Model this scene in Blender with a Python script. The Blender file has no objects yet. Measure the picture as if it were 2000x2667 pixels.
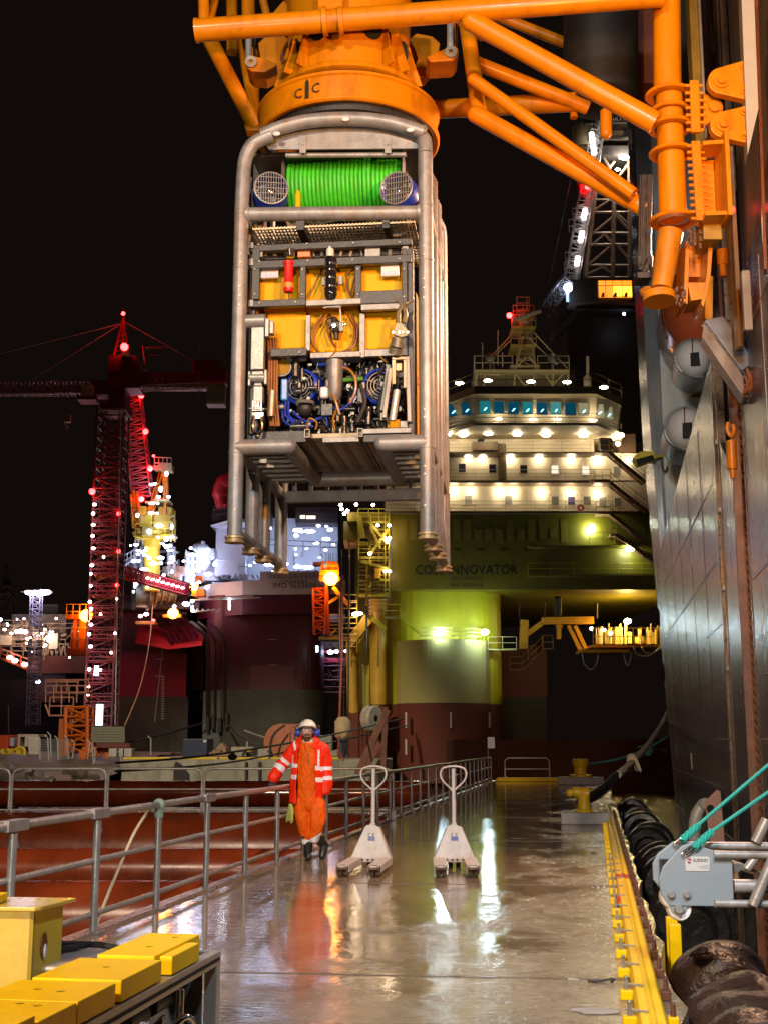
import bpy, bmesh, math, random
from mathutils import Vector as V, Matrix, noise
random.seed(7)
sc = bpy.context.scene
R = math.radians

# ------------------------------------------------------------------ camera
FPX = 3250.0                      # focal length in pixels of the 2000 px wide photograph
TILT = math.atan(601.5 / FPX)
EYE = 1.55
cam = bpy.data.cameras.new('camera'); camo = bpy.data.objects.new('camera', cam)
sc.collection.objects.link(camo); sc.camera = camo
camo.location = (0, 0, EYE); camo.rotation_euler = (math.pi/2 + TILT, 0, 0)
cam.sensor_fit = 'HORIZONTAL'; cam.sensor_width = 36; cam.lens = 36*FPX/2000
cam.clip_start = 0.1; cam.clip_end = 3000

# ------------------------------------------------------------------ night sky
w = bpy.data.worlds.new('World'); sc.world = w; w.use_nodes = True
nt = w.node_tree; bg = nt.nodes['Background']
bg.inputs[0].default_value = (1.0, .62, .52, 1); bg.inputs[1].default_value = 0.0038

# ------------------------------------------------------------------ exposure and sampling
sc.view_settings.view_transform = 'Standard'; sc.view_settings.look = 'None'
sc.view_settings.exposure = .45; sc.view_settings.gamma = 1
sc.render.engine = 'CYCLES'
cy = sc.cycles
cy.use_denoising = True; cy.max_bounces = 6; cy.diffuse_bounces = 3; cy.glossy_bounces = 4
cy.sample_clamp_indirect = 4; cy.sample_clamp_direct = 0
cy.use_light_tree = True; cy.caustics_reflective = False; cy.caustics_refractive = False

# ------------------------------------------------------------------ helpers: frames
A = R(9.41)                       # the pier runs this far right of the camera's heading
def S(s, w, z):                   # s along the pier, w to its right, z up
    return V((s*math.sin(A)+w*math.cos(A), s*math.cos(A)-w*math.sin(A), z))
US, UW, UZ = S(1,0,0), S(0,1,0), V((0,0,1))
def ray(px, py):
    x = (px-1000)/FPX; y = (1333.5-py)/FPX
    return V((x, math.cos(TILT)-y*math.sin(TILT), math.sin(TILT)+y*math.cos(TILT)))
def P(px, py, D):                 # the point at distance D ahead that a plan pixel marks
    d = ray(px, py); return V((0,0,EYE)) + d*(D/d.y)
def RP(px, py, p0, n):            # ray meets plane
    d = ray(px, py); o = V((0,0,EYE)); return o + d*((p0-o).dot(n)/d.dot(n))
def mpp(D): return D*1.0/FPX      # metres per plan pixel

col = sc.collection
def rootloc(o):
    while o.parent: o = o.parent
    return o.location.copy()
def tagit(o, label=None, cat=None, group=None, kind=None):
    if label: o['label'] = label
    if cat: o['category'] = cat
    if group: o['group'] = group
    if kind: o['kind'] = kind
    return o
def thing(name, label, cat, loc=(0,0,0), rz=0, group=None):
    o = bpy.data.objects.new(name, None); col.objects.link(o); o.location = loc
    o.rotation_euler = (0,0,rz); o.empty_display_size = .2
    return tagit(o, label, cat, group)
def dup(root, loc, rz=0, label=None, group=None):
    r = root.copy(); col.objects.link(r); r.location = loc; r.rotation_euler = (0,0,rz)
    if label: r['label'] = label
    if group: r['group'] = group
    for ch in list(root.children):
        c = ch.copy(); col.objects.link(c); c.parent = r
        for g in ch.children:
            d = g.copy(); col.objects.link(d); d.parent = c
    return r

def perp(d):
    d = d.normalized()
    up = V((0,0,1)) if abs(d.z) < .95 else V((0,1,0))
    u = d.cross(up).normalized(); return u, u.cross(d).normalized()
def smooth(pts, k=4, closed=False):
    pts = [V(p) for p in pts]; n = len(pts); out = []
    rng = range(n if closed else n-1)
    for i in rng:
        if closed: a,b,c,d = pts[(i-1)%n], pts[i], pts[(i+1)%n], pts[(i+2)%n]
        else: a,b,c,d = pts[max(i-1,0)], pts[i], pts[i+1], pts[min(i+2,n-1)]
        for j in range(k):
            t = j/k
            out.append(.5*((2*b)+(c-a)*t+(2*a-5*b+4*c-d)*t*t+(3*b-a-3*c+d)*t**3))
    if not closed: out.append(pts[-1])
    return out

_font = {}
def fontmesh(txt):
    if txt not in _font:
        cu = bpy.data.curves.new('letters', 'FONT'); cu.body = txt; cu.resolution_u = 2
        o = bpy.data.objects.new('letters', cu); col.objects.link(o)
        dg = bpy.context.evaluated_depsgraph_get(); dg.update()
        me = bpy.data.meshes.new_from_object(o.evaluated_get(dg))
        vs = [v.co.copy() for v in me.vertices]; fs = [tuple(p.vertices) for p in me.polygons]
        bpy.data.objects.remove(o); bpy.data.curves.remove(cu); bpy.data.meshes.remove(me)
        _font[txt] = (vs, fs)
    return _font[txt]

class MB:
    def __init__(self): self.v = []; self.f = []; self.s = []
    def add(self, vs, fs, sm=False):
        b = len(self.v); self.v += [V(x) for x in vs]
        self.f += [tuple(i+b for i in f) for f in fs]; self.s += [sm]*len(fs); return self
    def box(self, c, size, M=None):
        c = V(c); x,y,z = size[0]/2, size[1]/2, size[2]/2
        co = [V((a*x,b*y,d*z)) for a in (-1,1) for b in (-1,1) for d in (-1,1)]
        if M is not None: co = [M @ q for q in co]
        return self.add([c+q for q in co], [(0,1,3,2),(4,6,7,5),(0,4,5,1),(2,3,7,6),(0,2,6,4),(1,5,7,3)])
    def box2(self, a, b):
        a = V(a); b = V(b); return self.box((a+b)/2, (abs(b.x-a.x), abs(b.y-a.y), abs(b.z-a.z)))
    def beam(self, p, q, w, h, up=None):
        p = V(p); q = V(q); d = (q-p).normalized()
        up = V(up) if up is not None else (V((0,0,1)) if abs(d.z) < .98 else V((0,1,0)))
        x = d.cross(up).normalized()*w/2; y = x.cross(d).normalized()*h/2
        vs = [p-x-y,p+x-y,p+x+y,p-x+y,q-x-y,q+x-y,q+x+y,q-x+y]
        return self.add(vs, [(3,2,1,0),(4,5,6,7),(0,1,5,4),(1,2,6,5),(2,3,7,6),(3,0,4,7)])
    def tube(self, p, q, r, r2=None, n=10, cap=True, sm=True):
        return self.path([p,q], r, n, cap=cap, r2=r2, sm=sm)
    def path(self, pts, r, n=8, closed=False, cap=True, r2=None, sm=True):
        pts = [V(p) for p in pts]; m = len(pts); vs = []; u = None
        for i,p in enumerate(pts):
            if closed: d = pts[(i+1)%m]-pts[i-1]
            else: d = pts[min(i+1,m-1)]-pts[max(i-1,0)]
            if d.length < 1e-9: d = V((0,0,1))
            d = d.normalized()
            if u is None: u = perp(d)[0]
            else:
                u = u - d*u.dot(d); u = u.normalized() if u.length > 1e-6 else perp(d)[0]
            w_ = d.cross(u)
            rr = r[i] if isinstance(r,(list,tuple)) else (r if r2 is None else r+(r2-r)*i/(m-1))
            for k in range(n):
                a = 2*math.pi*k/n; vs.append(p+(u*math.cos(a)+w_*math.sin(a))*rr)
        fs = []
        for i in range(m if closed else m-1):
            j = (i+1)%m
            for k in range(n):
                l = (k+1)%n; fs.append((i*n+k, i*n+l, j*n+l, j*n+k))
        self.add(vs, fs, sm)
        if cap and not closed:
            b = len(self.v)-len(vs)
            self.f.append(tuple(b+k for k in reversed(range(n)))); self.s.append(False)
            self.f.append(tuple(b+(m-1)*n+k for k in range(n))); self.s.append(False)
        return self
    def lathe(self, prof, o=(0,0,0), axis=(0,0,1), n=20, sm=True, a0=0, a1=None, cap=True):
        o = V(o); ax = V(axis).normalized(); u,w_ = perp(ax)
        full = a1 is None; a1 = 2*math.pi if full else a1; kk = n if full else n+1
        vs = []; fs = []
        for r,t in prof:
            for k in range(kk):
                a = a0+(a1-a0)*k/n; vs.append(o+ax*t+(u*math.cos(a)+w_*math.sin(a))*max(r,1e-5))
        for i in range(len(prof)-1):
            for k in range(n):
                l = (k+1)%kk; fs.append((i*kk+k, i*kk+l, (i+1)*kk+l, (i+1)*kk+k))
        return self.add(vs, fs, sm)
    def sphere(self, c, r, nx=12, ny=8, M=None):
        c = V(c); r = r if isinstance(r,(tuple,list)) else (r,r,r); vs = []; fs = []
        for j in range(ny+1):
            t = math.pi*j/ny
            for k in range(nx):
                a = 2*math.pi*k/nx
                q = V((r[0]*math.sin(t)*math.cos(a), r[1]*math.sin(t)*math.sin(a), r[2]*math.cos(t)))
                vs.append(c+(M@q if M is not None else q))
        for j in range(ny):
            for k in range(nx):
                l = (k+1)%nx; fs.append((j*nx+k, (j+1)*nx+k, (j+1)*nx+l, j*nx+l))
        return self.add(vs, fs, True)
    def prism(self, pts, vec, sm=False):
        pts = [V(p) for p in pts]; vec = V(vec); n = len(pts)
        return self.add(pts+[p+vec for p in pts], [tuple(range(n)), tuple(n+i for i in reversed(range(n)))] +
                        [(i, i+n, (i+1)%n+n, (i+1)%n) for i in range(n)], sm)
    def torus(self, c, axis, r, t, n=24, m=8):
        u,w_ = perp(V(axis)); c = V(c)
        return self.path([c+(u*math.cos(2*math.pi*k/n)+w_*math.sin(2*math.pi*k/n))*r for k in range(n)], t, m, closed=True)
    def text(self, txt, o, xd, yd, width, height, depth=.003):
        vs, fs = fontmesh(txt); o = V(o); xd = V(xd).normalized(); yd = V(yd).normalized()
        x0 = min(v.x for v in vs); x1 = max(v.x for v in vs); y0 = min(v.y for v in vs); y1 = max(v.y for v in vs)
        nn = xd.cross(yd)
        q = [o+xd*((v.x-x0)/(x1-x0)*width)+yd*((v.y-y0)/(y1-y0)*height)+nn*depth for v in vs]
        return self.add(q, fs)
    def grid(self, fn, nu, nv, sm=True):
        vs = [fn(i/nu, j/nv) for j in range(nv+1) for i in range(nu+1)]
        fs = [(j*(nu+1)+i, j*(nu+1)+i+1, (j+1)*(nu+1)+i+1, (j+1)*(nu+1)+i) for j in range(nv) for i in range(nu)]
        return self.add(vs, fs, sm)
    # a box whose front face lies at distance D and covers plan pixels x0..x1, y0..y1
    def pbox(self, x0, y0, x1, y1, D, depth):
        ym = (y0+y1)/2; a = P(x0,ym,D).x; b = P(x1,ym,D).x
        xm = (x0+x1)/2; t = P(xm,y0,D).z; u = P(xm,y1,D).z
        return self.box2((a,D,u),(b,D+depth,t))
    def handrail(self, pts, h=1.05, levels=(1,.5), sp=1.5, r=.025, n=5, post=True):
        pts = [V(p) for p in pts]
        for a,b in zip(pts,pts[1:]):
            for lv in levels: self.tube(a+UZ*h*lv, b+UZ*h*lv, r, n=n)
            if post:
                k = max(1,round((b-a).length/sp))
                for i in range(k+1): self.tube(a.lerp(b,i/k), a.lerp(b,i/k)+UZ*h, r*.9, n=n)
        return self
    def lattice(self, p, q, w, bays, rc=.06, rb=.03, up=(0,0,1), w2=None, n=5, faces=(0,1,2,3)):
        p = V(p); q = V(q); d = (q-p).normalized(); w2 = w if w2 is None else w2
        x = d.cross(V(up)); x = x.normalized() if x.length > 1e-3 else V((1,0,0)); y = d.cross(x).normalized()
        cs = [(-1,-1),(1,-1),(1,1),(-1,1)]
        def c(k,t):
            ww = w+(w2-w)*t; return p.lerp(q,t)+(x*cs[k%4][0]+y*cs[k%4][1])*ww/2
        for k in range(4): self.tube(c(k,0), c(k,1), rc, n=n)
        for i in range(bays):
            t0, t1 = i/bays, (i+1)/bays
            for k in faces:
                if i % 2: self.tube(c(k,t0), c(k+1,t1), rb, n=4)
                else: self.tube(c(k+1,t0), c(k,t1), rb, n=4)
                self.tube(c(k,t1), c(k+1,t1), rb, n=4)
        return self
    def build(self, name, mat, parent=None, bev=0, seg=2, label=None, cat=None, group=None, kind=None, local=False, auto=True):
        off = rootloc(parent) if (parent and not local) else V((0,0,0))
        me = bpy.data.meshes.new(name)
        me.from_pydata([tuple(x-off) for x in self.v], [], self.f)
        me.polygons.foreach_set('use_smooth', self.s)
        mats = mat if isinstance(mat,(list,tuple)) else [mat]
        for m_ in mats: me.materials.append(m_)
        me.update()
        bm = bmesh.new(); bm.from_mesh(me); bmesh.ops.recalc_face_normals(bm, faces=bm.faces); bm.to_mesh(me); bm.free()
        if any(self.s): me.set_sharp_from_angle(angle=R(42))
        o = bpy.data.objects.new(name, me); col.objects.link(o)
        if parent: o.parent = parent
        if bev:
            b = o.modifiers.new('bevel','BEVEL'); b.width = bev; b.segments = seg; b.limit_method = 'ANGLE'; b.angle_limit = R(40)
            b.harden_normals = False
        return tagit(o, label, cat, group, kind)
def islands(mb):
    par = list(range(len(mb.v)))
    def find(i):
        while par[i] != i: par[i] = par[par[i]]; i = par[i]
        return i
    for f in mb.f:
        a = find(f[0])
        for i in f[1:]: par[find(i)] = a
    out = {}
    for f,s in zip(mb.f,mb.s): out.setdefault(find(f[0]),[]).append((f,s))
    res = []
    for fl in out.values():
        used = sorted({i for f,_ in fl for i in f}); mp = {a:b for b,a in enumerate(used)}; q = MB()
        q.v = [mb.v[i] for i in used]; q.f = [tuple(mp[i] for i in f) for f,_ in fl]; q.s = [s for _,s in fl]; res.append(q)
    return res
def build_each(mb, name, m_, parent, bev=0, local=False):
    o = None
    for q in islands(mb): o = q.build(name, m_, parent, bev=bev, local=local)
    return o
def solo(mb, name, mat, label, cat, group=None, bev=0, kind=None, at=None):
    # a thing that is one mesh, its origin at its base
    if at is None:
        n = len(mb.v); at = V((sum(q.x for q in mb.v)/n, sum(q.y for q in mb.v)/n, min(q.z for q in mb.v)))
    mb.v = [q-V(at) for q in mb.v]
    o = mb.build(name, mat, None, bev, label=label, cat=cat, group=group, kind=kind)
    o.location = at; return o

# ------------------------------------------------------------------ materials
def mat(name, c, rough=.5, metal=0, var=.2, vs=2.0, bump=0, bs=20, coat=0, dirt=None, dirt_amt=.45, dirt_scale=1.2,
        streak=True, rv=.12, c2=None, spec=.5):
    m = bpy.data.materials.new(name); m.use_nodes = True; t = m.node_tree; N = t.nodes; L = t.links
    b = N['Principled BSDF']; b.inputs['Metallic'].default_value = metal; b.inputs['Specular IOR Level'].default_value = spec
    tc = N.new('ShaderNodeTexCoord')
    no = N.new('ShaderNodeTexNoise'); no.inputs['Scale'].default_value = vs; no.inputs['Detail'].default_value = 6
    no.inputs['Roughness'].default_value = .65
    L.new(tc.outputs['Object'], no.inputs['Vector'])
    ra = N.new('ShaderNodeValToRGB'); e = ra.color_ramp.elements
    cc2 = c2 or [min(1,x*(1+var)) for x in c]
    e[0].position = .3; e[0].color = (*[x*(1-var) for x in c],1); e[1].position = .7; e[1].color = (*cc2,1)
    L.new(no.outputs['Fac'], ra.inputs['Fac']); out = ra.outputs['Color']
    if dirt:
        mp = N.new('ShaderNodeMapping'); mp.inputs['Scale'].default_value = (1,1,.25) if streak else (1,1,1)
        n2 = N.new('ShaderNodeTexNoise'); n2.inputs['Scale'].default_value = dirt_scale*3; n2.inputs['Detail'].default_value = 8
        n2.inputs['Roughness'].default_value = .7
        L.new(tc.outputs['Object'], mp.inputs['Vector']); L.new(mp.outputs['Vector'], n2.inputs['Vector'])
        r2 = N.new('ShaderNodeValToRGB'); r2.color_ramp.elements[0].position = .5; r2.color_ramp.elements[1].position = .72
        r2.color_ramp.elements[1].color = (dirt_amt,)*3+(1,)
        L.new(n2.outputs['Fac'], r2.inputs['Fac'])
        mx = N.new('ShaderNodeMix'); mx.data_type = 'RGBA'; L.new(r2.outputs['Color'], mx.inputs[0])
        L.new(out, mx.inputs[6]); mx.inputs[7].default_value = (*dirt,1); out = mx.outputs[2]
    L.new(out, b.inputs['Base Color'])
    mr = N.new('ShaderNodeMapRange'); mr.inputs[3].default_value = max(.02,rough-rv); mr.inputs[4].default_value = min(1,rough+rv)
    n3 = N.new('ShaderNodeTexNoise'); n3.inputs['Scale'].default_value = vs*4; n3.inputs['Detail'].default_value = 3
    L.new(tc.outputs['Object'], n3.inputs['Vector']); L.new(n3.outputs['Fac'], mr.inputs[0]); L.new(mr.outputs[0], b.inputs['Roughness'])
    if bump:
        n4 = N.new('ShaderNodeTexNoise'); n4.inputs['Scale'].default_value = bs; n4.inputs['Detail'].default_value = 4
        L.new(tc.outputs['Object'], n4.inputs['Vector'])
        bp = N.new('ShaderNodeBump'); bp.inputs['Strength'].default_value = bump; bp.inputs['Distance'].default_value = .02
        L.new(n4.outputs['Fac'], bp.inputs['Height']); L.new(bp.outputs['Normal'], b.inputs['Normal'])
    if coat: b.inputs['Coat Weight'].default_value = coat; b.inputs['Coat Roughness'].default_value = .12
    return m
def glow(name, c, s):
    m = bpy.data.materials.new(name); m.use_nodes = True; b = m.node_tree.nodes['Principled BSDF']
    b.inputs['Base Color'].default_value = (.8,.8,.8,1)
    b.inputs['Emission Color'].default_value = (*c,1); b.inputs['Emission Strength'].default_value = s
    return m
def glass(name, c, rough=.05, em=None, es=0):
    m = mat(name, c, rough, var=.3, rv=.03); b = m.node_tree.nodes['Principled BSDF']
    if em: b.inputs['Emission Color'].default_value = (*em,1); b.inputs['Emission Strength'].default_value = es
    return m

RUST = (.16,.05,.02)
M = {}
M['crane'] = mat('crane_yellow', (.56,.185,.001), .36, var=.1, vs=1.5, bump=.08, bs=50, coat=.08, dirt=(.14,.035,.003), dirt_amt=.55, dirt_scale=1.1, spec=.3)
M['galv'] = mat('galvanised_steel', (.42,.41,.40), .38, .35, var=.22, vs=6, bump=.1, bs=50, dirt=(.22,.15,.10), dirt_amt=.6)
M['cage'] = mat('weathered_cage_tube', (.245,.245,.25), .42, .3, var=.3, vs=5, bump=.12, bs=60, dirt=(.26,.15,.08), dirt_amt=.75, dirt_scale=.9)
M['rail'] = mat('railing_steel', (.33,.32,.31), .32, .45, var=.2, vs=8, bump=.1, bs=60, dirt=(.25,.18,.12), dirt_amt=.45)
M['alu'] = mat('dull_aluminium', (.21,.205,.20), .42, .3, var=.3, vs=8, dirt=(.2,.16,.12), dirt_amt=.5)
M['blackframe'] = mat('black_plastic_frame', (.022,.022,.026), .42, var=.4, vs=9, bump=.1, bs=80, dirt=(.05,.045,.04), dirt_amt=.5, streak=False)
M['float'] = mat('yellow_foam', (.72,.36,.001), .5, var=.07, vs=3, bump=.05, bs=90, dirt=(.40,.15,.005), dirt_amt=.3, spec=.15)
M['foam'] = mat('bright_yellow_foam', (.95,.60,.001), .45, var=.05, vs=3, bump=.1, bs=120, dirt=(.5,.26,.005), dirt_amt=.25, spec=.25)
M['dark'] = mat('dark_machinery', (.028,.027,.026), .4, .2, var=.5, vs=14, bump=.2, bs=40)
M['brown'] = mat('brown_hose', (.16,.05,.012), .35, var=.25)
M['amber'] = mat('amber_hose', (.30,.13,.02), .3, var=.25)
M['blue'] = mat('blue_plastic', (.015,.045,.42), .35, var=.2, vs=10)
M['bluebright'] = mat('light_blue_plastic', (.05,.22,.62), .35, var=.2)
M['green'] = mat('green_tether', (.05,.50,.02), .42, var=.22, vs=5, bump=.12, bs=70, dirt=(.03,.20,.015), dirt_amt=.5)
M['red'] = mat('red_paint', (.62,.012,.012), .35, var=.12, coat=.2)
M['white'] = mat('white_paint', (.58,.57,.55), .4, var=.1, vs=4, dirt=(.42,.33,.24), dirt_amt=.45, coat=.1)
M['cream'] = mat('cream_paint', (.72,.66,.52), .5, var=.08, vs=1, dirt=(.45,.36,.22), dirt_amt=.3)
M['black'] = mat('black_rubber', (.018,.017,.017), .5, var=.4, vs=8, bump=.15, bs=30)
M['flat_black'] = mat('matt_black', (.004,.004,.004), .8, var=.3)  # also paints the dark inside holes, slots and gaps
M['chrome'] = mat('polished_rod', (.7,.7,.7), .12, 1, var=.05)
M['plate_white'] = mat('white_label', (.60,.61,.63), .4, var=.04)
M['ink'] = mat('black_lettering', (.015,.015,.016), .5, var=.2)
M['inkblue'] = mat('blue_lettering', (.02,.04,.28), .4, var=.2)
M['concrete'] = mat('concrete_block', (.30,.285,.26), .5, var=.2, vs=5, bump=.3, bs=25, dirt=(.12,.10,.08), dirt_amt=.6)
# ------------------------------------------------------------------ floodlights of the harbour (masts and ship's side), and added fill spots
def lamp(name, kind, loc, watts, c, size=.4, target=None, angle=70, blend=.5):
    l = bpy.data.lights.new(name, kind); l.energy = watts; l.color = c
    if kind in ('POINT','SPOT'): l.shadow_soft_size = size
    if kind == 'AREA': l.size = size
    o = bpy.data.objects.new(name, l); col.objects.link(o); o.location = loc
    if target is not None:
        o.rotation_euler = (V(target)-V(loc)).to_track_quat('-Z','Y').to_euler()
    if kind == 'SPOT': l.spot_size = R(angle); l.spot_blend = blend
    return o
lamp('quay_floodlight','SPOT', S(-9,-5.5,13), 12000, (1,.76,.52), .5, S(16,-2.2,.5), 64)
lamp('ship_floodlight_sodium','SPOT', S(7.5,1.9,7.5), 2500, (1,.40,.07), .3, S(15.5,-1.5,10.5), 95)
lamp('ship_floodlight_high','SPOT', S(18.4,2.45,9.2), 2700, (1,.56,.34), .25, S(15.2,-2.5,6), 100)
lamp('ship_floodlight_white','SPOT', S(1,2.3,9), 2900, (.74,.84,1), .3, S(15,-1.0,2.5), 95)
lamp('rig_fill','SPOT', V((-22,62,30)), 56000, (1,.84,.6), 1, V((-16,110,-3)), 46)  # added general fill for quay and rigs, no known lamp there

lamp('underside_fill','SPOT', S(-3.5,-2.6,2.3), 2000, (1,.82,.62), .25, S(15.5,-2.6,7.5), 62)  # added low fill, stands in for light bounced up from the deck
lamp('lifeboat_fill','SPOT', S(29.5,1.2,11.5), 950, (.95,1,.95), .3, S(44,4.2,13), 75)  # added fill that brightens the lifeboats and white bulkhead
# ------------------------------------------------------------------ water
def watermat():
    m = bpy.data.materials.new('harbour_water'); m.use_nodes = True; t = m.node_tree; N = t.nodes; L = t.links
    b = N['Principled BSDF']; b.inputs['Base Color'].default_value = (.012,.011,.009,1); b.inputs['Roughness'].default_value = .04
    tc = N.new('ShaderNodeTexCoord')
    n1 = N.new('ShaderNodeTexNoise'); n1.inputs['Scale'].default_value = 2.6; n1.inputs['Detail'].default_value = 5
    L.new(tc.outputs['Object'], n1.inputs['Vector'])
    bp = N.new('ShaderNodeBump'); bp.inputs['Strength'].default_value = .75; bp.inputs['Distance'].default_value = .18
    L.new(n1.outputs['Fac'], bp.inputs['Height']); L.new(bp.outputs['Normal'], b.inputs['Normal'])
    return m
WZ = -2.3
MB().add([(-600,-60,WZ),(600,-60,WZ),(600,900,WZ),(-600,900,WZ)],[(0,1,2,3)]).build('water', watermat(), kind='structure')

# ------------------------------------------------------------------ pier deck, wet concrete
def deckmat():
    m = bpy.data.materials.new('wet_concrete'); m.use_nodes = True; t = m.node_tree; N = t.nodes; L = t.links
    b = N['Principled BSDF']; tc = N.new('ShaderNodeTexCoord'); sep = N.new('ShaderNodeSeparateXYZ'); L.new(tc.outputs['Object'], sep.inputs[0])
    def nz(sx, sy, sc_, det=5, rough=.6):
        mp = N.new('ShaderNodeMapping'); mp.inputs['Scale'].default_value = (sx,sy,1); L.new(tc.outputs['Object'], mp.inputs['Vector'])
        n = N.new('ShaderNodeTexNoise'); n.inputs['Scale'].default_value = sc_; n.inputs['Detail'].default_value = det
        n.inputs['Roughness'].default_value = rough; L.new(mp.outputs['Vector'], n.inputs['Vector']); return n.outputs['Fac']
    def mr(i, a, b_, c, d):
        x = N.new('ShaderNodeMapRange'); L.new(i, x.inputs[0])
        for k,v in zip((1,2,3,4),(a,b_,c,d)): x.inputs[k].default_value = v
        return x.outputs[0]
    def mth(op, a, b_):
        x = N.new('ShaderNodeMath'); x.operation = op
        for k,v in ((0,a),(1,b_)):
            if isinstance(v,(int,float)): x.inputs[k].default_value = v
            else: L.new(v, x.inputs[k])
        return x.outputs[0]
    base = N.new('ShaderNodeValToRGB'); e = base.color_ramp.elements
    e[0].position = .28; e[0].color = (.17,.12,.075,1); e[1].position = .72; e[1].color = (.36,.29,.21,1)
    L.new(nz(1,.6,2.2,8,.7), base.inputs['Fac'])
    stain = N.new('ShaderNodeMix'); stain.data_type = 'RGBA'
    L.new(mr(nz(1,1,.9,6,.7), .5,.7,0,.6), stain.inputs[0]); L.new(base.outputs[0], stain.inputs[6]); stain.inputs[7].default_value = (.085,.062,.045,1)
    L.new(stain.outputs[2], b.inputs['Base Color'])
    # wetness: pools on the left and in the middle, thin film by the kerb and near the camera
    wl = mr(sep.outputs[0], -4.2, .4, .24, -.27)
    far = mr(sep.outputs[1], 5, 15, -.04, .1)
    pool = mth('ADD', mth('ADD', nz(1,.7,.95,6,.62), wl), far)
    pm = mr(pool, .36,.50, 0,1)
    rough_dry = mr(nz(1,.5,5,6,.7), .35,.7,.10,.36)
    mixr = N.new('ShaderNodeMix'); L.new(pm, mixr.inputs[0]); L.new(rough_dry, mixr.inputs[2]); mixr.inputs[3].default_value = .02
    L.new(mixr.outputs[0], b.inputs['Roughness'])
    rip = nz(.75,1.25,13,4,.55); grain = nz(.7,1,30,4,.6); bumpy = nz(1,1,1.6,3,.5)
    b1 = N.new('ShaderNodeBump'); b1.inputs['Distance'].default_value = .02
    L.new(mr(pm,0,1,.40,.105), b1.inputs['Strength']); L.new(rip, b1.inputs['Height'])
    b2 = N.new('ShaderNodeBump'); b2.inputs['Distance'].default_value = .004
    L.new(mr(pm,0,1,.5,.05), b2.inputs['Strength']); L.new(grain, b2.inputs['Height']); L.new(b1.outputs[0], b2.inputs['Normal'])
    b3 = N.new('ShaderNodeBump'); b3.inputs['Distance'].default_value = .03; b3.inputs['Strength'].default_value = .12
    L.new(bumpy, b3.inputs['Height']); L.new(b2.outputs[0], b3.inputs['Normal']); L.new(b3.outputs[0], b.inputs['Normal'])
    b.inputs['Specular IOR Level'].default_value = .62
    return m
PL, PRt, PEND = -4.22, .47, 53.0
mb = MB()
edge = [(PRt+random.uniform(-.05,.045), -3+i*.5) for i in range(112)]
top = [V((PL,-3,0))] + [V((x,y,0)) for x,y in edge] + [V((PRt,PEND,0)), V((PL,PEND,0))]
mb.prism(list(reversed(top)), (0,0,-.55))
pier = mb.build('pier', deckmat(), kind='structure'); pier.rotation_euler = (0,0,-A)
# raised concrete lip along the left edge and the piles under the pier
mb = MB()
for s in range(0,53,4):
    for w_ in (-3.6,-.2): mb.tube(S(s,w_,-.56), S(s,w_,-6), .32, n=12)
mb.build('pier_piles', M['concrete'], kind='structure')
mb = MB()
for s in (8.6,14.2,20.5,27,33.5,40): mb.beam(S(s,PL+.2,.002),S(s+.25,PRt-.28,.002),.018,.004)
mb.build('deck_joints', mat('joint_dark',(.11,.085,.06),.5,var=.4,vs=6), kind='structure')
mb = MB().beam(S(-3,PL+.07,.012), S(PEND-.3,PL+.07,.012), .13, .03)
mb.build('pier_edge', mat('pier_lip', (.27,.20,.15), .3, var=.25, vs=3, bump=.2), kind='structure')

# ------------------------------------------------------------------ far quay and its bank of rubble
QZ, QD = .2, 105.0
quaymat = mat('quay_concrete', (.33,.31,.25), .7, var=.25, vs=.6, bump=.3, bs=4, dirt=(.10,.085,.06), dirt_amt=.85, dirt_scale=.25)
xl, xr = P(318,1978,QD).x, P(1022,1978,QD).x
mb = MB().box2((xl,QD,-6),(xr,QD+40,QZ)); mb.build('quay', quaymat, kind='structure')
ground = mat('quay_ground', (.14,.115,.085), .6, var=.4, vs=.4, bump=.4, bs=3)
mb = MB()
def gfn(u,v):
    x = -110+u*(xl-.3+110); y = 72+v*75
    z = -2.6+min(1,v*1.25)*3.1+noise.noise(V((x*.25,y*.25,0)))*.45*(1-max(0,v-.8)*5)
    return V((x,y,z))
mb.grid(gfn, 60, 30); mb.build('bank', ground, kind='structure')
mb = MB().box2((-300,147.2,-6),(80,166,QZ-.05)); mb.build('far_quay', ground, kind='structure')
rocks = MB()
for i in range(330):
    u = random.random(); v = random.random()*.45
    p = gfn(u, v); r = random.uniform(.35,1.25)*(1 if random.random()<.8 else 1.7)
    vs0 = len(rocks.v); rocks.sphere(p+V((0,0,.1)), (r,r*.8,r*.65), 7, 5, Matrix.Rotation(random.random()*6,3,'Z')@Matrix.Rotation(random.uniform(-.6,.6),3,'X'))
    for k in range(vs0, len(rocks.v)):
        q = rocks.v[k]; rocks.v[k] = q+(q-p)*noise.noise(q*1.3)*.7
rocks.s = [False]*len(rocks.s)
rocks.build('rock_rubble', mat('wet_rock', (.075,.062,.05), .32, var=.5, vs=1.5, bump=.4, bs=8), kind='stuff', label='dark wet boulders heaped on the bank below the quay fence', cat='rocks')

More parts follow.
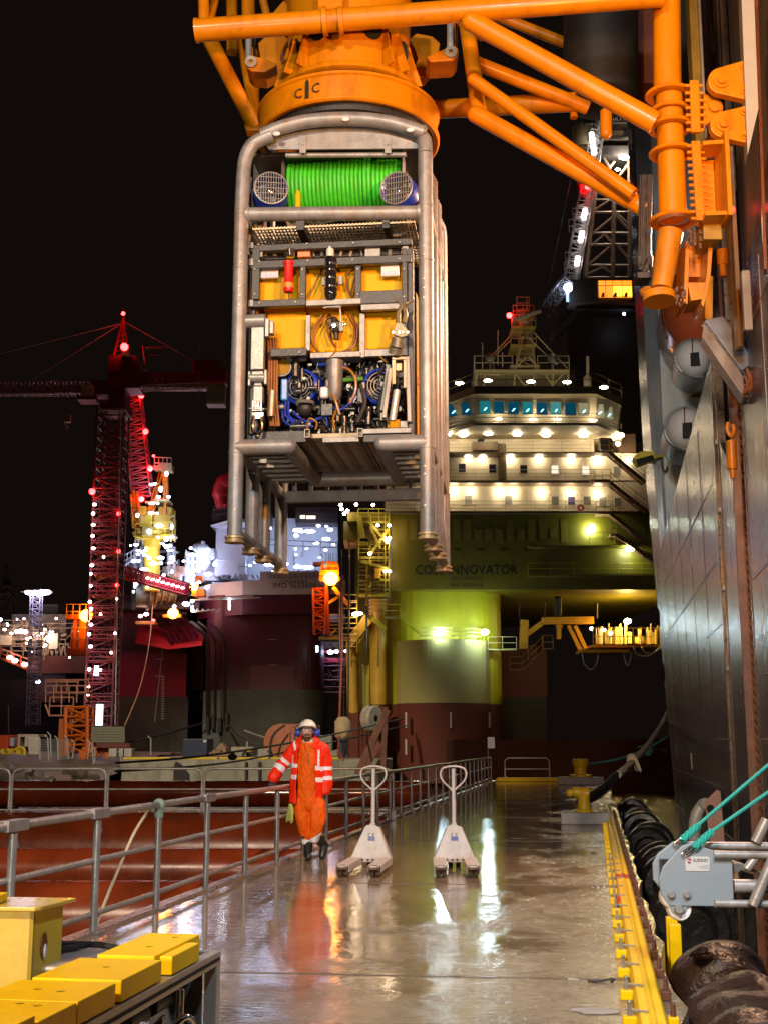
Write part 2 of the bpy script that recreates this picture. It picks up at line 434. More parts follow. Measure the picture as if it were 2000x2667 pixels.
# ------------------------------------------------------------------ steel pontoon cylinders lying in the basin left of the pier
ponmat = mat('rust_red_steel', (.19,.032,.008), .28, var=.4, vs=.7, bump=.08, bs=8, dirt=(.10,.03,.015), dirt_amt=.7, dirt_scale=.4)
ponfar = mat('wet_rust_red_steel', (.17,.028,.008), .13, var=.4, vs=.5, rv=.04, dirt=(.06,.015,.008), dirt_amt=.7, dirt_scale=.3)
def pontoon(y0, y1, D, x0, x1, lab, bow=0):
    a = P(0,y0,D); b = P(0,y1,D); r = (a.z-b.z)/2*1.02; zc = (a.z+b.z)/2; xa = P(x0,y0,D).x; xb = P(x1,y0,D).x
    mb = MB(); L_ = xb-xa; prof = [(r*.02,0),(r*.9,.02),(r,.12)]
    k = 6
    for i in range(1,k): prof += [(r, L_*i/k-.03),(r*1.012, L_*i/k-.029),(r*1.012, L_*i/k+.029),(r, L_*i/k+.03)]
    prof += [(r,L_-.12),(r*.9,L_-.02),(r*.02,L_)]
    mb.lathe(prof, (xa,D+r,zc), (1,bow,0), 40)
    solo(mb, 'steel_pontoon', ponfar if D > 30 else ponmat, lab, 'pontoon', 'rust red pontoon cylinders in the basin', at=(xa,D+r,zc-r))
pontoon(2036, 2104, 37, -700, 1120, 'farthest red steel cylinder afloat, below the rubble bank, with a white streak of light')
pontoon(2122, 2330, 25.5, -900, 1010, 'dark red steel cylinder under the grey barrier panels', -.02)
pontoon(2214, 2330, 19.3, -800, 800, 'rust red steel cylinder with a bright upper edge, second nearest to the pier', -.02)
pontoon(2308, 2520, 15.3, -800, 560, 'nearest rust red steel cylinder, right below the pier railing')
# ------------------------------------------------------------------ pier railing
POST_S = [5.6,7.13,8.66,10.23,11.75,13.3,14.83,16.36,17.9,19.44,21.07,22.67,24.14,25.66,27.16,28.72,30.19,31.68,33.23,34.76,36.34,37.96,39.49,40.92,42.44,43.94,45.4,46.79,48.11,51.2]
WR = -4.13; RH = .965
t = thing('pier_railing', 'long grey galvanised pipe railing the bearded man leans on, along the wet pier', 'railing', S(5.6,WR,0))
for s in POST_S:
    mb = MB().tube(S(s,WR,0), S(s,WR,RH-.04), .032, n=14)
    mb.box(S(s,WR,.012), (.16,.16,.018), Matrix.Rotation(-A,3,'Z'))
    if s < 12.5 or 14 < s < 15: mb.tube(S(s+.075,WR,RH-.16), S(s+.02,WR,RH-.03), .014, n=8)
    mb.build('post', M['rail'], t)
for z,r in ((RH,.034),(.575,.026),(.145,.026)):
    mb = MB(); 
    pts = []
    for i,s in enumerate([4.2]+POST_S):
        pts.append(S(s, WR-(.0 if z==RH else .033), z+random.uniform(-.006,.006)))
    mb.path(pts, r, 12); mb.build('handrail' if z==RH else 'knee_rail', M['rail'], t)
mb = MB()
for s in POST_S[2:6]:
    if s != 11.75: mb.beam(S(s-.17,WR,RH+.0), S(s+.17,WR,RH+.0), .088, .082)
build_each(mb,'sleeve', M['rail'], t, bev=.006)
# green tape and lashing rope on the third post
tp = MB().sphere(S(11.75,WR,RH), (.062,.062,.06), 14, 10); tp.tube(S(11.75,WR,RH-.12), S(11.75,WR,RH), .043, n=12)
solo(tp, 'tape_wrap', mat('green_tape',(.22,.30,.22),.5,var=.2,vs=20), 'pale green tape wrapped round the top of a near railing post', 'tape')
mb = MB().path(smooth([S(11.6,WR-.04,RH-.03),S(11.2,WR-.03,.75),S(10.9,WR-.03,.52),S(10.55,WR-.03,.22),S(10.3,WR-.02,.01)],5), .014, 8)
solo(mb, 'rope', mat('cream_rope',(.55,.46,.30),.7,var=.2,vs=60,bump=.4,bs=200), 'cream rope tied from a railing post down to the pier edge', 'rope')

# ------------------------------------------------------------------ barrier panels on the pontoon behind
D0 = 26.2
bz0 = P(300,2131,D0).z; bz1 = P(300,2003,D0).z
def barrier(x0, x1, label):
    t_ = thing('barrier_panel', label, 'barrier', (P((x0+x1)/2,2131,D0).x, D0, bz0), 0, 'grey tubular barrier panels on the pontoon')
    a = P(x0,2060,D0).x; b = P(x1,2060,D0).x; h = bz1-bz0; rr = .14
    p = [V((a,D0,bz0)), V((a,D0,bz1-rr)), V((a+rr*.3,D0,bz1-rr*.3)), V((a+rr,D0,bz1)), V((b-rr,D0,bz1)), V((b-rr*.3,D0,bz1-rr*.3)), V((b,D0,bz1-rr)), V((b,D0,bz0))]
    MB().path(p, .026, 10).build('frame', M['galv'], t_)
    MB().tube((a,D0,bz0+h*.58),(b,D0,bz0+h*.58),.02,n=8).tube((a,D0,bz0+h*.16),(b,D0,bz0+h*.16),.02,n=8).build('cross_bar', M['galv'], t_)
    for q in (a,b): MB().box((q,D0,bz0+.02),(.11,.12,.26)).tube((q,D0,bz0),(q,D0,bz0-.9),.03,n=8).build('foot_clamp', M['galv'], t_, bev=.01)
barrier(-228, 25, 'grey tubular barrier panel at the left picture edge, cut off by it')
barrier(31, 275, 'grey tubular barrier panel in front of the boulders, second from the left')
barrier(281, 526, 'grey tubular barrier panel in front of the boulders and the quay corner')
barrier(532, 775, 'grey tubular barrier panel to the left of the man, before the quay wall')
barrier(781, 1024, 'grey tubular barrier panel to the right of the man')

# ------------------------------------------------------------------ yellow bull rail with its clamps
ymat = mat('worn_yellow_rail', (.95,.60,.001), .42, var=.08, vs=4, bump=.12, bs=40, spec=.2, dirt=(.45,.24,.01), dirt_amt=.2)
t = thing('bull_rail', 'yellow steel bull rail clamped along the pier edge above the tyres, with two red marks', 'rail', S(5,.28,0))
def prof_rail(s):
    return [S(s,.185,.01),S(s,.35,.01),S(s,.35,.05),S(s,.33,.088),S(s,.295,.080),S(s,.27,.100),S(s,.245,.080),S(s,.205,.088),S(s,.185,.05)]
mb = MB(); a_ = prof_rail(3.2); b_ = prof_rail(31.5)
mb.prism(a_, b_[0]-a_[0]); mb.build('rail_bar', ymat, t, bev=.008)
redm = mat('worn_red_mark', (.55,.04,.02), .45, var=.3, vs=10)
for s in (14.45, 12.55):
    q = prof_rail(s); cx = sum((p for p in q), V((0,0,0)))/9
    mb = MB().prism([cx+(p-cx)*1.045+UZ*.002 for p in q] if s>13 else [cx+(p-cx)*1.045-UW*.03 for p in q[6:]+q[:1]], US*.42); mb.build('red_mark', redm, t)
s = 5.2; k = 0; rustm = mat('rusty_bolt', (.13,.045,.025), .5, var=.4, vs=30, bump=.3, bs=90); zinc = mat('zinc_wing', (.36,.36,.34), .4, .6, var=.2, vs=20)
while s < 30 and k < 33:
    c = S(s,.148,.03); mb = MB().box(c,(.08,.08,.06),Matrix.Rotation(-A,3,'Z')); cl = mb.build('clamp', ymat, t, bev=.008)
    if s < 17:
        MB().tube(c+UZ*.03, c+UZ*.10, .013,.008, n=10).sphere(c+UZ*.10,.014,8,6).beam(c+UZ*.062-UW*.02+US*.01, c+UZ*.058+UW*.10-US*.03,.03,.010).build('wing_bolt', zinc, cl)
    c = S(s+.02,.386,.03); mb = MB().box(c,(.06,.08,.06),Matrix.Rotation(-A,3,'Z')); cl = mb.build('clamp', ymat if s<8 else rustm, t, bev=.008)
    if s < 17: MB().tube(c+UZ*.03, c+UZ*.085,.018,.013,n=8).sphere(c+UZ*.09,.015,8,6).build('bolt', rustm, cl)
    s += .74+.006*k; k += 1
# yellow kerb across the pier end with its white barrier and plates
mb = MB().prism([P(1288,2036,51.5),P(1515,2036,51.5),P(1508,2026,51.5),P(1296,2026,51.5)], (0.02,.35,0)); solo(mb,'end_kerb',ymat,'yellow kerb beam across the far end of the pier','kerb')
t = thing('end_barrier','low white pipe barrier at the far end of the pier','barrier', P(1372,2030,52.3))
a, b = P(1315,2030,52.3), P(1431,2030,52.3); h = P(1372,1975,52.3).z-a.z
MB().path([a, a+UZ*(h-.12), a+UZ*h+V((.12,0,0)), b+UZ*h-V((.12,0,0)), b+UZ*(h-.12), b], .03, 8).build('frame', M['white'], t)
MB().tube(a+UZ*h*.48, b+UZ*h*.48, .025, n=8).build('cross_bar', M['white'], t)
t = thing('sign_post','small white plate on a thin post at the far end of the railing','sign', S(48.4,WR+.12,0))
p0 = S(48.4,WR+.12,0); MB().tube(p0, p0+UZ*1.75, .025, n=8).build('post', M['rail'], t)
MB().box(p0+V((.12,-.04,1.55)),(.26,.02,.42)).build('plate', M['plate_white'], t)

# ------------------------------------------------------------------ bollards on plinths, ropes
bollm = mat('bollard_yellow', (.82,.50,.01), .4, var=.12, vs=6, dirt=(.3,.17,.03), dirt_amt=.4)
c = S(25.3,-.22,0)
solo(MB().box(c+UZ*.11,(.92,.72,.22),Matrix.Rotation(-A,3,'Z')),'bollard_plinth',M['concrete'],'grey concrete plinth under the nearer yellow bollard','plinth',bev=.02,at=c)
t = thing('bollard','yellow tee bollard leaning left on the nearer plinth, wrapped by black sleeved rope','bollard',c+UZ*.22)
MB().lathe([(.19,.22),(.19,.26),(.13,.28),(.11,.5),(.12,.55)],c-UW*.02,(0,0,1),18).build('base', bollm, t)
pp = [c+UZ*.58-UW*.28,c+UZ*.60-UW*.20,c+UZ*.58-UW*.02,c+UZ*.56+UW*.10]
MB().path(smooth(pp,4),[.07]*4+[.10]*4+[.12]*4+[.09],14).sphere(c+UZ*.58-UW*.28,.078,12,8).build('head', bollm, t)
c2 = S(48.6,-.55,0)
solo(MB().box(c2+UZ*.14,(1.7,1.2,.28),Matrix.Rotation(-A,3,'Z')),'bollard_plinth',M['concrete'],'long grey concrete plinth at the pier end under the farther bollard','plinth',bev=.03,at=c2)
t = thing('bollard','yellow round bollard at the pier end holding a green rope','bollard',c2+UZ*.28)
MB().lathe([(.42,.28),(.42,.36),(.24,.38),(.24,.62)],c2,(0,0,1),18).build('base', bollm, t)
MB().lathe([(.24,.62),(.3,.72),(.3,.92),(.2,.96)],c2,(0,0,1),18).build('head', bollm, t)
ropem = mat('cream_mooring_rope',(.72,.64,.45),.75,var=.25,vs=40,bump=.6,bs=120); tealr = mat('teal_mooring_rope',(.10,.32,.30),.7,var=.25,vs=40,bump=.5,bs=120)
def twist(pts, r, n=3, pitch=.35):
    # a laid rope: three strands wound round the line
    pts = smooth(pts, 14); out = MB(); L_ = 0; acc = [0]
    for a,b in zip(pts,pts[1:]): L_ += (b-a).length; acc.append(L_)
    for k in range(n):
        q = []
        for i,p in enumerate(pts):
            d = (pts[min(i+1,len(pts)-1)]-pts[max(i-1,0)]).normalized(); u,w_ = perp(d); an = acc[i]/pitch*2*math.pi+k*2*math.pi/n
            q.append(p+(u*math.cos(an)+w_*math.sin(an))*r*.5)
        out.path(q, r*.58, 6)
    return out
def seg(a,b,sag,k): return [V(a).lerp(V(b),i/k)-UZ*sag*4*(i/k)*(1-i/k) for i in range(k+1)]
e1 = c+UZ*.52+UW*.15; e2 = S(26.6,.42,.86)
solo(MB().path(smooth(seg(c+UZ*.40-UW*.1,e2,.10,5)+[],4),.075,12).path(smooth(seg(c+UZ*.5+UW*.05,e2+UZ*.06,.04,5),4),.065,12),'rope_sleeve',M['black'],'black chafing sleeve on the cream rope at the nearer bollard','sleeve')
far = P(1742,1848,56)
solo(twist(seg(e2,far,.25,10),.085,3,.4),'mooring_rope',ropem,'thick cream laid mooring rope rising from the nearer bollard to the ship','rope')
kn = e2.lerp(far,.16); mb = MB().sphere(kn-UZ*.02,(.13,.12,.11),10,8)
for i in range(26):
    a = random.random()*6.28; mb.path(smooth([kn, kn+V((math.cos(a)*.12,math.sin(a)*.12,-.05)), kn+V((math.cos(a)*.16+.06,math.sin(a)*.14,-.27-random.random()*.1))],3),.012,5)
solo(mb,'rope_tassel',ropem,'frayed cream tassel of rope end on the thick mooring rope','rope end')
g1 = c2+UZ*.75; g2 = P(1762,1902,57)
solo(twist(seg(g1,g2,.35,12),.05,3,.3),'mooring_rope',tealr,'thin grey green mooring rope from the pier end bollard to the ship','rope')
kn = g1.lerp(g2,.62)-UZ*.33; mb = MB()
for i in range(30):
    a = random.random()*6.28; b_ = random.uniform(-1,1); mb.path(smooth([kn,kn+V((math.cos(a)*.2,0,math.sin(a)*.14)),kn+V((math.cos(a)*.38+b_*.05,0,math.sin(a)*.22-.05))],3),.025,5)
solo(mb,'rope_knot',tealr,'shaggy grey green knot halfway along the thin mooring rope','knot')

# ------------------------------------------------------------------ tyres hung along the pier
tyrem = mat('muddy_tyre',(.010,.009,.0085),.35,var=.5,vs=5,bump=.5,bs=14); mudm = mat('mud_coated_tyre',(.042,.023,.016),.36,var=.45,vs=6,bump=1.0,bs=22,dirt=(.05,.03,.02),dirt_amt=.7,streak=False)
def tyre(s, w_, z, Ro, wd, m_, label, n=40, lum=.0):
    c = S(s,w_,z); mb = MB()
    prof = [(.001,-wd*.40),(Ro*.5,-wd*.42),(Ro*.62,-wd*.5),(Ro*.86,-wd*.5),(Ro*.97,-wd*.38),(Ro,-wd*.2),(Ro*.95,-wd*.16),(Ro*.95,-wd*.05),(Ro*1.0,0),(Ro*.95,wd*.05),(Ro*.95,wd*.16),(Ro,wd*.2),(Ro*.97,wd*.38),(Ro*.86,wd*.5),(Ro*.62,wd*.5),(Ro*.5,wd*.42),(.001,wd*.40)]
    mb.lathe(prof, c, US, n)
    if lum:
        for i,q in enumerate(mb.v): mb.v[i] = q+(q-c).normalized()*noise.noise(q*2.2)*lum
    solo(mb,'rubber_fender',m_,label,'fender','old tyres hung as fenders on the pier side',at=c-UZ*Ro)
near = ['nearest mud coated fender tyre at the bottom right corner','second nearest mud coated fender tyre by the pier edge','third nearest mud coated fender tyre, below the grey sheave plate']
for i,(s,w_,z) in enumerate([(7.55,.90,-.36),(8.65,.88,-.33),(9.75,.87,-.28)]): tyre(s,w_,z,.37,.82,mudm,near[i],64,.12)
ss = [14.2,15.1,18.6,19.5,20.4,24.6,25.5,30.2,31.1,36.5]
lb = ['black fender tyre half hidden behind the grey sheave plate','black fender tyre just beyond the grey sheave plate','black fender tyre at the front of the middle stack of three','black fender tyre in the middle of the stack of three','black fender tyre at the back of the stack of three','black fender tyre beside the red marked part of the far rail, front of its pair','black fender tyre behind its pair partner, near the bollard plinth','black fender tyre level with the nearer bollard, front of its pair','black fender tyre level with the nearer bollard, back of its pair','farthest single black fender tyre on the pier side']
for s,l in zip(ss,lb): tyre(s,.98+random.uniform(-.06,.06),-.38+random.uniform(-.07,.09),.44,.80,tyrem,l,40,.05)
# yellow stile of a ladder on the pier face
t = thing('pier_ladder','yellow steel ladder down the pier face behind the grey sheave plate','ladder',S(11.2,.62,-2))
for d in (0,.45): MB().beam(S(11.2+d,.62,-2.2),S(11.2+d,.62,.05),.10,.10,US).build('stile', ymat, t, bev=.01)
for i in range(7): MB().tube(S(11.2,.62,-2+i*.3),S(11.65,.62,-2+i*.3),.02,n=8).build('rung', ymat, t)

# ------------------------------------------------------------------ small things lying on the pier
mb = MB().path(smooth([V((1.34,8.64,.008)),V((1.40,8.62,.008)),V((1.47,8.63,.016)),V((1.51,8.61,.022)),V((1.485,8.58,.01))],4),.008,8)
solo(mb,'strap_scrap',M['black'],'curled black scrap of strap lying on the wet concrete','scrap')
mb = MB().path([V((1.22,8.72,.004)),V((1.29,8.70,.004))],.004,6); solo(mb,'cable_tie',M['white'],'thin white cable tie lying on the wet concrete','cable tie')
mb = MB()
pts = [(-.31,.0),(-.24,.09),(-.05,.11),(.16,.10),(.27,.06),(.33,0),(.27,-.07),(.08,-.11),(-.15,-.10),(-.2,-.03)]
g = V((1.23,7.72,.004))
mb.add([g+V((x*.47,y*.9,0)) for x,y in pts],[tuple(range(len(pts)))])
solo(mb,'patch',mat('pale_patch',(.30,.30,.30),.5,var=.35,vs=9,bump=.5,bs=30),'pale grey repair patch on the concrete near the bull rail','patch',kind='structure')
# ================================================================== launch crane of the ship
t = thing('launch_crane', 'orange yellow tubular launch crane reaching from the ship over the pier', 'crane', S(15.2,1.28,7.3))
Y = M['crane']
def tub(x0,y0,d0,x1,y1,d1,rpx,name='brace_tube',cap='round',n=20,r2=None,m_=None,parent=None):
    a = P(x0,y0,d0); b = P(x1,y1,d1); r = rpx*d0*1.05/FPX
    mb = MB().tube(a,b,r,n=n,r2=(r2*d1*1.05/FPX if r2 else None))
    if cap == 'round': mb.sphere(a,r,n,10)
    if cap == 'flat':
        d = (a-b).normalized(); mb.tube(a-d*.01,a+d*.025,r*1.06,n=n)
    return mb.build(name, m_ or Y, parent or t)
tub(514,78,14.72,1725,-12,14.5,31,'boom_tube','flat',28,30)
tub(1226,54,14.55,1705,318,14.62,27,'brace_tube',n=24,r2=30)
tub(1245,165,16.6,1530,280,16.9,19)
tub(1238,296,16.0,1685,545,15.4,23)
tub(1232,205,15.7,1650,505,15.2,17)
tub(1130,284,17.6,1500,264,16.9,25,'chord_tube')
tub(1212,40,16.2,1247,292,16.1,21)
tub(1290,38,18.2,1500,122,18.2,15)
tub(538,85,15.75,665,332,16.8,21,'brace_tube','flat')
MB().box(P(665,338,16.8),(.26,.2,.1)).build('end_pad',Y,t,bev=.01)
tub(530,-60,15.9,532,70,15.9,15); tub(568,-40,16.6,545,60,15.9,11)
tub(604,-40,17.6,606,135,17.4,16); tub(645,-60,17.0,648,60,17.0,18)
tub(655,140,17.3,657,330,17.2,20); tub(676,-40,17.0,700,60,17.3,11); tub(622,100,17.4,668,335,17.0,9)
tub(1262,-60,16.9,1255,95,16.7,16); tub(1425,-50,18.4,1180,55,17.4,15)
# hydraulic rams at both ends of the docking head
for x,y0,y1,d in ((654,60,165,16.7),(1178,55,130,16.4)):
    p = tub(x-6,y0,d,x-6,y1,d,9,'ram',None,m_=M['galv']); tub(x+9,y0,d+.1,x+9,y1,d+.1,4,'ram_rod',None,10,m_=M['chrome'])
# clamps round the boom under the head
for x in (846,888):
    a = P(x,54,14.66); d_ = (P(1725,-12,14.5)-P(514,78,14.72)).normalized()
    MB().lathe([(.13,-.03),(.185,-.03),(.185,.03),(.13,.03)],a,d_,28).build('clamp_ring',Y,t)
MB().pbox(828,-40,893,30,14.62,.2).build('clamp_block',Y,t,bev=.015)
mb = MB().lathe([(1.15,.9),(1.0,.55),(.75,.25),(.55,0)],P(880,38,17.0),(0,0,1),28); mb.build('winch_housing',Y,t)
mb = MB()
mb.prism([P(700,45,17.2),P(735,5,17.2),P(770,-25,17.2),P(830,-25,17.2),P(830,48,17.2)],(0,.2,0)); mb.prism([P(905,20,17),P(950,-20,17),P(1050,-30,17),P(1060,20,17)],(0,.2,0))
build_each(mb,'gusset_plate',Y,t)
# docking head: flared cone with lightening holes, collar, bumper ring
HC = P(908,262,15.75); HX, HY = HC.x, HC.y; zt = HC.z-.25; zb = zt-.37
axis0 = (HX,HY,0)
mb = MB().lathe([(.86,zt+1.75),(.86,zt+1.45),(.83,zt+1.0),(.78,zt+.42),(.80,zt+.30)],axis0,(0,0,1),36)
cone = mb.build('docking_cone',Y,t)
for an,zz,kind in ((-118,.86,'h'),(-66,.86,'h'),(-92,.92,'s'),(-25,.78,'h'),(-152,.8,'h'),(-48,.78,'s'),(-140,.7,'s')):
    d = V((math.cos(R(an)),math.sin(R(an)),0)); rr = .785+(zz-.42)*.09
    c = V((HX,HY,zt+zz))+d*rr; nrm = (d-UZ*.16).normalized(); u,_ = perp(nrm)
    if kind == 'h': MB().lathe([(.135,-.06),(.135,.012),(.0,.013)],c,nrm,24).build('hole_dark',M['flat_black'],cone)  # black disc on the solid cone paints the shade inside a hole
    elif an != -92: MB().beam(c+UZ*.12,c-UZ*.12,.05,.03,nrm).build('slot',M['flat_black'],cone)
mb = MB()
for an in (-170,-146,-130,-52,-36,-10):
    d = V((math.cos(R(an)),math.sin(R(an)),0)); o = V((HX,HY,0))
    mb.prism([o+d*.80+UZ*(zt+.36),o+d*1.02+UZ*(zt+.36),o+d*.96+UZ*(zt+.55),o+d*.85+UZ*(zt+.95),o+d*.81+UZ*(zt+.95)], d.cross(UZ)*.03)
build_each(mb,'cone_rib',Y,cone)
MB().lathe([(.80,zt+.30),(.97,zt+.30),(.985,zt+.27),(.985,zt+.22),(.95,zt+.20),(.8,zt+.20)],axis0,(0,0,1),48).build('collar',Y,t)
MB().lathe([(.9,zt+.20),(.9,zt+.02)],axis0,(0,0,1),48).build('collar_gap',M['flat_black'],t)
ring = MB().lathe([(1.14,zt-.02),(1.20,zt+.02),(1.235,zt),(1.235,zt-.03),(1.205,zt-.05),(1.205,zb+.05),(1.235,zb+.03),(1.235,zb-.01),(1.21,zb-.03),(1.15,zb-.02),(1.13,zb+.1),(1.13,zt-.1),(1.14,zt-.02)],axis0,(0,0,1),72).build('docking_ring',Y,t)
MB().lathe([(1.13,zb+.30),(.4,zb+.33),(.001,zb+.33)],axis0,(0,0,1),40).build('ring_roof',M['flat_black'],t)
MB().lathe([(1.13,zb+.05),(1.12,zb-.10),(1.05,zb-.13),(.98,zb-.04)],axis0,(0,0,1),48).build('rubber_bumper',M['black'],t)
an = R(-90-24); d = V((math.cos(an),math.sin(an),0)); tx = d.cross(UZ)*-1; c0 = V((HX,HY,zt-.12))+d*1.207
mb = MB().text('C',c0-tx*.18-UZ*.17,tx,UZ,.11,.13,.012).text('C',c0+tx*.07-UZ*.15,tx,UZ,.11,.13,.012)
mb.prism([c0-UZ*.22+tx*-.025+d*.006,c0-UZ*.22+tx*.025+d*.006,c0+UZ*.02+tx*.025+d*.006,c0+UZ*.07+d*.006,c0+UZ*.02-tx*.025+d*.006],d*.008)
mb.build('lettering',M['ink'],ring)
# claw arms with pad eyes on both sides of the head
for pts,dd in (([(640,150),(655,142),(690,150),(722,165),(716,172),(690,186),(655,184),(641,172)],16.1),([(1110,145),(1150,128),(1180,114),(1193,124),(1194,140),(1180,156),(1150,158),(1120,160)],15.9)):
    a = MB().prism([P(x,y,dd) for x,y in pts],(0,.5,.02)).build('pad_arm',Y,t,bev=.02)
    e = pts[0] if dd>16 else pts[3]
    MB().lathe([(.03,-.03),(.085,-.03),(.085,.02),(.03,.02)],P(654 if dd>16 else 1174,160 if dd>16 else 134,dd-.02),(0,-1,0),18).build('pad_eye',M['galv'],a)
for sg,x0 in ((-1,672),(1,1146)):
    pts = [(0,110),(20,92),(62,84),(80,100),(66,125),(58,150),(70,185),(62,200),(40,200),(8,165)]
    MB().prism([P(x0-sg*px*1.0,y,16.6) for px,y in pts],(0,.25,0)).build('claw',Y,t,bev=.02)
# slewing pillar with flanges, bolt strips and the lower boot
def pil(x0,y0,x1,y1,rpx,nm='pillar_tube',d=14.8,n=36): return tub(x0,y0,d,x1,y1,d,rpx,nm,None,n)
tub(1736,-60,14.8,1738,232,14.8,37,'pillar_tube',None,40); tub(1742,225,14.8,1752,570,14.8,36,'pillar_tube',None,40)
def flange(x,y,r,h=.05,d=14.8):
    c = P(x,y,d); MB().lathe([(.2,h/2),(r-.02,h/2),(r,h/2-.02),(r,-h/2+.02),(r-.02,-h/2),(.2,-h/2)],c,(0,0,1),44).build('flange',Y,t)
for x,y,r in ((1741,246,.30),(1744,288,.26),(1746,330,.30),(1749,398,.29),(1756,574,.32)): flange(x,y,r)
def strip(x0,y0,x1,y1,wpx,d,bolts):
    a = P(x0,y0,d); b = P(x1,y1,d); s_ = MB().beam(a,b,wpx*d/FPX,.06,(0,-1,0)).build('bolt_strip',Y,t,bev=.006)
    mb = MB()
    for i in range(bolts):
        q = a.lerp(b,(i+.5)/bolts)
        for sg in (-1,1): mb.tube(q+V((sg*.5*wpx*d/FPX,0.02,0)),q+V((sg*(.5*wpx*d/FPX+.055),0.02,0)),.021,n=8)
    build_each(mb,'strip_bolt',Y,s_)
strip(1807,210,1811,345,25,14.5,7); strip(1811,368,1824,575,24,14.5,12)
mb = MB().pbox(1824,386,1878,566,14.85,.3); mb.build('bearing_box',Y,t,bev=.012)
MB().beam(P(1878,362,14.5),P(1888,580,14.5),.5,.05,(1,0,0)).build('box_edge',Y,t); MB().beam(P(1822,388,14.5),P(1880,384,14.5),.35,.05).build('box_rib',Y,t); MB().beam(P(1828,570,14.5),P(1886,568,14.5),.35,.05).build('box_rib',Y,t)
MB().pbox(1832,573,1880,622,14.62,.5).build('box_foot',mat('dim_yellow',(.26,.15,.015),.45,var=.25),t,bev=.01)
def lug(pts, hole, d, th=.10):
    p = MB().prism([P(x,y,d) for x,y in smooth2(pts)],(0,th,0)).build('lug_plate',Y,t,bev=.008)
    for hx,hy,r in hole:
        c = P(hx,hy,d-.004)
        MB().lathe([(.001,.05),(r*.62,.05),(r*.62,.012),(r,.012),(r,-.02)],c,(0,-1,0),26).build('pin',Y,p)
def smooth2(pts): return [(q.x,q.y) for q in smooth([V((x,y,0)) for x,y in pts],3,True)]
def rounded(cx,cy,r,pts,a0,a1,k=10):
    return [(cx+r*math.cos(R(a0+(a1-a0)*i/k)),cy+r*math.sin(R(a0+(a1-a0)*i/k))) for i in range(k+1)]+pts
for cx,cy,pts in ((1878,208,[(1945,153),(1945,258)]),(1884,322,[(1952,272),(1952,372)])):
    prof = rounded(cx,cy,34,[],250,105)+[(pts[1][0],pts[1][1]),(pts[0][0],pts[0][1])]
    p = MB().prism([P(x,y,14.45) for x,y in prof],(0,.12,0)).build('lug_plate',Y,t,bev=.01)
    for hx,hy,r in ((cx,cy,.10),(1938,170 if cy<300 else 288,.06),(1940,234 if cy<300 else 350,.06)):
        MB().lathe([(.001,.05),(r*.6,.05),(r*.6,.012),(r,.012),(r,-.02)],P(hx,hy,14.44),(0,-1,0),26).build('pin',Y,p)
p = MB().prism([P(x,y,14.7) for x,y in [(1832,240)]+rounded(1860,278,24,[],290,430)+[(1832,330)]],(0,.15,0)).build('lug_plate',Y,t,bev=.01)
MB().lathe([(.001,.04),(.075,.04),(.075,-.02)],P(1860,278,14.69),(0,-1,0),22).build('pin',Y,p)
MB().beam(P(1856,362,14.9),P(1856,420,14.9),.18,.18).build('pin_block',M['brown'],t)
# boot: the bent foot tube with its end flange and hinge plates
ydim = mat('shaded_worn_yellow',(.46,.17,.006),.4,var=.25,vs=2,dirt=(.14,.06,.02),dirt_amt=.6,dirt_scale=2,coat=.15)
def boot(m_):
    tub(1746,604,14.8,1722,752,14.75,33,'foot_tube',None,32,r2=27,m_=m_)
    MB().lathe([(.001,.05),(.2,.05),(.2,-.05),(.001,-.05)],P(1716,776,14.7),(0,.15,1),32).build('foot_flange',m_,t)
    MB().prism([P(1673,763,14.75),P(1690,752,14.75),P(1745,757,14.75),P(1752,778,14.75),P(1700,788,14.75),P(1676,776,14.75)],(0,.2,.12)).build('foot_plate',m_,t,bev=.02)
    MB().prism([P(1786,628,14.9),P(1796,628,14.9),P(1790,790,14.9),P(1780,790,14.9)],(0,.5,0)).build('hinge_plate',m_,t)
    MB().prism([P(1846,628,14.9),P(1856,640,14.9),P(1850,720,14.9),P(1832,798,14.9),P(1826,790,14.9),P(1840,720,14.9)],(0,.5,0)).build('hinge_plate',m_,t)
    MB().pbox(1792,640,1842,720,15.3,.2).build('hinge_back',m_,t); MB().prism([P(1790,735,14.9),P(1840,735,14.9),P(1828,778,14.9),P(1800,782,14.9)],(0,.5,0)).build('hinge_foot',m_,t)
    mb = MB()
    for i in range(26):
        x = random.uniform(1752,1790); y = random.uniform(745,790); mb.tube(P(x,y,14.9),P(x+random.uniform(-3,3),y+random.uniform(4,14),14.9),.018,n=6)
    for i in range(30):
        x = random.choice([1792,1798,1808,1822]); y = random.uniform(596,640); mb.tube(P(x,y,14.7),P(x+3,y+random.uniform(4,12),14.7),.02,n=6)
    mb.build('bolts',mat('rusty_bolts',(.10,.045,.02),.5,var=.5,vs=20),t)
boot(ydim)
mb = MB()
for i in range(7):
    x = 1664+i*5; mb.path(smooth([P(x+4,455,15.3),P(x+1,560,15.3),P(x,650+i*3,15.3),P(x-3+i,690,15.3)],4),.012+.006*(i%3),6)
for i in range(20):
    x = random.uniform(1662,1700); mb.tube(P(x,660+random.random()*40,15.3),P(x+random.uniform(-4,4),690+random.random()*20,15.3),.02,n=6)
mb.pbox(1660,708,1698,722,15.2,.3); mb.build('hose_bundle',M['dark'],t)
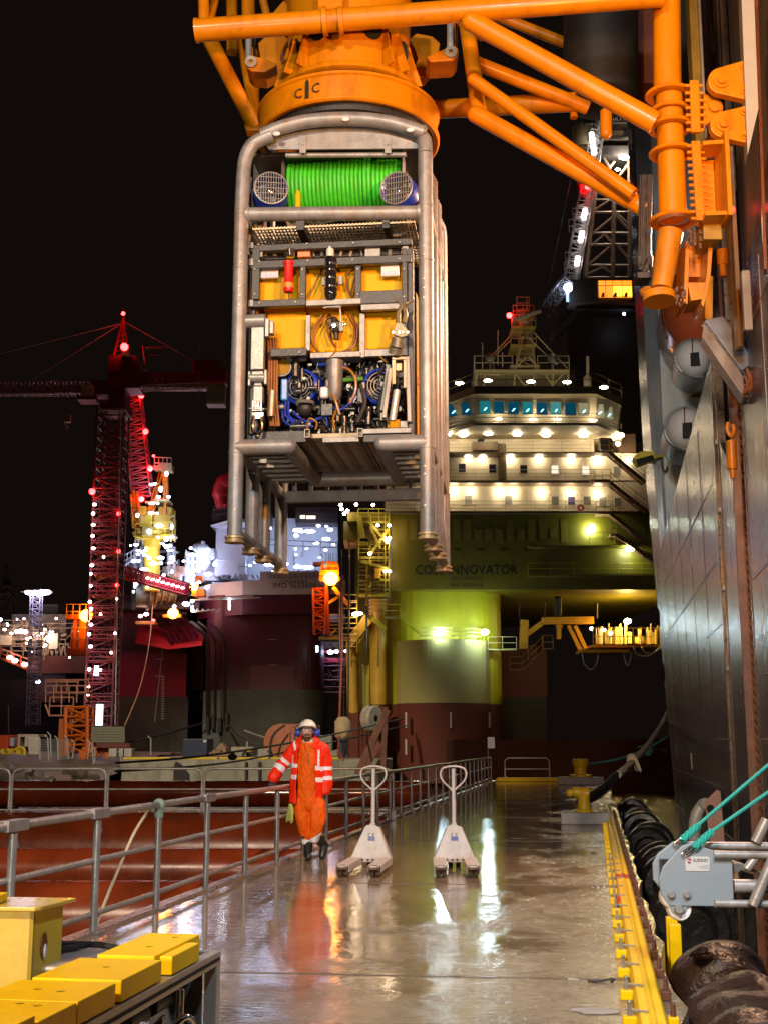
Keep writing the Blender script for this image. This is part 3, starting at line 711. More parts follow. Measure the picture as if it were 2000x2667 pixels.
# slewing drum behind the braces
drum = mat('dark_drum',(.009,.007,.006),.6,var=.4,vs=2,bump=.1)
a = P(1564,-60,17.2); b = P(1564,278,17.2)
MB().lathe([(.56,0),(.56,(a-b).length-.1),(.4,(a-b).length),(.001,(a-b).length)],a,(b-a),36).build('winch_drum',drum,t)
tub(1494,262,17,1494,306,17,10,'stub','flat'); tub(1578,288,16.6,1578,345,16.6,16,'stub',None,n=20); MB().sphere(P(1578,346,16.6),.09,16,8).build('stub_cap',Y,t)
mb = MB().pbox(1661,25,1703,215,17.4,.5).pbox(1666,215,1700,300,17.6,.4); mb.build('service_post',mat('orange_brown_box',(.13,.03,.01),.5,var=.25),t)
# ================================================================== launch cage and the underwater robot in it
CA = R(6.5); CX = V((math.cos(CA),-math.sin(CA),0)); CY = V((math.sin(CA),math.cos(CA),0))
CP = P(867,900,14.2); CM = Matrix((CX,CY,UZ)).transposed()
def F(px,py,dy=0): return RP(px,py,CP+CY*dy,CY)
O0 = F(867,1401)
def L3(px,py,dy=0): q = F(px,py,dy)-O0; return q.dot(CX), q.dot(CY), q.z
def W3(x,y,z): return O0+CX*x+CY*y+UZ*z
def fbox(mb,x0,y0,x1,y1,dy,depth):
    xm, ym = (x0+x1)/2, (y0+y1)/2
    a = L3(x0,ym,dy)[0]; b = L3(x1,ym,dy)[0]; tz = L3(xm,y0,dy)[2]; bz = L3(xm,y1,dy)[2]
    mb.box(W3((a+b)/2,dy+depth/2,(tz+bz)/2),(b-a,depth,tz-bz),CM); return mb
G = M['cage']
cg = thing('launch_cage','tall grey tubular launch cage hanging from the orange crane, carrying the robot','launch cage',O0+UZ*-.05)
xl_, xr_ = L3(620,1000)[0], L3(1111,1000)[0]; DEP = 2.75; PR = .088
ztop = L3(625,420)[2]; zarch = L3(690,352)[2]
zfoot = 0.0
for nm,x,sg in (('l',xl_,1),('r',xr_,-1)):
    for dy in (0,.9,1.62,DEP):
        if dy in (0,DEP):
            if sg > 0: pts = [W3(x,dy,zfoot),W3(x,dy,L3(622,540)[2]),W3(x+.02,dy,L3(622,430)[2]),W3(x+.09,dy,L3(630,385)[2]),W3(x+.2,dy,L3(650,366)[2]),W3(x+.36,dy,L3(680,352)[2])]
            else: pts = [W3(x,dy,zfoot),W3(x,dy,L3(1111,400)[2]),W3(x-.01,dy+(.03 if dy==0 else -.03),L3(1111,362)[2]),W3(x-.06,dy+(.12 if dy==0 else -.1),L3(1111,345)[2])]
            mb = MB().path(pts[:2],PR,20).path(smooth(pts[1:],5),PR,20)
            for k in range(3): 
                zz = L3(620,(560,700,1180)[k])[2]; mb.lathe([(PR,-.01),(PR+.006,-.008),(PR+.006,.008),(PR,.01)],W3(x,dy,zz),UZ,20)
            o = mb.build('corner_post',G,cg)
        else:
            mb = MB().path([W3(x,dy,zfoot),W3(x,dy,L3(620,415)[2]),W3(x-sg*-.08,dy,L3(620,385)[2])],PR*.95,18); o = mb.build('side_post',G,cg)
        MB().lathe([(PR,.045),(PR*1.28,.035),(PR*1.30,.012),(PR*1.1,.008),(PR*1.1,-.012),(PR*1.32,-.016),(PR*1.30,-.04),(.001,-.042)],W3(x,dy,zfoot),UZ,22).build('foot_pad',mat('foot_pad',(.40,.28,.14),.4,.3,var=.3,vs=10,dirt=(.15,.1,.06),dirt_amt=.6),o)
        if dy == 0:
            mb = MB()
            for py in (668,690,752,775,800,1085,1105,1230,1250,1330): 
                q = W3(x+.02*sg,dy,L3(620,py)[2])-CY*PR*.97; mb.lathe([(.001,.008),(.012,.008),(.016,0)],q,-CY,8)
            mb.build('bolt_head',M['galv'],o)
for x,sg in ((xl_,1),(xr_,-1)):
    MB().tube(W3(x,0,.09),W3(x,DEP,.09),PR*.8,n=16).build('skid_tube',G,cg)
    for z_ in (L3(620,560)[2],L3(620,1170)[2]): MB().tube(W3(x,0,z_),W3(x,DEP,z_),PR*.8,n=16).build('side_tube',G,cg)
    mb = MB()
    for i in range(2 if sg < 0 else 0): mb.beam(W3(x-sg*.02,.95+.7*i,L3(620,1170)[2]),W3(x-sg*.02,1.6+1.1*i,.1),.05,.05)
    for i in range(5): mb.tube(W3(x-.0,.2+.55*i,L3(620,560)[2]),W3(x-.0,.2+.55*i,L3(620,430)[2]),.03,n=8)
    mb.build('side_brace',G,cg)
    for dy_ in (.45,1.26,2.05,2.4): MB().tube(W3(x+sg*-.02,dy_,L3(620,1165)[2]),W3(x+sg*-.02,dy_,L3(620,420)[2]),.035,n=10).build('side_bar',G,cg)
# arch over the winch, plate behind it
ar = [W3(*L3(682,352)),W3(*L3(730,332)),W3(*L3(800,315)),W3(*L3(880,309)),W3(*L3(960,311)),W3(*L3(1030,322)),W3(*L3(1105,345))]
ar = [q-CY*.0 for q in ar]
MB().path(smooth(ar,5),PR,20).build('arch_tube',G,cg)
MB().path(smooth([q+CY*DEP for q in ar],5),PR,16).build('arch_tube',G,cg)
mb = MB().prism([W3(*L3(x,y,.12)) for x,y in ((700,388),(690,372),(715,352),(775,330),(870,322),(970,325),(1040,338),(1098,362),(1098,385))],CY*.03); pl = mb.build('arch_plate',G,cg)
mb = MB()
for x in (789,1010): mb.prism([W3(*L3(xx,yy,.10)) for xx,yy in ((x-9,352),(x+9,352),(x+8,397),(x-8,397))],CY*.02); mb.lathe([(.001,.01),(.018,.01),(.02,0)],F(x,374,.098),-CY,10)
build_each(mb,'bracket',G,pl)
MB().tube(F(745,404,.2),F(1056,402,.2),.032,n=12).build('guide_bar',G,cg)
mb = MB()
for x,y in ((720,347),(900,309),(1068,337)): mb.sphere(F(x,y,-.085),(.05,.02,.03),12,8,CM)
build_each(mb,'anode',M['plate_white'],cg)
# cross bar with welded collars
MB().tube(F(640,558),F(1096,553),PR*.98,n=20).build('cross_bar',G,cg); mb = MB()
for x,y in ((646,558),(1092,553)): mb.lathe([(PR*.98,-.03),(PR*1.16,-.02),(PR*1.16,.02),(PR*.98,.03)],F(x,y),CX,20)
build_each(mb,'weld_collar',G,cg)
# dark inside of the winch bay
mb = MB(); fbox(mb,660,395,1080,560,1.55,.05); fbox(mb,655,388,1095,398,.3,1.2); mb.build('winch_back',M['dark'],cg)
# drum of green tether
dc = F(880,492,.85); ln = .80; rad = .40; a = L3(760,492,.85)[0]-L3(880,492,.85)[0]; b = L3(1052,492,.85)[0]-L3(880,492,.85)[0]
prof = []; n_ = 27; pit = (b-a)/n_
for i in range(n_):
    c_ = a+pit*(i+.5); rr = rad+random.uniform(-.006,.006)+(.035 if i in (18,19) else 0)-(.02 if i>19 else 0)
    for j in range(7):
        th = math.pi*j/6; prof.append((rr+math.sin(th)*pit*.52-.02, c_-math.cos(th)*pit*.5))
dr = MB().lathe(prof,dc,CX,48).build('tether_drum',M['green'],cg)
mb = MB()
for xx in (a-.03,b+.03): mb.lathe([(.1,-.012),(.50,-.012),(.52,0),(.50,.012),(.1,.012)],dc+CX*xx,CX,40)
build_each(mb,'drum_flange',M['alu'],dr)
# small thrusters with grates
for x,nm in ((706,0),(1036,1)):
    c = F(x,494,.16); tilt = (CX*(-.25 if nm else .25)-CY).normalized(); 
    th = MB().lathe([(.205,.06),(.214,.05),(.22,-.25),(.20,-.25),(.195,.03),(.205,.06)],c,tilt,32).build('tether_thruster',M['blue'],cg)
    u,v_ = perp(tilt); mb = MB()
    for i in range(-6,7):
        d_ = i*.031; h_ = math.sqrt(max(.001,.205**2-d_**2)); mb.beam(c+tilt*.065+u*d_-v_*h_,c+tilt*.065+u*d_+v_*h_,.008,.012,tilt)
    for i in (-2,-1,0,1,2):
        d_ = i*.07; h_ = math.sqrt(max(.001,.205**2-d_**2)); mb.beam(c+tilt*.062+v_*d_-u*h_,c+tilt*.062+v_*d_+u*h_,.008,.012,tilt)
    mb.torus(c+tilt*.06,tilt,.205,.012,32,6); mb.build('grate',M['alu'],th)
    mb = MB().sphere(c-tilt*.08,.07,12,8)
    for k in range(4): mb.box(c-tilt*.05+(u*math.cos(k*1.57)+v_*math.sin(k*1.57))*.1,(.12,.02,.07))
    mb.build('propeller',M['chrome'],th)
mb = MB().tube(F(776,540,.2),F(776,505,.2),.035,n=12).tube(F(776,505,.2),F(776,497,.2),.022,n=10); mb.build('lamp_bottle',M['float'],cg)
# grating shelf over the robot
zs = L3(867,583,0)[2]; mb = MB()
for i in range(46): x = xl_+.14+(xr_-xl_-.28)*i/45; mb.box(W3(x,.75,zs),(.010,1.45,.028),CM)
for i in range(17): mb.box(W3((xl_+xr_)/2,.05+1.42*i/16,zs+.004),(xr_-xl_-.28,.008,.02),CM)
mb.build('grating',mat('amber_grating',(.42,.33,.22),.4,.5,var=.3,vs=5),cg)
mb = MB()
for x,w_ in ((782,20),(1005,17)): fbox(mb,x-w_/2,570,x+w_/2,592,-.0,.03); xx = L3(x,580)[0]; mb.box(W3(xx,.75,zs-.03),(w_*.0045,1.5,.04),CM)
build_each(mb,'shelf_bearer',M['blackframe'],cg)
mb = MB(); fbox(mb,640,630,1100,1160,DEP-.02,.03); 
# lower fork tubes and rear beam
zf = L3(640,1165)[2]
for sg,x0,x1 in ((1,xl_,L3(752,1170)[0]),(-1,xr_,L3(995,1165)[0])):
    mb = MB().tube(W3(x0,0,zf),W3(x1,0,zf),.095,n=22).sphere(W3(x1,0,zf),.095,22,12).tube(W3(x1,0,zf),W3(x1,1.9,zf),.095,n=22); mb.build('fork_tube',G,cg)
    mb = MB()
    for i in range(6): mb.beam(W3(x0,.35+.27*i,zf-.03),W3(x1,.35+.27*i,zf-.03),.06,.05)
    mb.build('fork_slats',G,cg)
MB().tube(W3(L3(752,1170)[0],1.9,zf),W3(L3(995,1165)[0],1.9,zf),.10,n=20).build('rear_tube',G,cg)
zz = L3(900,1292,DEP)[2]; MB().box(W3((xl_+xr_)/2,DEP,zz),(xr_-xl_,.10,.16),CM).build('rear_beam',G,cg,bev=.01)
mb = MB().box(W3((xl_+xr_)/2,DEP-.15,zz+.2),(xr_-xl_,.05,.05),CM)
for i in range(9): mb.box(W3(xl_+.2+.23*i,DEP-.1,zz+.13),(.05,.05,.12),CM)
mb.build('rear_lattice',G,cg)

# ------------------------------------------------------------------ the robot
rv = thing('underwater_robot','yellow and black work class underwater robot parked inside the launch cage','underwater robot',W3(0,1.2,L3(867,1150)[2]))
BF, FL, AL = M['blackframe'], M['float'], M['alu']
def rb(name,m_,rects,bev=.006,parent=rv):
    o = None
    for r_ in rects: o = fbox(MB(),*r_).build(name,m_,parent,bev=bev)
    return o
rb('float_block',FL,[(674,686,786,784,.34,1.2)],.02); rb('float_block',FL,[(792,684,927,790,.36,1.2)],.02); rb('float_block',FL,[(936,682,1050,778,.34,1.2)],.02)
rb('float_block',FL,[(695,812,797,908,.36,1.2)],.02); rb('float_block',FL,[(806,810,936,916,.40,1.2)],.02); rb('float_block',FL,[(948,810,1046,908,.36,1.2)],.02)
rb('side_float',FL,[(1066,760,1086,1160,.45,2.0),(652,690,664,900,.45,2.0)],.02)
rb('rear_float',FL,[(672,640,1050,900,1.6,.8)],.05)
fr = [('frame_beam',(648,628,1072,645,.14,.10)),('frame_beam',(650,670,1072,690,.13,.10)),('frame_beam',(650,779,796,797,.13,.09)),('frame_beam',(936,755,1050,789,.13,.09)),
      ('frame_post',(656,645,676,779,.135,.09)),('frame_post',(781,690,796,779,.135,.08)),('frame_post',(924,690,940,779,.135,.08)),('frame_post',(1046,645,1060,789,.135,.08)),('frame_post',(1062,645,1077,1160,.16,.10)),
      ('skid_beam',(664,1122,797,1153,.12,.10)),('skid_beam',(946,1130,1074,1150,.12,.10)),('frame_beam',(704,906,798,927,.14,.08)),('frame_post',(649,798,662,1130,.2,.10))]
for nm,r_ in fr: rb(nm,BF,[r_],.008)
rb('frame_post',BF,[(1067,640,1078,1150,1.2,.1)]); rb('frame_post',BF,[(1067,640,1078,1150,2.3,.1)])
mb = MB()
for x,y in ((674,636),(800,634),(920,632),(1040,630),(676,680),(802,678),(918,676),(1040,673),(664,700),(664,765),(788,702),(788,766),(932,700),(932,766),(1052,700),(1052,772),(676,788),(770,786),(780,917)):
    mb.lathe([(.001,.008),(.012,.008),(.014,0)],F(x,y,.127),-CY,8)
mb.build('frame_bolts',AL,rv)
rb('end_cap',AL,[(648,630,660,645,.12,.02),(648,672,660,690,.11,.02),(647,780,660,797,.11,.02)],.003)
rb('alu_bar',AL,[(797,778,940,793,.12,.08),(940,790,1052,805,.14,.08)],.006); rb('alu_bar',AL,[(796,820,808,912,.24,.06),(936,815,950,930,.24,.06)],.004)
rb('alu_bar',AL,[(950,908,1064,926,.22,.06),(1050,800,1062,915,.24,.05)],.004); rb('alu_bar',AL,[(808,916,938,930,.2,.25),(840,1138,935,1151,.14,.08)],.005)
rb('alu_bar',AL,[(945,1115,1070,1128,.10,.10)],.005); rb('alu_bar',AL,[(664,647,684,668,.16,.05),(1048,640,1062,660,.16,.05),(850,796,888,799,.12,.02)],.003)
rb('top_tray',M['dark'],[(680,648,1046,668,.3,1.2)]); mb = MB()
for i in range(14): x = 690+i*25; mb.tube(F(x,650,.28),F(x+random.uniform(-5,5),667,.28),random.uniform(.012,.03),n=8)
mb.build('tray_fittings',AL,rv)
rb('grey_box',AL,[(950,645,990,668,.2,.1)]); rb('orange_box',mat('orange_box',(.5,.16,.03),.4),[(775,648,808,668,.2,.1)])
# hollow skid ends and rails running back under the robot
for x,y in ((800,1128),(938,1126)):
    mb = MB(); fbox(mb,x-7,y-11,x-5,y+11,.08,.05); fbox(mb,x+5,y-11,x+7,y+11,.08,.05); fbox(mb,x-7,y-11,x+7,y-9,.08,.05); fbox(mb,x-7,y+9,x+7,y+11,.08,.05); mb.build('hollow_end',AL,rv)
    rb('skid_rail',mat('brown_metal',(.16,.11,.075),.5,.3,var=.3),[(x-6,y-9,x+6,y+9,.14,2.2)])
rb('belly_plate',mat('belly_plate',(.36,.31,.22),.5,.2,var=.3,vs=9,dirt=(.14,.1,.06),dirt_amt=.6,streak=False),[(664,1128,1070,1140,.3,2.0)])
mb = MB()
for i in range(9): fbox(mb,680+40*i,1140,696+40*i,1146,.35,1.9)
for i in range(5): fbox(mb,664,1140,1070,1148,.45+.42*i,.06)
mb.build('belly_ribs',mat('belly_rib',(.20,.15,.10),.5,.3,var=.35,vs=6),rv)
rb('belly_grille',AL,[(850,1142,955,1146,.7,1.0)])
# dark box painting the shade of the void, machinery in front
rb('void_shade',M['dark'],[(676,912,1058,1128,.85,1.4)]); 
mb = MB()
for i in range(120):
    x = random.uniform(700,1040); y = random.uniform(940,1125); d_ = random.uniform(.3,.8); a = F(x,y,d_); l_ = random.uniform(.03,.13); r_ = random.uniform(.012,.045)
    k = random.random(); ax = CX if k<.35 else (UZ if k<.7 else CY); mb.tube(a-ax*l_,a+ax*l_,r_,n=10)
    if k>.5: mb.lathe([(r_,.0),(r_*1.5,.0),(r_*1.5,.02),(r_,.02)],a+ax*l_*.6,ax,10)
for i in range(40):
    x = random.uniform(700,1050); y = random.uniform(930,1120); fbox(mb,x,y,x+random.uniform(6,22),y+random.uniform(6,20),random.uniform(.35,.8),.08)
mb.build('valve_packs',mat('dark_hydraulics',(.055,.053,.05),.3,.5,var=.6,vs=10),rv)
mb = MB()
for i in range(46):
    x = random.uniform(770,1010); y = random.uniform(1020,1122); mb.sphere(F(x,y,random.uniform(.25,.5)),random.uniform(.012,.026),8,6)
    a = F(random.uniform(700,1050),random.uniform(930,1120),.4); mb.tube(a,a+CX*random.uniform(-.08,.08)+UZ*random.uniform(-.08,.08),.008,n=6)
mb.build('fittings',M['chrome'],rv)
def hose(pts,r,m_,k=6): 
    return MB().path(smooth([F(*p) for p in pts],k),r,8)
def hoses(name,m_,lst):
    for pts,r in lst: MB().path(smooth([F(*p) for p in pts],6),r,8).build(name,m_,rv)
hoses('brown_hose',M['brown'],[([(838,695,.3),(826,730,.28),(806,770,.28)],.010),([(930,690,.3),(905,712,.28),(904,745,.28),(912,768,.28)],.013),([(940,690,.3),(922,730,.28),(914,770,.28)],.012),
  ([(848,822,.32),(820,850,.3),(812,890,.3),(830,918,.25)],.013),([(915,818,.3),(930,860,.3),(922,900,.28),(895,920,.26)],.015),([(905,818,.3),(924,858,.3),(915,902,.28),(890,916,.26)],.012),([(950,815,.3),(932,850,.26),(930,880,.26)],.010),
  ([(870,825,.3),(852,850,.26),(862,885,.24),(876,905,.22)],.012)])
hoses('amber_hose',M['amber'],[([(855,815,.32),(824,860,.28),(822,900,.26),(850,930,.22),(872,918,.2),(876,890,.2)],.011),([(838,820,.3),(814,862,.28),(818,900,.26),(842,925,.22)],.012),([(868,955,.3),(905,960,.26),(925,985,.25),(925,1020,.25),(910,1050,.25)],.016),([(862,1018,.25),(875,1045,.22),(885,1080,.22)],.018),([(985,910,.28),(990,928,.24),(1010,945,.22)],.013),([(872,1120,.25),(868,1090,.24),(880,1060,.24)],.014),
  ([(690,985,.5),(700,1050,.45),(720,1110,.4)],.02),([(705,1000,.5),(712,1060,.45)],.02),([(800,1118,.2),(806,1090,.18),(825,1100,.18),(822,1118,.2)],.012)])
hoses('blue_hose',M['blue'],[([(745,1040,.4),(745,1080,.35),(775,1105,.3),(815,1110,.3)],.016),([(752,1045,.4),(755,1085,.35),(785,1100,.3)],.014),([(830,950,.35),(870,948,.3),(900,955,.3)],.018),([(928,1010,.28),(920,1040,.26),(890,1065,.25),(870,1062,.25)],.014),([(760,1070,.35),(800,1098,.3),(845,1085,.28),(852,1110,.25)],.015),([(735,1050,.4),(740,1095,.36),(780,1118,.3)],.014)])
hoses('black_hose',M['black'],[([(860,850,.3),(850,835,.26),(870,826,.26),(884,840,.26)],.012),([(1010,915,.3),(1000,950,.28),(985,975,.3)],.02),([(1005,1000,.25),(990,1060,.25),(1000,1110,.25)],.035),([(720,930,.5),(760,940,.5),(800,935,.5)],.03),([(820,1010,.3),(840,1040,.28),(830,1080,.28)],.02),([(940,1000,.3),(950,1050,.3),(930,1100,.3)],.03)])
# main thrusters: blue ducts with guards
for x,y,r_,tx_ in ((786,1008,.195,.45),(992,1008,.20,-.4)):
    c = F(x,y,.45); ax = (CX*-tx_*.6-CY).normalized(); 
    th = MB().lathe([(r_,.05),(r_*1.14,.03),(r_*1.16,-.2),(r_*.98,-.2),(r_*.92,.02),(r_,.05)],c,ax,36).build('thruster',M['blue'],rv)
    mb = MB(); u,v_ = perp(ax)
    for q in (.25,.45,.65,.85): mb.torus(c+ax*.06,ax,r_*q,.006,28,5)
    for k in range(6): an=k*math.pi/3+.4; mb.tube(c+ax*.06,c+ax*.05+(u*math.cos(an)+v_*math.sin(an))*r_,.007,n=6)
    mb.build('guard',AL,th)
    MB().sphere(c-ax*.05,(.07,.07,.07),14,10).lathe([(r_*.9,-.12),(.05,-.1)],c,ax,24).build('propeller_hub',M['dark'],th)
MB().path([F(742,1008,.35),F(745,975,.35)],.03,8)
rb('blue_cover',M['bluebright'],[(731,985,748,1042,.33,.12)],.02)
MB().sphere(F(795,1065,.35),.10,18,12).build('black_float',M['black'],rv); MB().lathe([(.11,-.02),(.12,0),(.11,.02)],F(795,1050,.32),UZ,24).build('float_band',AL,rv)
MB().lathe([(.001,.02),(.105,.02),(.11,0),(.11,-.25)],F(733,955,.35),(CX*.15-CY).normalized(),28).build('amber_lens',mat('amber_dome',(.30,.17,.02),.12,var=.2),rv); MB().torus(F(733,955,.33),(CX*.15-CY).normalized(),.115,.011,28,6).build('lens_ring',AL,rv)
# red transponder, centre lamp housing, camera, small lights
rd = MB().lathe([(.001,-.20),(.05,-.20),(.062,-.18),(.062,-.12),(.057,-.11),(.057,.15),(.068,.155),(.068,.19),(.055,.20),(.001,.2)],F(752,720,.14),UZ,24).build('red_transponder',M['red'],rv)
MB().lathe([(.0635,-.04),(.0635,.02)],F(752,742,.14),UZ,24).build('orange_band',mat('orange_band',(.8,.22,.02),.4),rd)
MB().tube(F(752,762,.14),F(753,780,.14),.006,n=6).build('tail',M['black'],rd)
mb = MB().lathe([(.001,-.32),(.055,-.31),(.075,-.26),(.078,-.18),(.07,-.17),(.07,.2),(.06,.22),(.001,.22)],F(862,716,.12),UZ,26); hl = mb.build('camera_housing',mat('dark_glass_tube',(.03,.028,.035),.12,.6,var=.5,vs=8),rv)
mb = MB()
for zz in (-.16,-.05,.05,.13): mb.lathe([(.071,-.012),(.079,-.01),(.079,.01),(.071,.012)],F(862,716,.12)+UZ*zz,UZ,26)
build_each(mb,'housing_band',M['chrome'],hl); MB().lathe([(.045,-.06),(.05,0),(.04,.07)],F(860,656,.18),UZ,18).build('top_light',M['white'],rv)
rb('housing_clamp',AL,[(838,720,848,742,.2,.04),(880,718,892,740,.2,.04)])
mb = MB().tube(F(757,668,.17),F(757,650,.17),.055,n=18).lathe([(.056,-.02),(.064,-.015),(.064,.02),(.056,.025)],F(757,655,.17),UZ,18); mb.build('lamp_head',M['chrome'],rv)
mb = MB().tube(F(872,835,.26),F(876,866,.22),.045,n=16).tube(F(876,866,.22),F(876,884,.22),.032,n=14); fbox(mb,864,838,882,858,.2,.1); fbox(mb,858,832,868,850,.24,.1); cm_ = mb.build('pan_tilt_camera',M['dark'],rv); MB().lathe([(.001,.012),(.022,.012),(.026,0)],F(871,848,.2),-CY,14).build('lens',M['chrome'],cm_)
mb = MB().path([F(842,800,.18),F(886,800,.18),F(888,838,.18)],.012,8); mb.build('camera_arm',M['white'],rv); rb('camera_clamp',AL,[(883,838,894,862,.18,.06)]); MB().tube(F(892,846,.16),F(902,844,.16),.02,n=10).build('clamp_pin',M['chrome'],rv)
for x,y,rot in ((703,708,0),(1016,703,0)):
    pl = rb('lamp_box',M['white'],[(x-24,y-14,x+22,y+15,.22,.06)],.012); mb = MB(); fbox(mb,x-19,y+2,x+19,y+12,.217,.004); mb.build('label_strip',mat('blue_grey_label',(.35,.42,.6),.4,var=.5,vs=60),pl)
rb('white_canister',M['white'],[(832,1005,854,1036,.2,.1)],.03); rb('grey_canister',M['alu'],[(846,985,858,1010,.24,.1)],.03)
MB().lathe([(.11,0),(.1,-.2),(.085,-.42),(.05,-.5)],F(872,940,.3),UZ,26).build('grey_cone',AL,rv)
rb('dark_box',mat('slate_box',(.04,.045,.06),.4,var=.3,vs=8),[(836,1050,866,1082,.22,.12),(930,1010,950,1050,.3,.1)],.01)
rb('grey_strap',AL,[(942,995,950,1012,.28,.05)]); hoses('green_tube',mat('green_tube',(.07,.22,.03),.4),[([(890,990,.35),(920,988,.33),(946,986,.33)],.028)])
rb('tool_block',FL,[(1008,1092,1040,1114,.2,.2)],.01); rb('tool_block',AL,[(1040,1095,1062,1114,.18,.1)],.01); rb('cylinder_stub',AL,[(717,1052,740,1064,.3,.2)],.02)
rb('orange_side',mat('orange_side',(.6,.2,.02),.4,var=.3),[(1074,980,1090,1000,.5,.1),(1074,1040,1088,1056,.6,.1),(1074,1080,1092,1098,.7,.1),(1076,1120,1094,1140,.8,.1)],.01)
# manipulator arm folded down on the left
def arm_seg(name,m_,rects,bev=.012): return rb(name,m_,rects,bev)
arm = arm_seg('manipulator_arm',mat('arm_alloy',(.26,.27,.27),.4,.4,var=.15,vs=8,dirt=(.2,.17,.13),dirt_amt=.4),[(653,850,687,962,.02,.12),(655,965,686,984,.0,.14)])
am = arm.data.materials[0]
MB().tube(F(643,838,.05),F(692,836,.05),.088,n=24).build('shoulder_joint',am,arm); mb = MB(); fbox(mb,690,828,700,876,.02,.12); fbox(mb,702,834,712,868,.05,.1); build_each(mb,'shoulder_plate',am,arm,bev=.008)
mb = MB().tube(F(650,984,.05),F(692,984,.05),.06,n=20); fbox(mb,646,966,652,1004,.0,.12); fbox(mb,688,962,695,1000,.0,.12); mb.build('elbow_joint',am,arm,bev=.006)
mb = MB(); fbox(mb,657,1003,684,1048,.0,.11); fbox(mb,660,995,682,1006,.02,.08); mb.build('forearm',am,arm,bev=.02)
mb = MB()
for x in (659,666,673,680): mb.tube(F(x,1046,-.0),F(x,1070,-.0),.014,n=10)
mb.tube(F(650,1064,.0),F(688,1066,.0),.02,n=10); fbox(mb,658,1046,682,1072,.03,.08); fbox(mb,657,1074,686,1090,.0,.08); mb.sphere(F(660,1086,-.01),.022,10,8).sphere(F(683,1086,-.01),.022,10,8); mb.build('wrist',M['chrome'],arm)
mb = MB()
for sg in (-1,1): 
    q = [F(670+sg*x,y,.0) for x,y in ((9,1090),(12,1108),(8,1126),(-3,1136))]; mb.path(smooth(q,5),[.024]*5+[.022]*5+[.016]*5+[.010],8)
build_each(mb,'gripper_jaw',M['chrome'],arm)
mb = MB()
for x in (698,704,712,718): mb.path(smooth([F(x,880,.25),F(x+3,950,.25),F(x+2,1040,.25),F(x+8,1110,.25)],5),.022,8)
mb.build('arm_hose',M['brown'],arm); MB().tube(F(710,1018,.15),F(706,1085,.15),.05,n=16).build('ram',mat('brown_ram',(.24,.17,.12),.35,.4,var=.2),arm)
# five function arm on the right with jaws pointing up
olive = mat('olive_alloy',(.17,.155,.10),.4,.4,var=.25,vs=10); ar2 = MB().tube(F(1032,905,.02),F(1037,880,.0),.075,n=20).tube(F(1028,922,.05),F(1032,905,.02),.08,n=20).build('grabber_arm',mat('grabber_alloy',(.22,.20,.16),.35,.5,var=.4,vs=14),rv)
mb = MB().prism([F(x,y,-.06) for x,y in ((1025,872),(1022,862),(1026,856),(1032,838),(1045,838),(1060,856),(1064,864),(1060,874),(1045,878))],CY*.05); mb.build('jaw_base',olive,ar2,bev=.006)
mb = MB()
for q in ([(1036,840),(1038,815),(1046,798),(1062,788),(1075,782)],[(1052,840),(1056,818),(1050,798),(1040,786),(1028,775)]): mb.path(smooth([F(x,y,-.04) for x,y in q],5),[.03]*5+[.028]*5+[.024]*5+[.017]*5+[.009],8)
build_each(mb,'jaw',olive,ar2)
mb = MB()
for x,y in ((1024,866),(1062,866),(1040,866),(1050,866)): mb.lathe([(.001,.02),(.016,.02),(.018,0)],F(x,y,-.06),-CY,10)
build_each(mb,'jaw_bolt',M['chrome'],ar2)
mb = MB(); fbox(mb,1020,930,1030,1000,.05,.05); fbox(mb,1050,930,1058,1010,.05,.05); fbox(mb,1020,928,1058,936,.04,.1); fbox(mb,1030,945,1046,965,.08,.08); mb.build('arm_fork',mat('olive_brown',(.27,.2,.12),.4,.4,var=.3),ar2,bev=.006)
MB().tube(F(1037,965,.05),F(1034,1020,.05),.010,n=8).build('ram_rod',M['chrome'],ar2); MB().tube(F(1034,1016,.05),F(1022,1095,.05),.042,n=16).build('ram',M['galv'],ar2)
mb = MB(); mb.beam(F(1018,960,.1),F(1000,1090,.1),.05,.08); mb.beam(F(1060,930,.14),F(1066,1100,.14),.05,.08); mb.beam(F(1012,950,.2),F(995,1070,.16),.05,.05); mb.build('arm_link',mat('arm_link',(.2,.17,.13),.4,.4,var=.3),ar2,bev=.006)
rb('square_socket',AL,[(990,1074,1008,1094,.16,.05)],.004)
MB().sphere(F(1030,606,.4),(.12,.05,.045),14,8,CM).build('grey_pod',M['plate_white'],cg)
# ================================================================== the ship alongside, on the right
def hullmat(name, c, rough=.24):
    m = mat(name, c, rough, var=.18, vs=.8, dirt=(.07,.05,.05), dirt_amt=.3, dirt_scale=.5, rv=.08, spec=.75)
    t = m.node_tree; N = t.nodes; L = t.links; b = N['Principled BSDF']; tc = N.new('ShaderNodeTexCoord')
    mp = N.new('ShaderNodeMapping'); mp.inputs['Scale'].default_value = (1,1,.035); L.new(tc.outputs['Object'], mp.inputs['Vector'])
    n1 = N.new('ShaderNodeTexNoise'); n1.inputs['Scale'].default_value = 6.5; n1.inputs['Detail'].default_value = 5; L.new(mp.outputs['Vector'], n1.inputs['Vector'])
    bp = N.new('ShaderNodeBump'); bp.inputs['Strength'].default_value = .7; bp.inputs['Distance'].default_value = .05; L.new(n1.outputs['Fac'], bp.inputs['Height'])
    L.new(bp.outputs['Normal'], b.inputs['Normal']); return m
HULL = hullmat('grey_hull_paint', (.082,.088,.135)); SUP = hullmat('pale_ship_paint', (.55,.55,.52), .3)
LZ = [(-2.6,3.12),(-.5,2.98),(2,2.85),(5,2.7),(9,2.5),(13,2.3),(20,2.2),(34,2.12)]
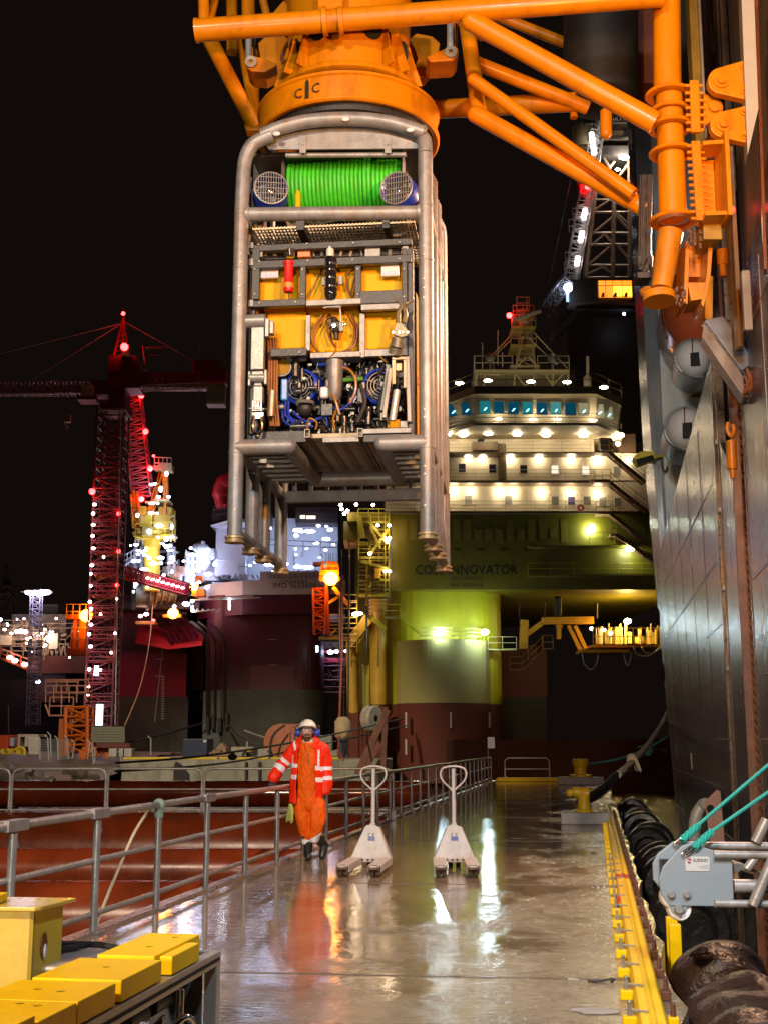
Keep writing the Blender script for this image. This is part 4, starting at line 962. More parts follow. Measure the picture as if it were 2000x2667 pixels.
def hw(s, z):
    for (z0,a),(z1,b) in zip(LZ,LZ[1:]):
        if z <= z1: f = a+(b-a)*(z-z0)/(z1-z0); break
    else: f = LZ[-1][1]
    k = max(0,min(1,(s-26)/20)); w_ = (2.70*(1-k)+f*k)*.9865
    if s > 49.5: w_ += (s-49.5)**2*1.3
    return w_
ship = thing('supply_ship','tall grey offshore ship moored alongside the pier, with vertical guide rails and lifeboat bays','ship',S(30,2.7,-2.3))
def hullpart(name, s0, s1, z0, z1f, m_, ns=24, nz=20, parent=ship, off=0, back=.35):
    def fn(u,v):
        s = s0+(s1-s0)*u; z = z0+(z1f(s)-z0)*v; return S(s, hw(s,z)+off, z)
    mb = MB().grid(fn, ns, nz)
    for u in (0,1):   # returns at both ends give the plating its depth
        mb.add(sum(([fn(u,j/nz), fn(u,j/nz)+UW*back] for j in range(nz+1)),[]), [(2*j,2*j+1,2*j+3,2*j+2) for j in range(nz)])
    mb.add(sum(([fn(i/ns,1), fn(i/ns,1)+UW*back] for i in range(ns+1)),[]), [(2*i,2*i+1,2*i+3,2*i+2) for i in range(ns)])
    return mb.build(name, m_, parent)
sheer = lambda s: 9.5-(s-26)*.065
hp = hullpart('hull_side',26.1,44.6,-2.6,sheer,HULL)
hullpart('bow_side',44.6,52.2,-2.6,lambda s:34,SUP if False else hullmat('bow_paint',(.24,.25,.26)),14,30,back=3)
hullpart('hull_side',8,21.3,-2.6,lambda s:9.2,HULL,12,14,back=2.5); hullpart('upper_side',8,20.4,9.2,lambda s:26,hullmat('beige_side',(.20,.14,.085),.45),10,14,back=2.5)
hullpart('guide_panel',23.0,25.2,-2.6,lambda s:6.4+(s-23)*.5,HULL,4,12)
MB().box2((0,0,0),(.01,.01,.01))
def wall(name,s0,w0,s1,w1,z0,z1,m_,th=.1):
    a,b = S(s0,w0,0),S(s1,w1,0); n_ = (b-a).normalized().cross(UZ)*th
    return MB().prism([a+UZ*z0,b+UZ*z0,b+UZ*z1,a+UZ*z1],n_).build(name,m_,ship)
wall('bulkhead',44.4,2.75,44.4,9,4,34,mat('white_bulkhead',(.66,.68,.66),.45,var=.06,vs=.5,dirt=(.4,.36,.3),dirt_amt=.25))
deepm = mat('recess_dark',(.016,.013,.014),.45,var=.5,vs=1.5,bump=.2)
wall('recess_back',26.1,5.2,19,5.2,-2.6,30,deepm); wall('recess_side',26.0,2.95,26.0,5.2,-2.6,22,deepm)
wall('upper_house',43.0,4.2,26.1,5.6,14.5,34,mat('reddish_house',(.42,.2,.16),.5,var=.1,vs=.5))
# vertical guide rails, rack and ladders of the launch opening
railm = mat('guide_rail_steel',(.22,.17,.14),.3,.5,var=.3,vs=3,dirt=(.12,.05,.02),dirt_amt=.6); rackm = mat('rusty_rack',(.20,.07,.025),.5,var=.4,vs=3,bump=.4,bs=12)
for s,w_,wd,z1 in ((25.95,2.68,.10,12),(25.5,2.74,.16,14),(24.9,2.9,.10,22),(22.9,2.72,.18,22),(21.5,2.72,.12,24)):
    MB().beam(S(s,w_,-2.6),S(s,w_,z1),wd,.14,US).build('guide_rail',railm,ship,bev=.01)
mb = MB(); mb.beam(S(22.25,2.8,-2.6),S(22.25,2.8,9),.10,.5,UW)
for i in range(70): mb.box(S(22.25,2.73,-2.4+i*.16),(.42,.07,.06),Matrix.Rotation(math.pi/2-A,3,'Z'))
mb.build('rack',rackm,ship)
mb = MB()
for i in range(60): mb.tube(S(23.4,3.4,1+i*.3),S(24.0,3.4,1+i*.3),.02,n=6)
mb.tube(S(23.4,3.4,0),S(23.4,3.4,20),.03,n=6).tube(S(24.0,3.4,0),S(24.0,3.4,20),.03,n=6); mb.build('recess_ladder',M['galv'],ship)
for x0,x1,y0,y1,d_,c in ((1802,1826,-60,372,19.5,(.45,.30,.06)),(1826,1832,-60,372,19.4,(.5,.45,.35)),(1868,1876,-60,170,21,(.12,.09,.06)),(1890,1896,-60,180,21,(.2,.15,.08)),(1898,1903,380,780,19.2,(.55,.40,.16)),(1911,1922,380,900,19.0,(.5,.36,.18))):
    MB().pbox(x0,y0,x1,y1,d_,.25).build('recess_post',mat('recess_post',c,.35,.2,var=.25,vs=2,dirt=(.14,.06,.03),dirt_amt=.5),ship)
# seams, scuffs and draught ticks on the plating
pseam = mat('plate_seam',(.065,.063,.085),.3,var=.5,vs=1); seam = mat('weld_seam',(.42,.40,.42),.35,var=.3)
for z,s0,s1 in ((5.3,27,50),(3.9,34,40),(3.6,42,50),(3.95,26.3,30),(1.62,26.3,29.5),(-.75,45,50),(-.7,36,40),(-.35,26.4,31),(4.2,18,21.2),(1.6,17,21.2),(8.1,16,21),(2.6,19,21)):
    MB().path([S(s0+(s1-s0)*i/6,hw(s0+(s1-s0)*i/6,z)-.004,z) for i in range(7)],.012,5).build('weld_seam',seam,ship)
for s in (29.5,33,36.5,40,43.5,47): MB().path([S(s,hw(s,-2+i*1.2)-.003,-2+i*1.2) for i in range(10)],.006,5).build('plate_seam',pseam,ship)
for s in (11,13.5,16,18.5): MB().path([S(s,hw(s,-2+i*1.2)-.003,-2+i*1.2) for i in range(10)],.008,5).build('plate_seam',seam,ship)
for z in (.6,2.9,7.0): MB().path([S(27+i*3.7,hw(27+i*3.7,z)-.003,z) for i in range(7)],.006,5).build('plate_seam',pseam,ship)
mb = MB()
for s,z in ((47,7.5),(46,1.0),(38,.8),(45,-.9),(33,6.1)): mb.path([S(s,hw(s,z)-.006,z),S(s,hw(s,z+.45)-.006,z+.45)],.02,5)
build_each(mb,'scuff_mark',M['white'],ship)
for z in (6.3,4.2): 
    mb = MB(); mb.sphere(S(49.0,hw(49.0,z)+.02,z),(.18,.25,.35),10,8); mb.build('fairlead',M['flat_black'],ship)
# white corner plate and the rest of the upper side nearest to us
MB().prism([P(x,y,14.3) for x,y in ((1929,-60),(1962,-60),(1975,282),(1947,402))],(0.05,.3,0)).build('corner_plate',mat('pale_plate',(.36,.33,.28),.45,var=.08),ship)
MB().prism([P(x,y,14.9) for x,y in ((1964,-60),(1972,-60),(1984,300),(1998,700),(1990,700),(1976,300))],(0.05,.2,0)).build('edge_pipe',M['brown'],ship)
# slanted door beam hanging in the opening
gb = mat('blue_grey_paint',(.25,.29,.36),.35,var=.12,vs=2,dirt=(.15,.1,.06),dirt_amt=.4)
MB().prism([P(x,y,19.6) for x,y in ((1834,833),(1884,822),(1968,944),(1932,964))],(0.1,.6,.12)).build('door_beam',gb,ship,bev=.02)
MB().prism([P(x,y,19.5) for x,y in ((1833,842),(1931,972),(1952,1032),(1936,1034),(1828,876))],(0.1,.5,.0)).build('door_flange',mat('grey_flange',(.33,.31,.29),.4,var=.15,dirt=(.2,.1,.04),dirt_amt=.5),ship,bev=.01)
mb = MB()
for x,y in ((1945,960),(1952,972),(1940,978),(1958,966)): mb.path(smooth([P(x,y,19.3),P(x+8,y+25,19.3),P(x-4,y+48,19.3)],4),.03,6)
mb.build('door_shackles',rackm,ship)
MB().prism([P(x,y,20.4) for x,y in ((1838,712),(1857,720),(1855,838),(1836,828))],(0,.2,0)).build('amber_plate',mat('amber_plate',(.75,.36,.04),.4,var=.1),ship)
mb = MB().tube(P(1880,650,19),P(1882,690,19),.085,n=16).tube(P(1882,690,19),P(1884,720,19),.06,n=12); mb.build('yellow_ram',Y,ship)
mb = MB().tube(P(1904,1148,20),P(1907,1222,20),.085,n=18).tube(P(1907,1222,20),P(1909,1246,20),.05,n=12).path(smooth([P(1896,1100,20),P(1894,1120,20),P(1904,1136,20),P(1912,1120,20),P(1908,1105,20)],4),.035,8); mb.build('yellow_hook_ram',Y,ship)
MB().pbox(1936,702,1958,858,18.2,.1).build('lit_cabinet',mat('cabinet_white',(.45,.41,.33),.4,var=.15),ship,bev=.02)
for z in (3.0,4.6,6.2,7.6): MB().beam(S(26.05,2.66,z),S(25.6,2.66,z),.05,.08).build('rail_clip',M['galv'],ship)
# lifeboats in their bays, floodlight on the side, red light
def lifeboat(x,y,rp,d,m_,label,orange=False):
    c = P(x,y,d); r = rp*d*1.05/FPX; t_ = thing('lifeboat',label,'lifeboat',c-UZ*r,0,'lifeboats hanging along the ship')
    ax = US
    mb = MB().lathe([(.001,-r*1.0),(r*.35,-r*.96),(r*.7,-r*.72),(r*.93,-r*.3),(r,r*.2),(r,r*3.2),(r*.6,r*4.2),(.001,r*4.4)],c,ax,28)
    for i,q in enumerate(mb.v):
        if q.z < c.z: mb.v[i] = V((q.x,q.y,c.z+(q.z-c.z)*(1.7 if orange else 1.12)))
    mb.build('hull',m_,t_)
    if orange:
        mb = MB().path([c-ax*r*.2+UW*r*math.cos(R(a))*1.0+UZ*r*math.sin(R(a))*(1.68 if a>180 else 1.0) for a in range(150,290,10)],.04,8); mb.build('keel_fender',M['brown'],t_)
        mb = MB(); pts = [c-ax*r*.25+UW*r*math.cos(R(a))*1.03+UZ*(r*math.sin(R(a))*1.7) for a in (190,212,235)]
        for a,b in zip(pts,pts[1:]): mb.path(smooth([a,a.lerp(b,.5)-UZ*.35-UW*.1,b],5),.012,5)
        for q in pts: mb.sphere(q-UZ*.3-UW*.06,.06,8,6)
        mb.build('grab_line',M['brown'],t_)
    else:
        MB().path([c-ax*r*.15+UW*r*1.02*math.cos(R(a))+UZ*r*(.05+.08*math.sin(R(a*2))) for a in range(120,300,12)],.035,8).build('rubbing_band',M['alu'],t_)
        MB().prism([P(x+r_*rp*.9-.25*rp,y+q*rp,d-r*1.0) for r_,q in ((.1,-.25),(.62,-.3),(.66,.42),(.14,.45))],(0,.08,0)).build('dark_window',M['flat_black'],t_,bev=.01)
        MB().torus(c-ax*r*.05,ax,r*.985,.05,32,6).build('hull_flange',M['alu'],t_)
        MB().path([c-ax*r*math.cos(R(a))*1.0+UZ*r*math.sin(R(a))*1.0-UW*r*.12*math.cos(R(a)) for a in range(-60,91,10)],.022,5).build('seam_band',M['brown'],t_)
        MB().path(smooth([P(x-.6*rp,y+.75*rp,d-r*.6),P(x,y+1.05*rp,d-r*.6),P(x+.5*rp,y+1.05*rp,d-r*.6)],4),.03,6).build('hang_rope',M['alu'],t_)
    return t_
lbm = mat('lifeboat_white',(.46,.41,.39),.4,var=.08,spec=.3,dirt=(.4,.3,.2),dirt_amt=.25); lom = mat('lifeboat_orange',(.50,.09,.03),.22,var=.1,vs=1,coat=.4)
lifeboat(1812,782,88,40,lom,'orange red enclosed lifeboat with a grab line, highest of the hanging boats',True)
lifeboat(1806,930,48,37,lbm,'white lifeboat with a dark window, directly below the orange one')
lifeboat(1786,1115,54,38,lbm,'white lifeboat lowest of the hanging boats, beside the sloping hull edge')
t = thing('floodlight','yellow floodlight bracketed on the far side of the ship, facing down','floodlight',P(1690,1205,43)); fy = mat('lamp_yellow',(.62,.52,.05),.4,var=.15)
MB().prism([P(x,y,43) for x,y in ((1650,1190),(1666,1176),(1702,1174),(1708,1196),(1662,1212))],(0,.5,0)).build('housing',fy,t,bev=.03)
MB().prism([P(x,y,42.9) for x,y in ((1656,1196),(1700,1184),(1705,1196),(1662,1210))],(0,.06,0)).build('lamp_glass',M['flat_black'],t)
MB().path([P(1708,1190,43.2),P(1722,1186,43.3),P(1735,1196,43.5)],.06,8).build('bracket',fy,t)
solo(MB().path(smooth([P(1722,1196,43),P(1724,1215,43),P(1732,1228,43),P(1738,1215,43)],5),.025,6),'lamp_cable',M['black'],'black cable looping below the yellow ship floodlight','cable')
t = solo(MB().sphere(P(1900,547,18.6),(.09,.09,.07),12,8),'warning_lamp',glow('red_glow_near',(1,.01,.01),5),'red warning lamp in the dark opening beside the orange bearing box','lamp')
# rusty plate and timber pile standing before the hull
pile = mat('rusty_plate',(.36,.19,.13),.6,var=.25,vs=4,bump=.4,bs=20)
pl = MB().prism([P(x,y,21) for x,y in ((1835,2092),(1842,2082),(1866,2058),(1876,2062),(1893,2260),(1858,2260))],(0.04,.12,0))
solo(pl,'pile_plate',pile,'pinkish rusty plate with a hole standing before the hull','plate')
solo(MB().lathe([(.001,.01),(.06,.012),(.065,0)],P(1850,2107,20.98),(0,-1,0),14),'plate_hole',M['flat_black'],'round black disc painting the dark of the hole in the pinkish rusty plate','plug')  # flat disc, the darkness of an open hole put into its colour
solo(MB().path(smooth([P(1812,2300,21.6),P(1808,2180,21.6),P(1812,2130,21.6),P(1828,2100,21.6),P(1838,2094,21.5)],5),.10,12),'fender_pipe',mat('pale_pipe',(.34,.32,.27),.4,var=.2),'pale bent fender pipe left of the rusty plate','pipe')

# ------------------------------------------------------------------ grey sheave head of the gangway
gp = mat('grey_blue_plate',(.27,.33,.38),.42,var=.06,vs=2,dirt=(.30,.24,.2),dirt_amt=.35,streak=False); D8 = 8.6
t = thing('gangway_head','grey blue sheave head of a gangway with a maker plate, held by teal ropes','gangway',P(1800,2365,D8))
def q8(pts,d): return [P(1700+x*.1808,2150+y*.1808,d) for x,y in pts]
base = [(330,235),(690,238),(720,290),(870,360),(1145,490),(1165,1070),(860,1170),(500,1170),(235,1165),(130,1010),(60,870),(0,760),(0,560),(60,430),(200,320)]
back = [(300,240),(720,240),(850,350),(850,480),(200,500),(90,700),(70,880),(0,760),(0,560),(60,430),(200,310)]
MB().prism(q8([(420,300),(560,260),(860,360),(1145,490),(1168,1068),(870,1172),(240,1165),(120,985),(90,780),(150,600),(300,430)],D8),(0,.03,0)).build('cheek_plate',gp,t,bev=.006)
MB().prism(q8([(300,238),(720,238),(860,340),(870,480),(500,700),(100,900),(10,790),(0,560),(60,430),(190,320)],D8+.12),(0,.03,0)).build('cheek_plate',gp,t,bev=.006)
MB().pbox(1724,2240,1880,2340,D8+.04,.07).build('spacer',M['dark'],t)
def ctr(x,y,d): return q8([(x,y)],d)[0]
wheel = mat('nylon_wheel',(.85,.87,.92),.4,var=.03)
for x,y,r in ((370,1195,.080),(262,1030,.076)):
    MB().lathe([(.001,-.05),(r*.9,-.05),(r,-.035),(r,.035),(r*.9,.05),(.001,.05)],ctr(x,y,D8+.075),(0,1,0),32).build('wheel',wheel,t)
MB().prism(q8([(245,1165),(500,1165),(480,1230),(420,1280),(340,1285),(270,1240)],D8+.008),(0,.02,0)).build('wheel_cheek',gp,t)
for x,y,r in ((370,1210,.030),(258,995,.024),(485,998,.024)):
    MB().lathe([(.001,.03),(r*.8,.03),(r,.02),(r,0)],ctr(x,y,D8),(0,-1,0),14).build('bolt_head',M['galv'],t)
pq = q8([(465,450),(800,455),(822,490),(815,585),(825,620),(805,665),(475,660)],D8-.004); lp = MB().prism(pq,(0,.003,0)).build('maker_plate',M['plate_white'],t)
o = ctr(580,530,D8-.006); xd = V((1,0,0)); yd = V((0,0,1)); wpx = .1808*D8/FPX*1.01
MB().text('GURSKØY',o,xd,yd,215*wpx,42*wpx,.001).build('lettering',M['ink'],lp)
rm = mat('crimson_mark',(.45,.02,.08),.4); mb = MB()
for a0 in (20,200): mb.path([ctr(525,512,D8-.007)+V((math.cos(R(a0+a)),0,math.sin(R(a0+a))))*.0125 for a in range(0,150,15)],[.002+.0022*math.sin(math.pi*i/9) for i in range(10)],6)
mb.path([ctr(512,522,D8-.007),ctr(538,500,D8-.007)],.0022,6); mb.build('maker_mark',rm,lp)
mb = MB()
for i,(a,b) in enumerate(((710,800),(640,800),(665,800),(690,800))): q = ctr(a,575+i*16,D8-.005); mb.box(q+V(((b-a)*wpx/2,0,0)),((b-a)*wpx,.001,.004))
mb.build('small_print',mat('grey_print',(.45,.47,.52),.5),lp)
for (x0,y0),(x1,y1),r,d_ in (((720,295),(2300,310),.026,D8+.12),((880,425),(2300,440),.026,D8-.02),((890,1130),(2300,1150),.026,D8-.02),((1160,880),(2300,890),.04,D8+.07)):
    MB().tube(ctr(x0,y0,d_),ctr(x1,y1,d_),r if x0!=1160 else .045,n=16).build('gangway_rail',M['galv'],t)
MB().tube(ctr(1440,1165,D8-.07),ctr(1760,420,D8-.07),.036,n=16).tube(ctr(1480,250,D8+.1),ctr(1640,-80,D8+.1),.036,n=16).tube(ctr(1350,640,D8+.2),ctr(1560,360,D8+.2),.03,n=14).build('gangway_stanchion',M['galv'],t)
for x,y,x2,y2,d_ in ((310,285,430,210,D8+.1),(435,420,590,320,D8-.02)):
    MB().path(smooth([ctr(x,y,d_),ctr(x+60,y,d_-.01),ctr(x2,y2,d_),ctr(x2-30,y2-20,d_),ctr(x,y-25,d_)],5,True),.007,8,closed=True).build('shackle',M['chrome'],t)
tealm = mat('bright_teal_rope',(.02,.42,.36),.55,var=.2,vs=80,bump=.5,bs=200)
solo(twist([ctr(420,215,D8+.1),ctr(650,10,D8+.12)],.026,3,.1).path(smooth([ctr(640,10,D8+.1),ctr(1700,-900,D8+.6)],3),.013,8).path(smooth([ctr(625,0,D8+.1),ctr(690,25,D8+.1)],3),.006,5),'teal_rope',tealm,'upper bright teal rope shackled to the rear plate of the grey sheave head','rope')
solo(twist([ctr(590,325,D8-.02),ctr(850,95,D8)],.026,3,.1).path(smooth([ctr(840,100,D8),ctr(1900,-640,D8+.4)],3),.013,8),'teal_rope',tealm,'lower bright teal rope shackled above the maker plate','rope')
solo(MB().prism(q8([(1158,530),(1280,545),(1600,690),(1560,740),(1270,660),(1240,700),(1262,830),(1190,800)],D8+.35),(0,.3,0)),'fender_board',mat('weathered_board',(.36,.30,.22),.6,var=.2,vs=8,bump=.3),'weathered bent board behind the grey sheave head','board',bev=.01)
# ================================================================== lamps shared by the rigs
LW = glow('warm_lamp',(1,.82,.55),36); LC = glow('cool_lamp',(.60,.70,1),17); LG = glow('column_lamp',(.70,.93,1),190); LO = glow('sodium_lamp',(1,.30,.012),48)
LR = glow('red_lamp',(1,.012,.012),32); LS = glow('small_warm_bulb',(1,.75,.5),30); LP = glow('pinkish_bulb',(1,.58,.58),16)
_lm = {}
def bulb(parent, p, size, m_, name='lamp'):
    key = (size, m_.name)
    if key not in _lm:
        b = MB().sphere((0,0,0),size,10,6); me = bpy.data.meshes.new('lamp'); me.from_pydata([tuple(x) for x in b.v],[],b.f); me.materials.append(m_); me.polygons.foreach_set('use_smooth',[True]*len(b.f)); _lm[key] = me
    o = bpy.data.objects.new(name,_lm[key]); col.objects.link(o); o.parent = parent; o.location = V(p)-rootloc(parent); return o
def px(parent,name,m_,rects,bev=0):
    o = None
    for r_ in rects: o = MB().pbox(*r_).build(name,m_,parent,bev=bev)
    return o
def pframe(mb,x0,y0,x1,y1,d,tp):   # a rectangular frame of bars round a pixel rectangle
    for r_ in ((x0-tp,y0-tp,x1+tp,y0),(x0-tp,y1,x1+tp,y1+tp),(x0-tp,y0,x0,y1),(x1,y0,x1+tp,y1)): mb.pbox(*r_,d,.06)
    return mb
RY = mat('rig_yellow',(.50,.47,.015),.42,var=.12,vs=.12,dirt=(.25,.19,.03),dirt_amt=.5,dirt_scale=.08); RYP = mat('rig_pale_yellow',(.50,.45,.16),.5,var=.1,vs=.15,dirt=(.3,.25,.1),dirt_amt=.4,dirt_scale=.1)
RR = mat('rig_antifouling',(.17,.04,.02),.75,var=.15,vs=.15,dirt=(.10,.03,.02),dirt_amt=.5,dirt_scale=.1); RC = mat('rig_cream',(.66,.58,.42),.5,var=.08,vs=.2,dirt=(.4,.33,.2),dirt_amt=.4,dirt_scale=.15)
RD = mat('rig_dark_steel',(.06,.05,.04),.45,var=.3,vs=.5); RB = mat('rig_brown',(.13,.09,.05),.5,var=.3); RYD = mat('rig_yellow_shaded',(.20,.165,.012),.42,var=.14,vs=.1,dirt=(.12,.08,.02),dirt_amt=.5,dirt_scale=.06)  # deck yellow is the rig yellow with its weak light put into the colour
# ================================================================== yellow drilling rig beyond the pier end
DR = 115.0
rig = thing('yellow_rig','yellow floating drilling rig with a cream lit deckhouse beyond the pier end','drilling rig',P(1170,2025,DR))
def c5(x,y): return 1100+.3918*x, 750+.3918*y
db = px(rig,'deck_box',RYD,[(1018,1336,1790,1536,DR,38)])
mb = MB(); xd = V((1,0,0))
a = P(1082,1497,DR-.02); mb.text('COSL INNOVATOR',a,xd,UZ,(P(1347,1497,DR)-P(1082,1497,DR)).x,mpp(DR)*25,.02)
mb.build('lettering',M['ink'],db)
inkd = mat('dim_lettering',(.06,.045,.02),.5); MB().text('SINGAPORE',P(1174,1513,DR-.02),xd,UZ,mpp(DR)*83,mpp(DR)*11,.02).text('IMO 8767616',P(1174,1530,DR-.02),xd,UZ,mpp(DR)*84,mpp(DR)*11,.02).build('lettering',inkd,db)
mb = MB(); rr = random.Random(3)
for i in range(16): mb.pbox(1040+i*28,1352+rr.choice((0,0,26)),1058+i*28,1400+rr.random()*16,DR-.05,.06)
for x in (1180,1240,1300,1360,1410,1500,1560): mb.pbox(x,1436,x+20,1438,DR-.08,.08)
for y in (1420,1495): mb.pbox(1375,y,1790,y+5,DR-1.0,1.0)
mb.build('deck_box_panels',mat('panel_yellow',(.28,.22,.03),.45,var=.2),db)
# walkways along the deck box
mb = MB(); mb.handrail([P(1375,1495,DR-1),P(1790,1495,DR-1)],1.0,sp=2.2,r=.03); mb.handrail([P(1535,1415,DR-1.2),P(1600,1415,DR-1.2)],1.0,sp=1,r=.03); mb.build('walkway_rail',RY,db)
# column with its rounded front sponson
def rounded_col(x0,x1,d0,d1,r,y0,y1,name,m_,cx=None):
    xm = (x0+x1)/2; ym = (y0+y1)/2; a = P(x0,ym,d0).x; b = P(x1,ym,d0).x; z0 = P(xm,y1,d0).z; z1 = P(xm,y0,d0).z; pts = []
    for (cx_,cy_,s0) in ((b-r,d1-r,0),(a+r,d1-r,90),(a+r,d0+r,180),(b-r,d0+r,270)):
        for k in range(9): an = R(s0+k*90/8); pts.append(V((cx_+r*math.cos(an),cy_+r*math.sin(an),z0)))
    return MB().prism(pts,(0,0,z1-z0),False).build(name,m_,rig)
cu = rounded_col(1003,1313,DR+1.5,DR+15,3.2,1536.5,1834,'column',RY)
rounded_col(1000,1318,DR+1.3,DR+15.2,3.3,1834,2040,'column_foot',RR)
def sponson(y0,y1,name,m_):
    a = P(1033,1750,DR).x; b = P(1278,1750,DR).x; z1 = P(1150,y0,DR).z; z0 = P(1150,y1,DR).z; n_ = 22; pts = []
    for i in range(n_+1):
        u = i/n_; x = a+(b-a)*u; y = DR+1.6-2.9*math.sin(math.pi*u)**.6; pts.append(V((x,y,z0)))
    pts += [V((b,DR+3,z0)),V((a,DR+3,z0))]
    return MB().prism(pts,(0,0,z1-z0)).build(name,m_,rig)
sponson(1668,1832,'sponson',RYP); sponson(1832.5,2040,'sponson_foot',RR)
mb = MB()
for x in (1057,1174,1275): 
    for y in (1856,1926): mb.pbox(x-2.2,y,x+2.2,y+40,DR-1.6,.4)
build_each(mb,'draught_mark',M['white'],rig)
flare = MB()
def ff(u,v): 
    an = u*math.pi/2; q = P(1313,1536,DR+2); x = q.x+(1-math.cos(v*math.pi/2))*2.6*0+ (1-math.sin(v*math.pi/2))*1.2; return V((x,DR+2+u*11,P(1313,1536+v*170,DR+2).z))

mb = MB(); z_ = P(1150,1668,DR).z
mb.handrail([V((P(x,1668,DR).x,DR+1.6-2.9*math.sin(math.pi*max(0,min(1,(x-1033)/245)))**.6,z_)) for x in range(1092,1279,17)],1.05,(1,.66,.33),2.5,.035)
mb.handrail([P(1272,1690,DR+1),P(1345,1690,DR+1)],1.1,(1,.5),1.2,.035); mb.build('ledge_rail',RYP,rig)
for x,y in ((1147,1645),(1262,1647)): bulb(rig,P(x,y,DR-1.6),(.34,.12,.26),LG)
LG2 = glow('deck_lamp',(.85,1,.75),60); bulb(rig,P(1541,1376,DR-.8),(.34,.15,.4),LG2); bulb(rig,P(1639,1430,DR-1.2),(.42,.2,.22),LG2)
px(rig,'walkway',RYP,[(1272,1690,1346,1694,DR+1,1.2),(1000,1606,1045,1610,DR-.3,1.5)])
mb = MB().handrail([P(1000,1606,DR-.3),P(1042,1606,DR-.3)],1.1,sp=1.2,r=.04); mb.beam(P(1042,1610,DR-.2),P(1100,1655,DR-.2),.5,.15).beam(P(968,1610,DR),P(1005,1640,DR),.4,.4); mb.handrail([P(1042,1610,DR-.4),P(1100,1655,DR-.4)],1.0,sp=1.2,r=.03); mb.build('column_stair',RY,rig)
# lower pontoon
a = P(1180,1926,DR-13).x; b = P(1810,1926,DR-13).x; zt_ = P(1500,1926,DR-13).z
mb = MB().prism([V((a,DR-13,-6)),V((a,DR-13,zt_)),V((a,DR+4,zt_)),V((a,DR+4,-6))],(b-a,0,0)); mb.build('pontoon',RR,rig)
mb = MB()
for x in (1675,1730,1860): mb.pbox(x-8,1953,x+8,1956,DR-13.05,.1)
build_each(mb,'pontoon_mark',M['white'],rig)
# far column and stair glimpsed behind
MBc = mat('maroon_column',(.16,.018,.035),.5,var=.2,vs=.1); px(rig,'far_column',MBc,[(1290,1690,1424,1815,DR+30,8)]); px(rig,'far_column_foot',mat('teal_black',(.035,.045,.05),.5,var=.3),[(1290,1815,1424,1990,DR+30,8)])
st = MB()
for (x0,y0),(x1,y1) in (((1328,1745),(1360,1745)),((1360,1745),(1415,1692)),((1375,1720),(1395,1712)),((1412,1690),(1440,1690))): st.handrail([P(x0,y0,DR+28),P(x1,y1,DR+28)],1.5,(1,.5,0),1.4,.05)
st.build('far_stair',mat('pale_stair',(.55,.36,.24),.5),rig)
# gantry and work platform slung under the deck
GY = mat('gantry_orange',(.75,.36,.02),.4,var=.15)
mb = MB(); D2 = DR+6
mb.beam(P(1410,1618,D2),P(1545,1616,D2),.6,.7).beam(P(1412,1622,D2),P(1368,1655,D2),.5,.5).beam(P(1365,1615,D2),P(1362,1690,D2),.8,.8).beam(P(1455,1620,D2),P(1455,1665,D2),.4,.4).beam(P(1480,1630,D2),P(1512,1696,D2),.35,.35).beam(P(1497,1630,D2),P(1525,1690,D2),.35,.35)
mb.prism([P(1445,1628,D2),P(1468,1628,D2),P(1460,1640,D2),P(1452,1640,D2)],(0,.4,0)); mb.build('gantry',GY,rig)
px(rig,'work_platform',GY,[(1540,1680,1720,1686,D2-2,5),(1512,1692,1640,1700,D2-3,3)])
mb = MB().handrail([P(1545,1680,D2-2),P(1720,1680,D2-2)],1.6,sp=1.4,r=.05)
for i in range(24): x = rr.uniform(1545,1715); mb.tube(P(x,1622+rr.random()*20,D2),P(x,1678,D2),rr.choice((.05,.08,.14)),n=6)
for i in range(8): x = 1555+i*20; mb.pbox(x,1640+rr.random()*20,x+10,1676,D2+.5,.6)
mb.build('platform_gear',mat('platform_gear',(.5,.38,.1),.4,var=.3),rig)
for x,y in ((1634,1618),(1540,1638),(1572,1640),(1590,1650)): bulb(rig,P(x,y,D2-1),(.35,.2,.25) if x==1634 else (.18,.12,.16),glow('amber_lamp',(1,.68,.2),420) if x==1634 else LS)
mb = MB()
for pts,r in (([(1515,1690),(1520,1725),(1538,1745),(1553,1728),(1560,1690)],.05),([(1622,1692),(1626,1715),(1635,1735),(1645,1700)],.05),([(1650,1686),(1660,1705),(1690,1708),(1715,1690)],.09),([(1670,1686),(1682,1700),(1700,1702),(1722,1685)],.09)): mb.path(smooth([P(x,y,D2-2.2) for x,y in pts],6),r,6)
build_each(mb,'hanging_hose',M['white'],rig)
mb = MB()
for x in (1352,1418,1555): mb.tube(P(x,1570,DR+3),P(x,1610,DR+5),.06,n=5)
for x in (1450,1456): mb.tube(P(x,1555,DR+2),P(x,1602,DR+3),.22,n=8)
build_each(mb,'underdeck_pipe',RD,rig)
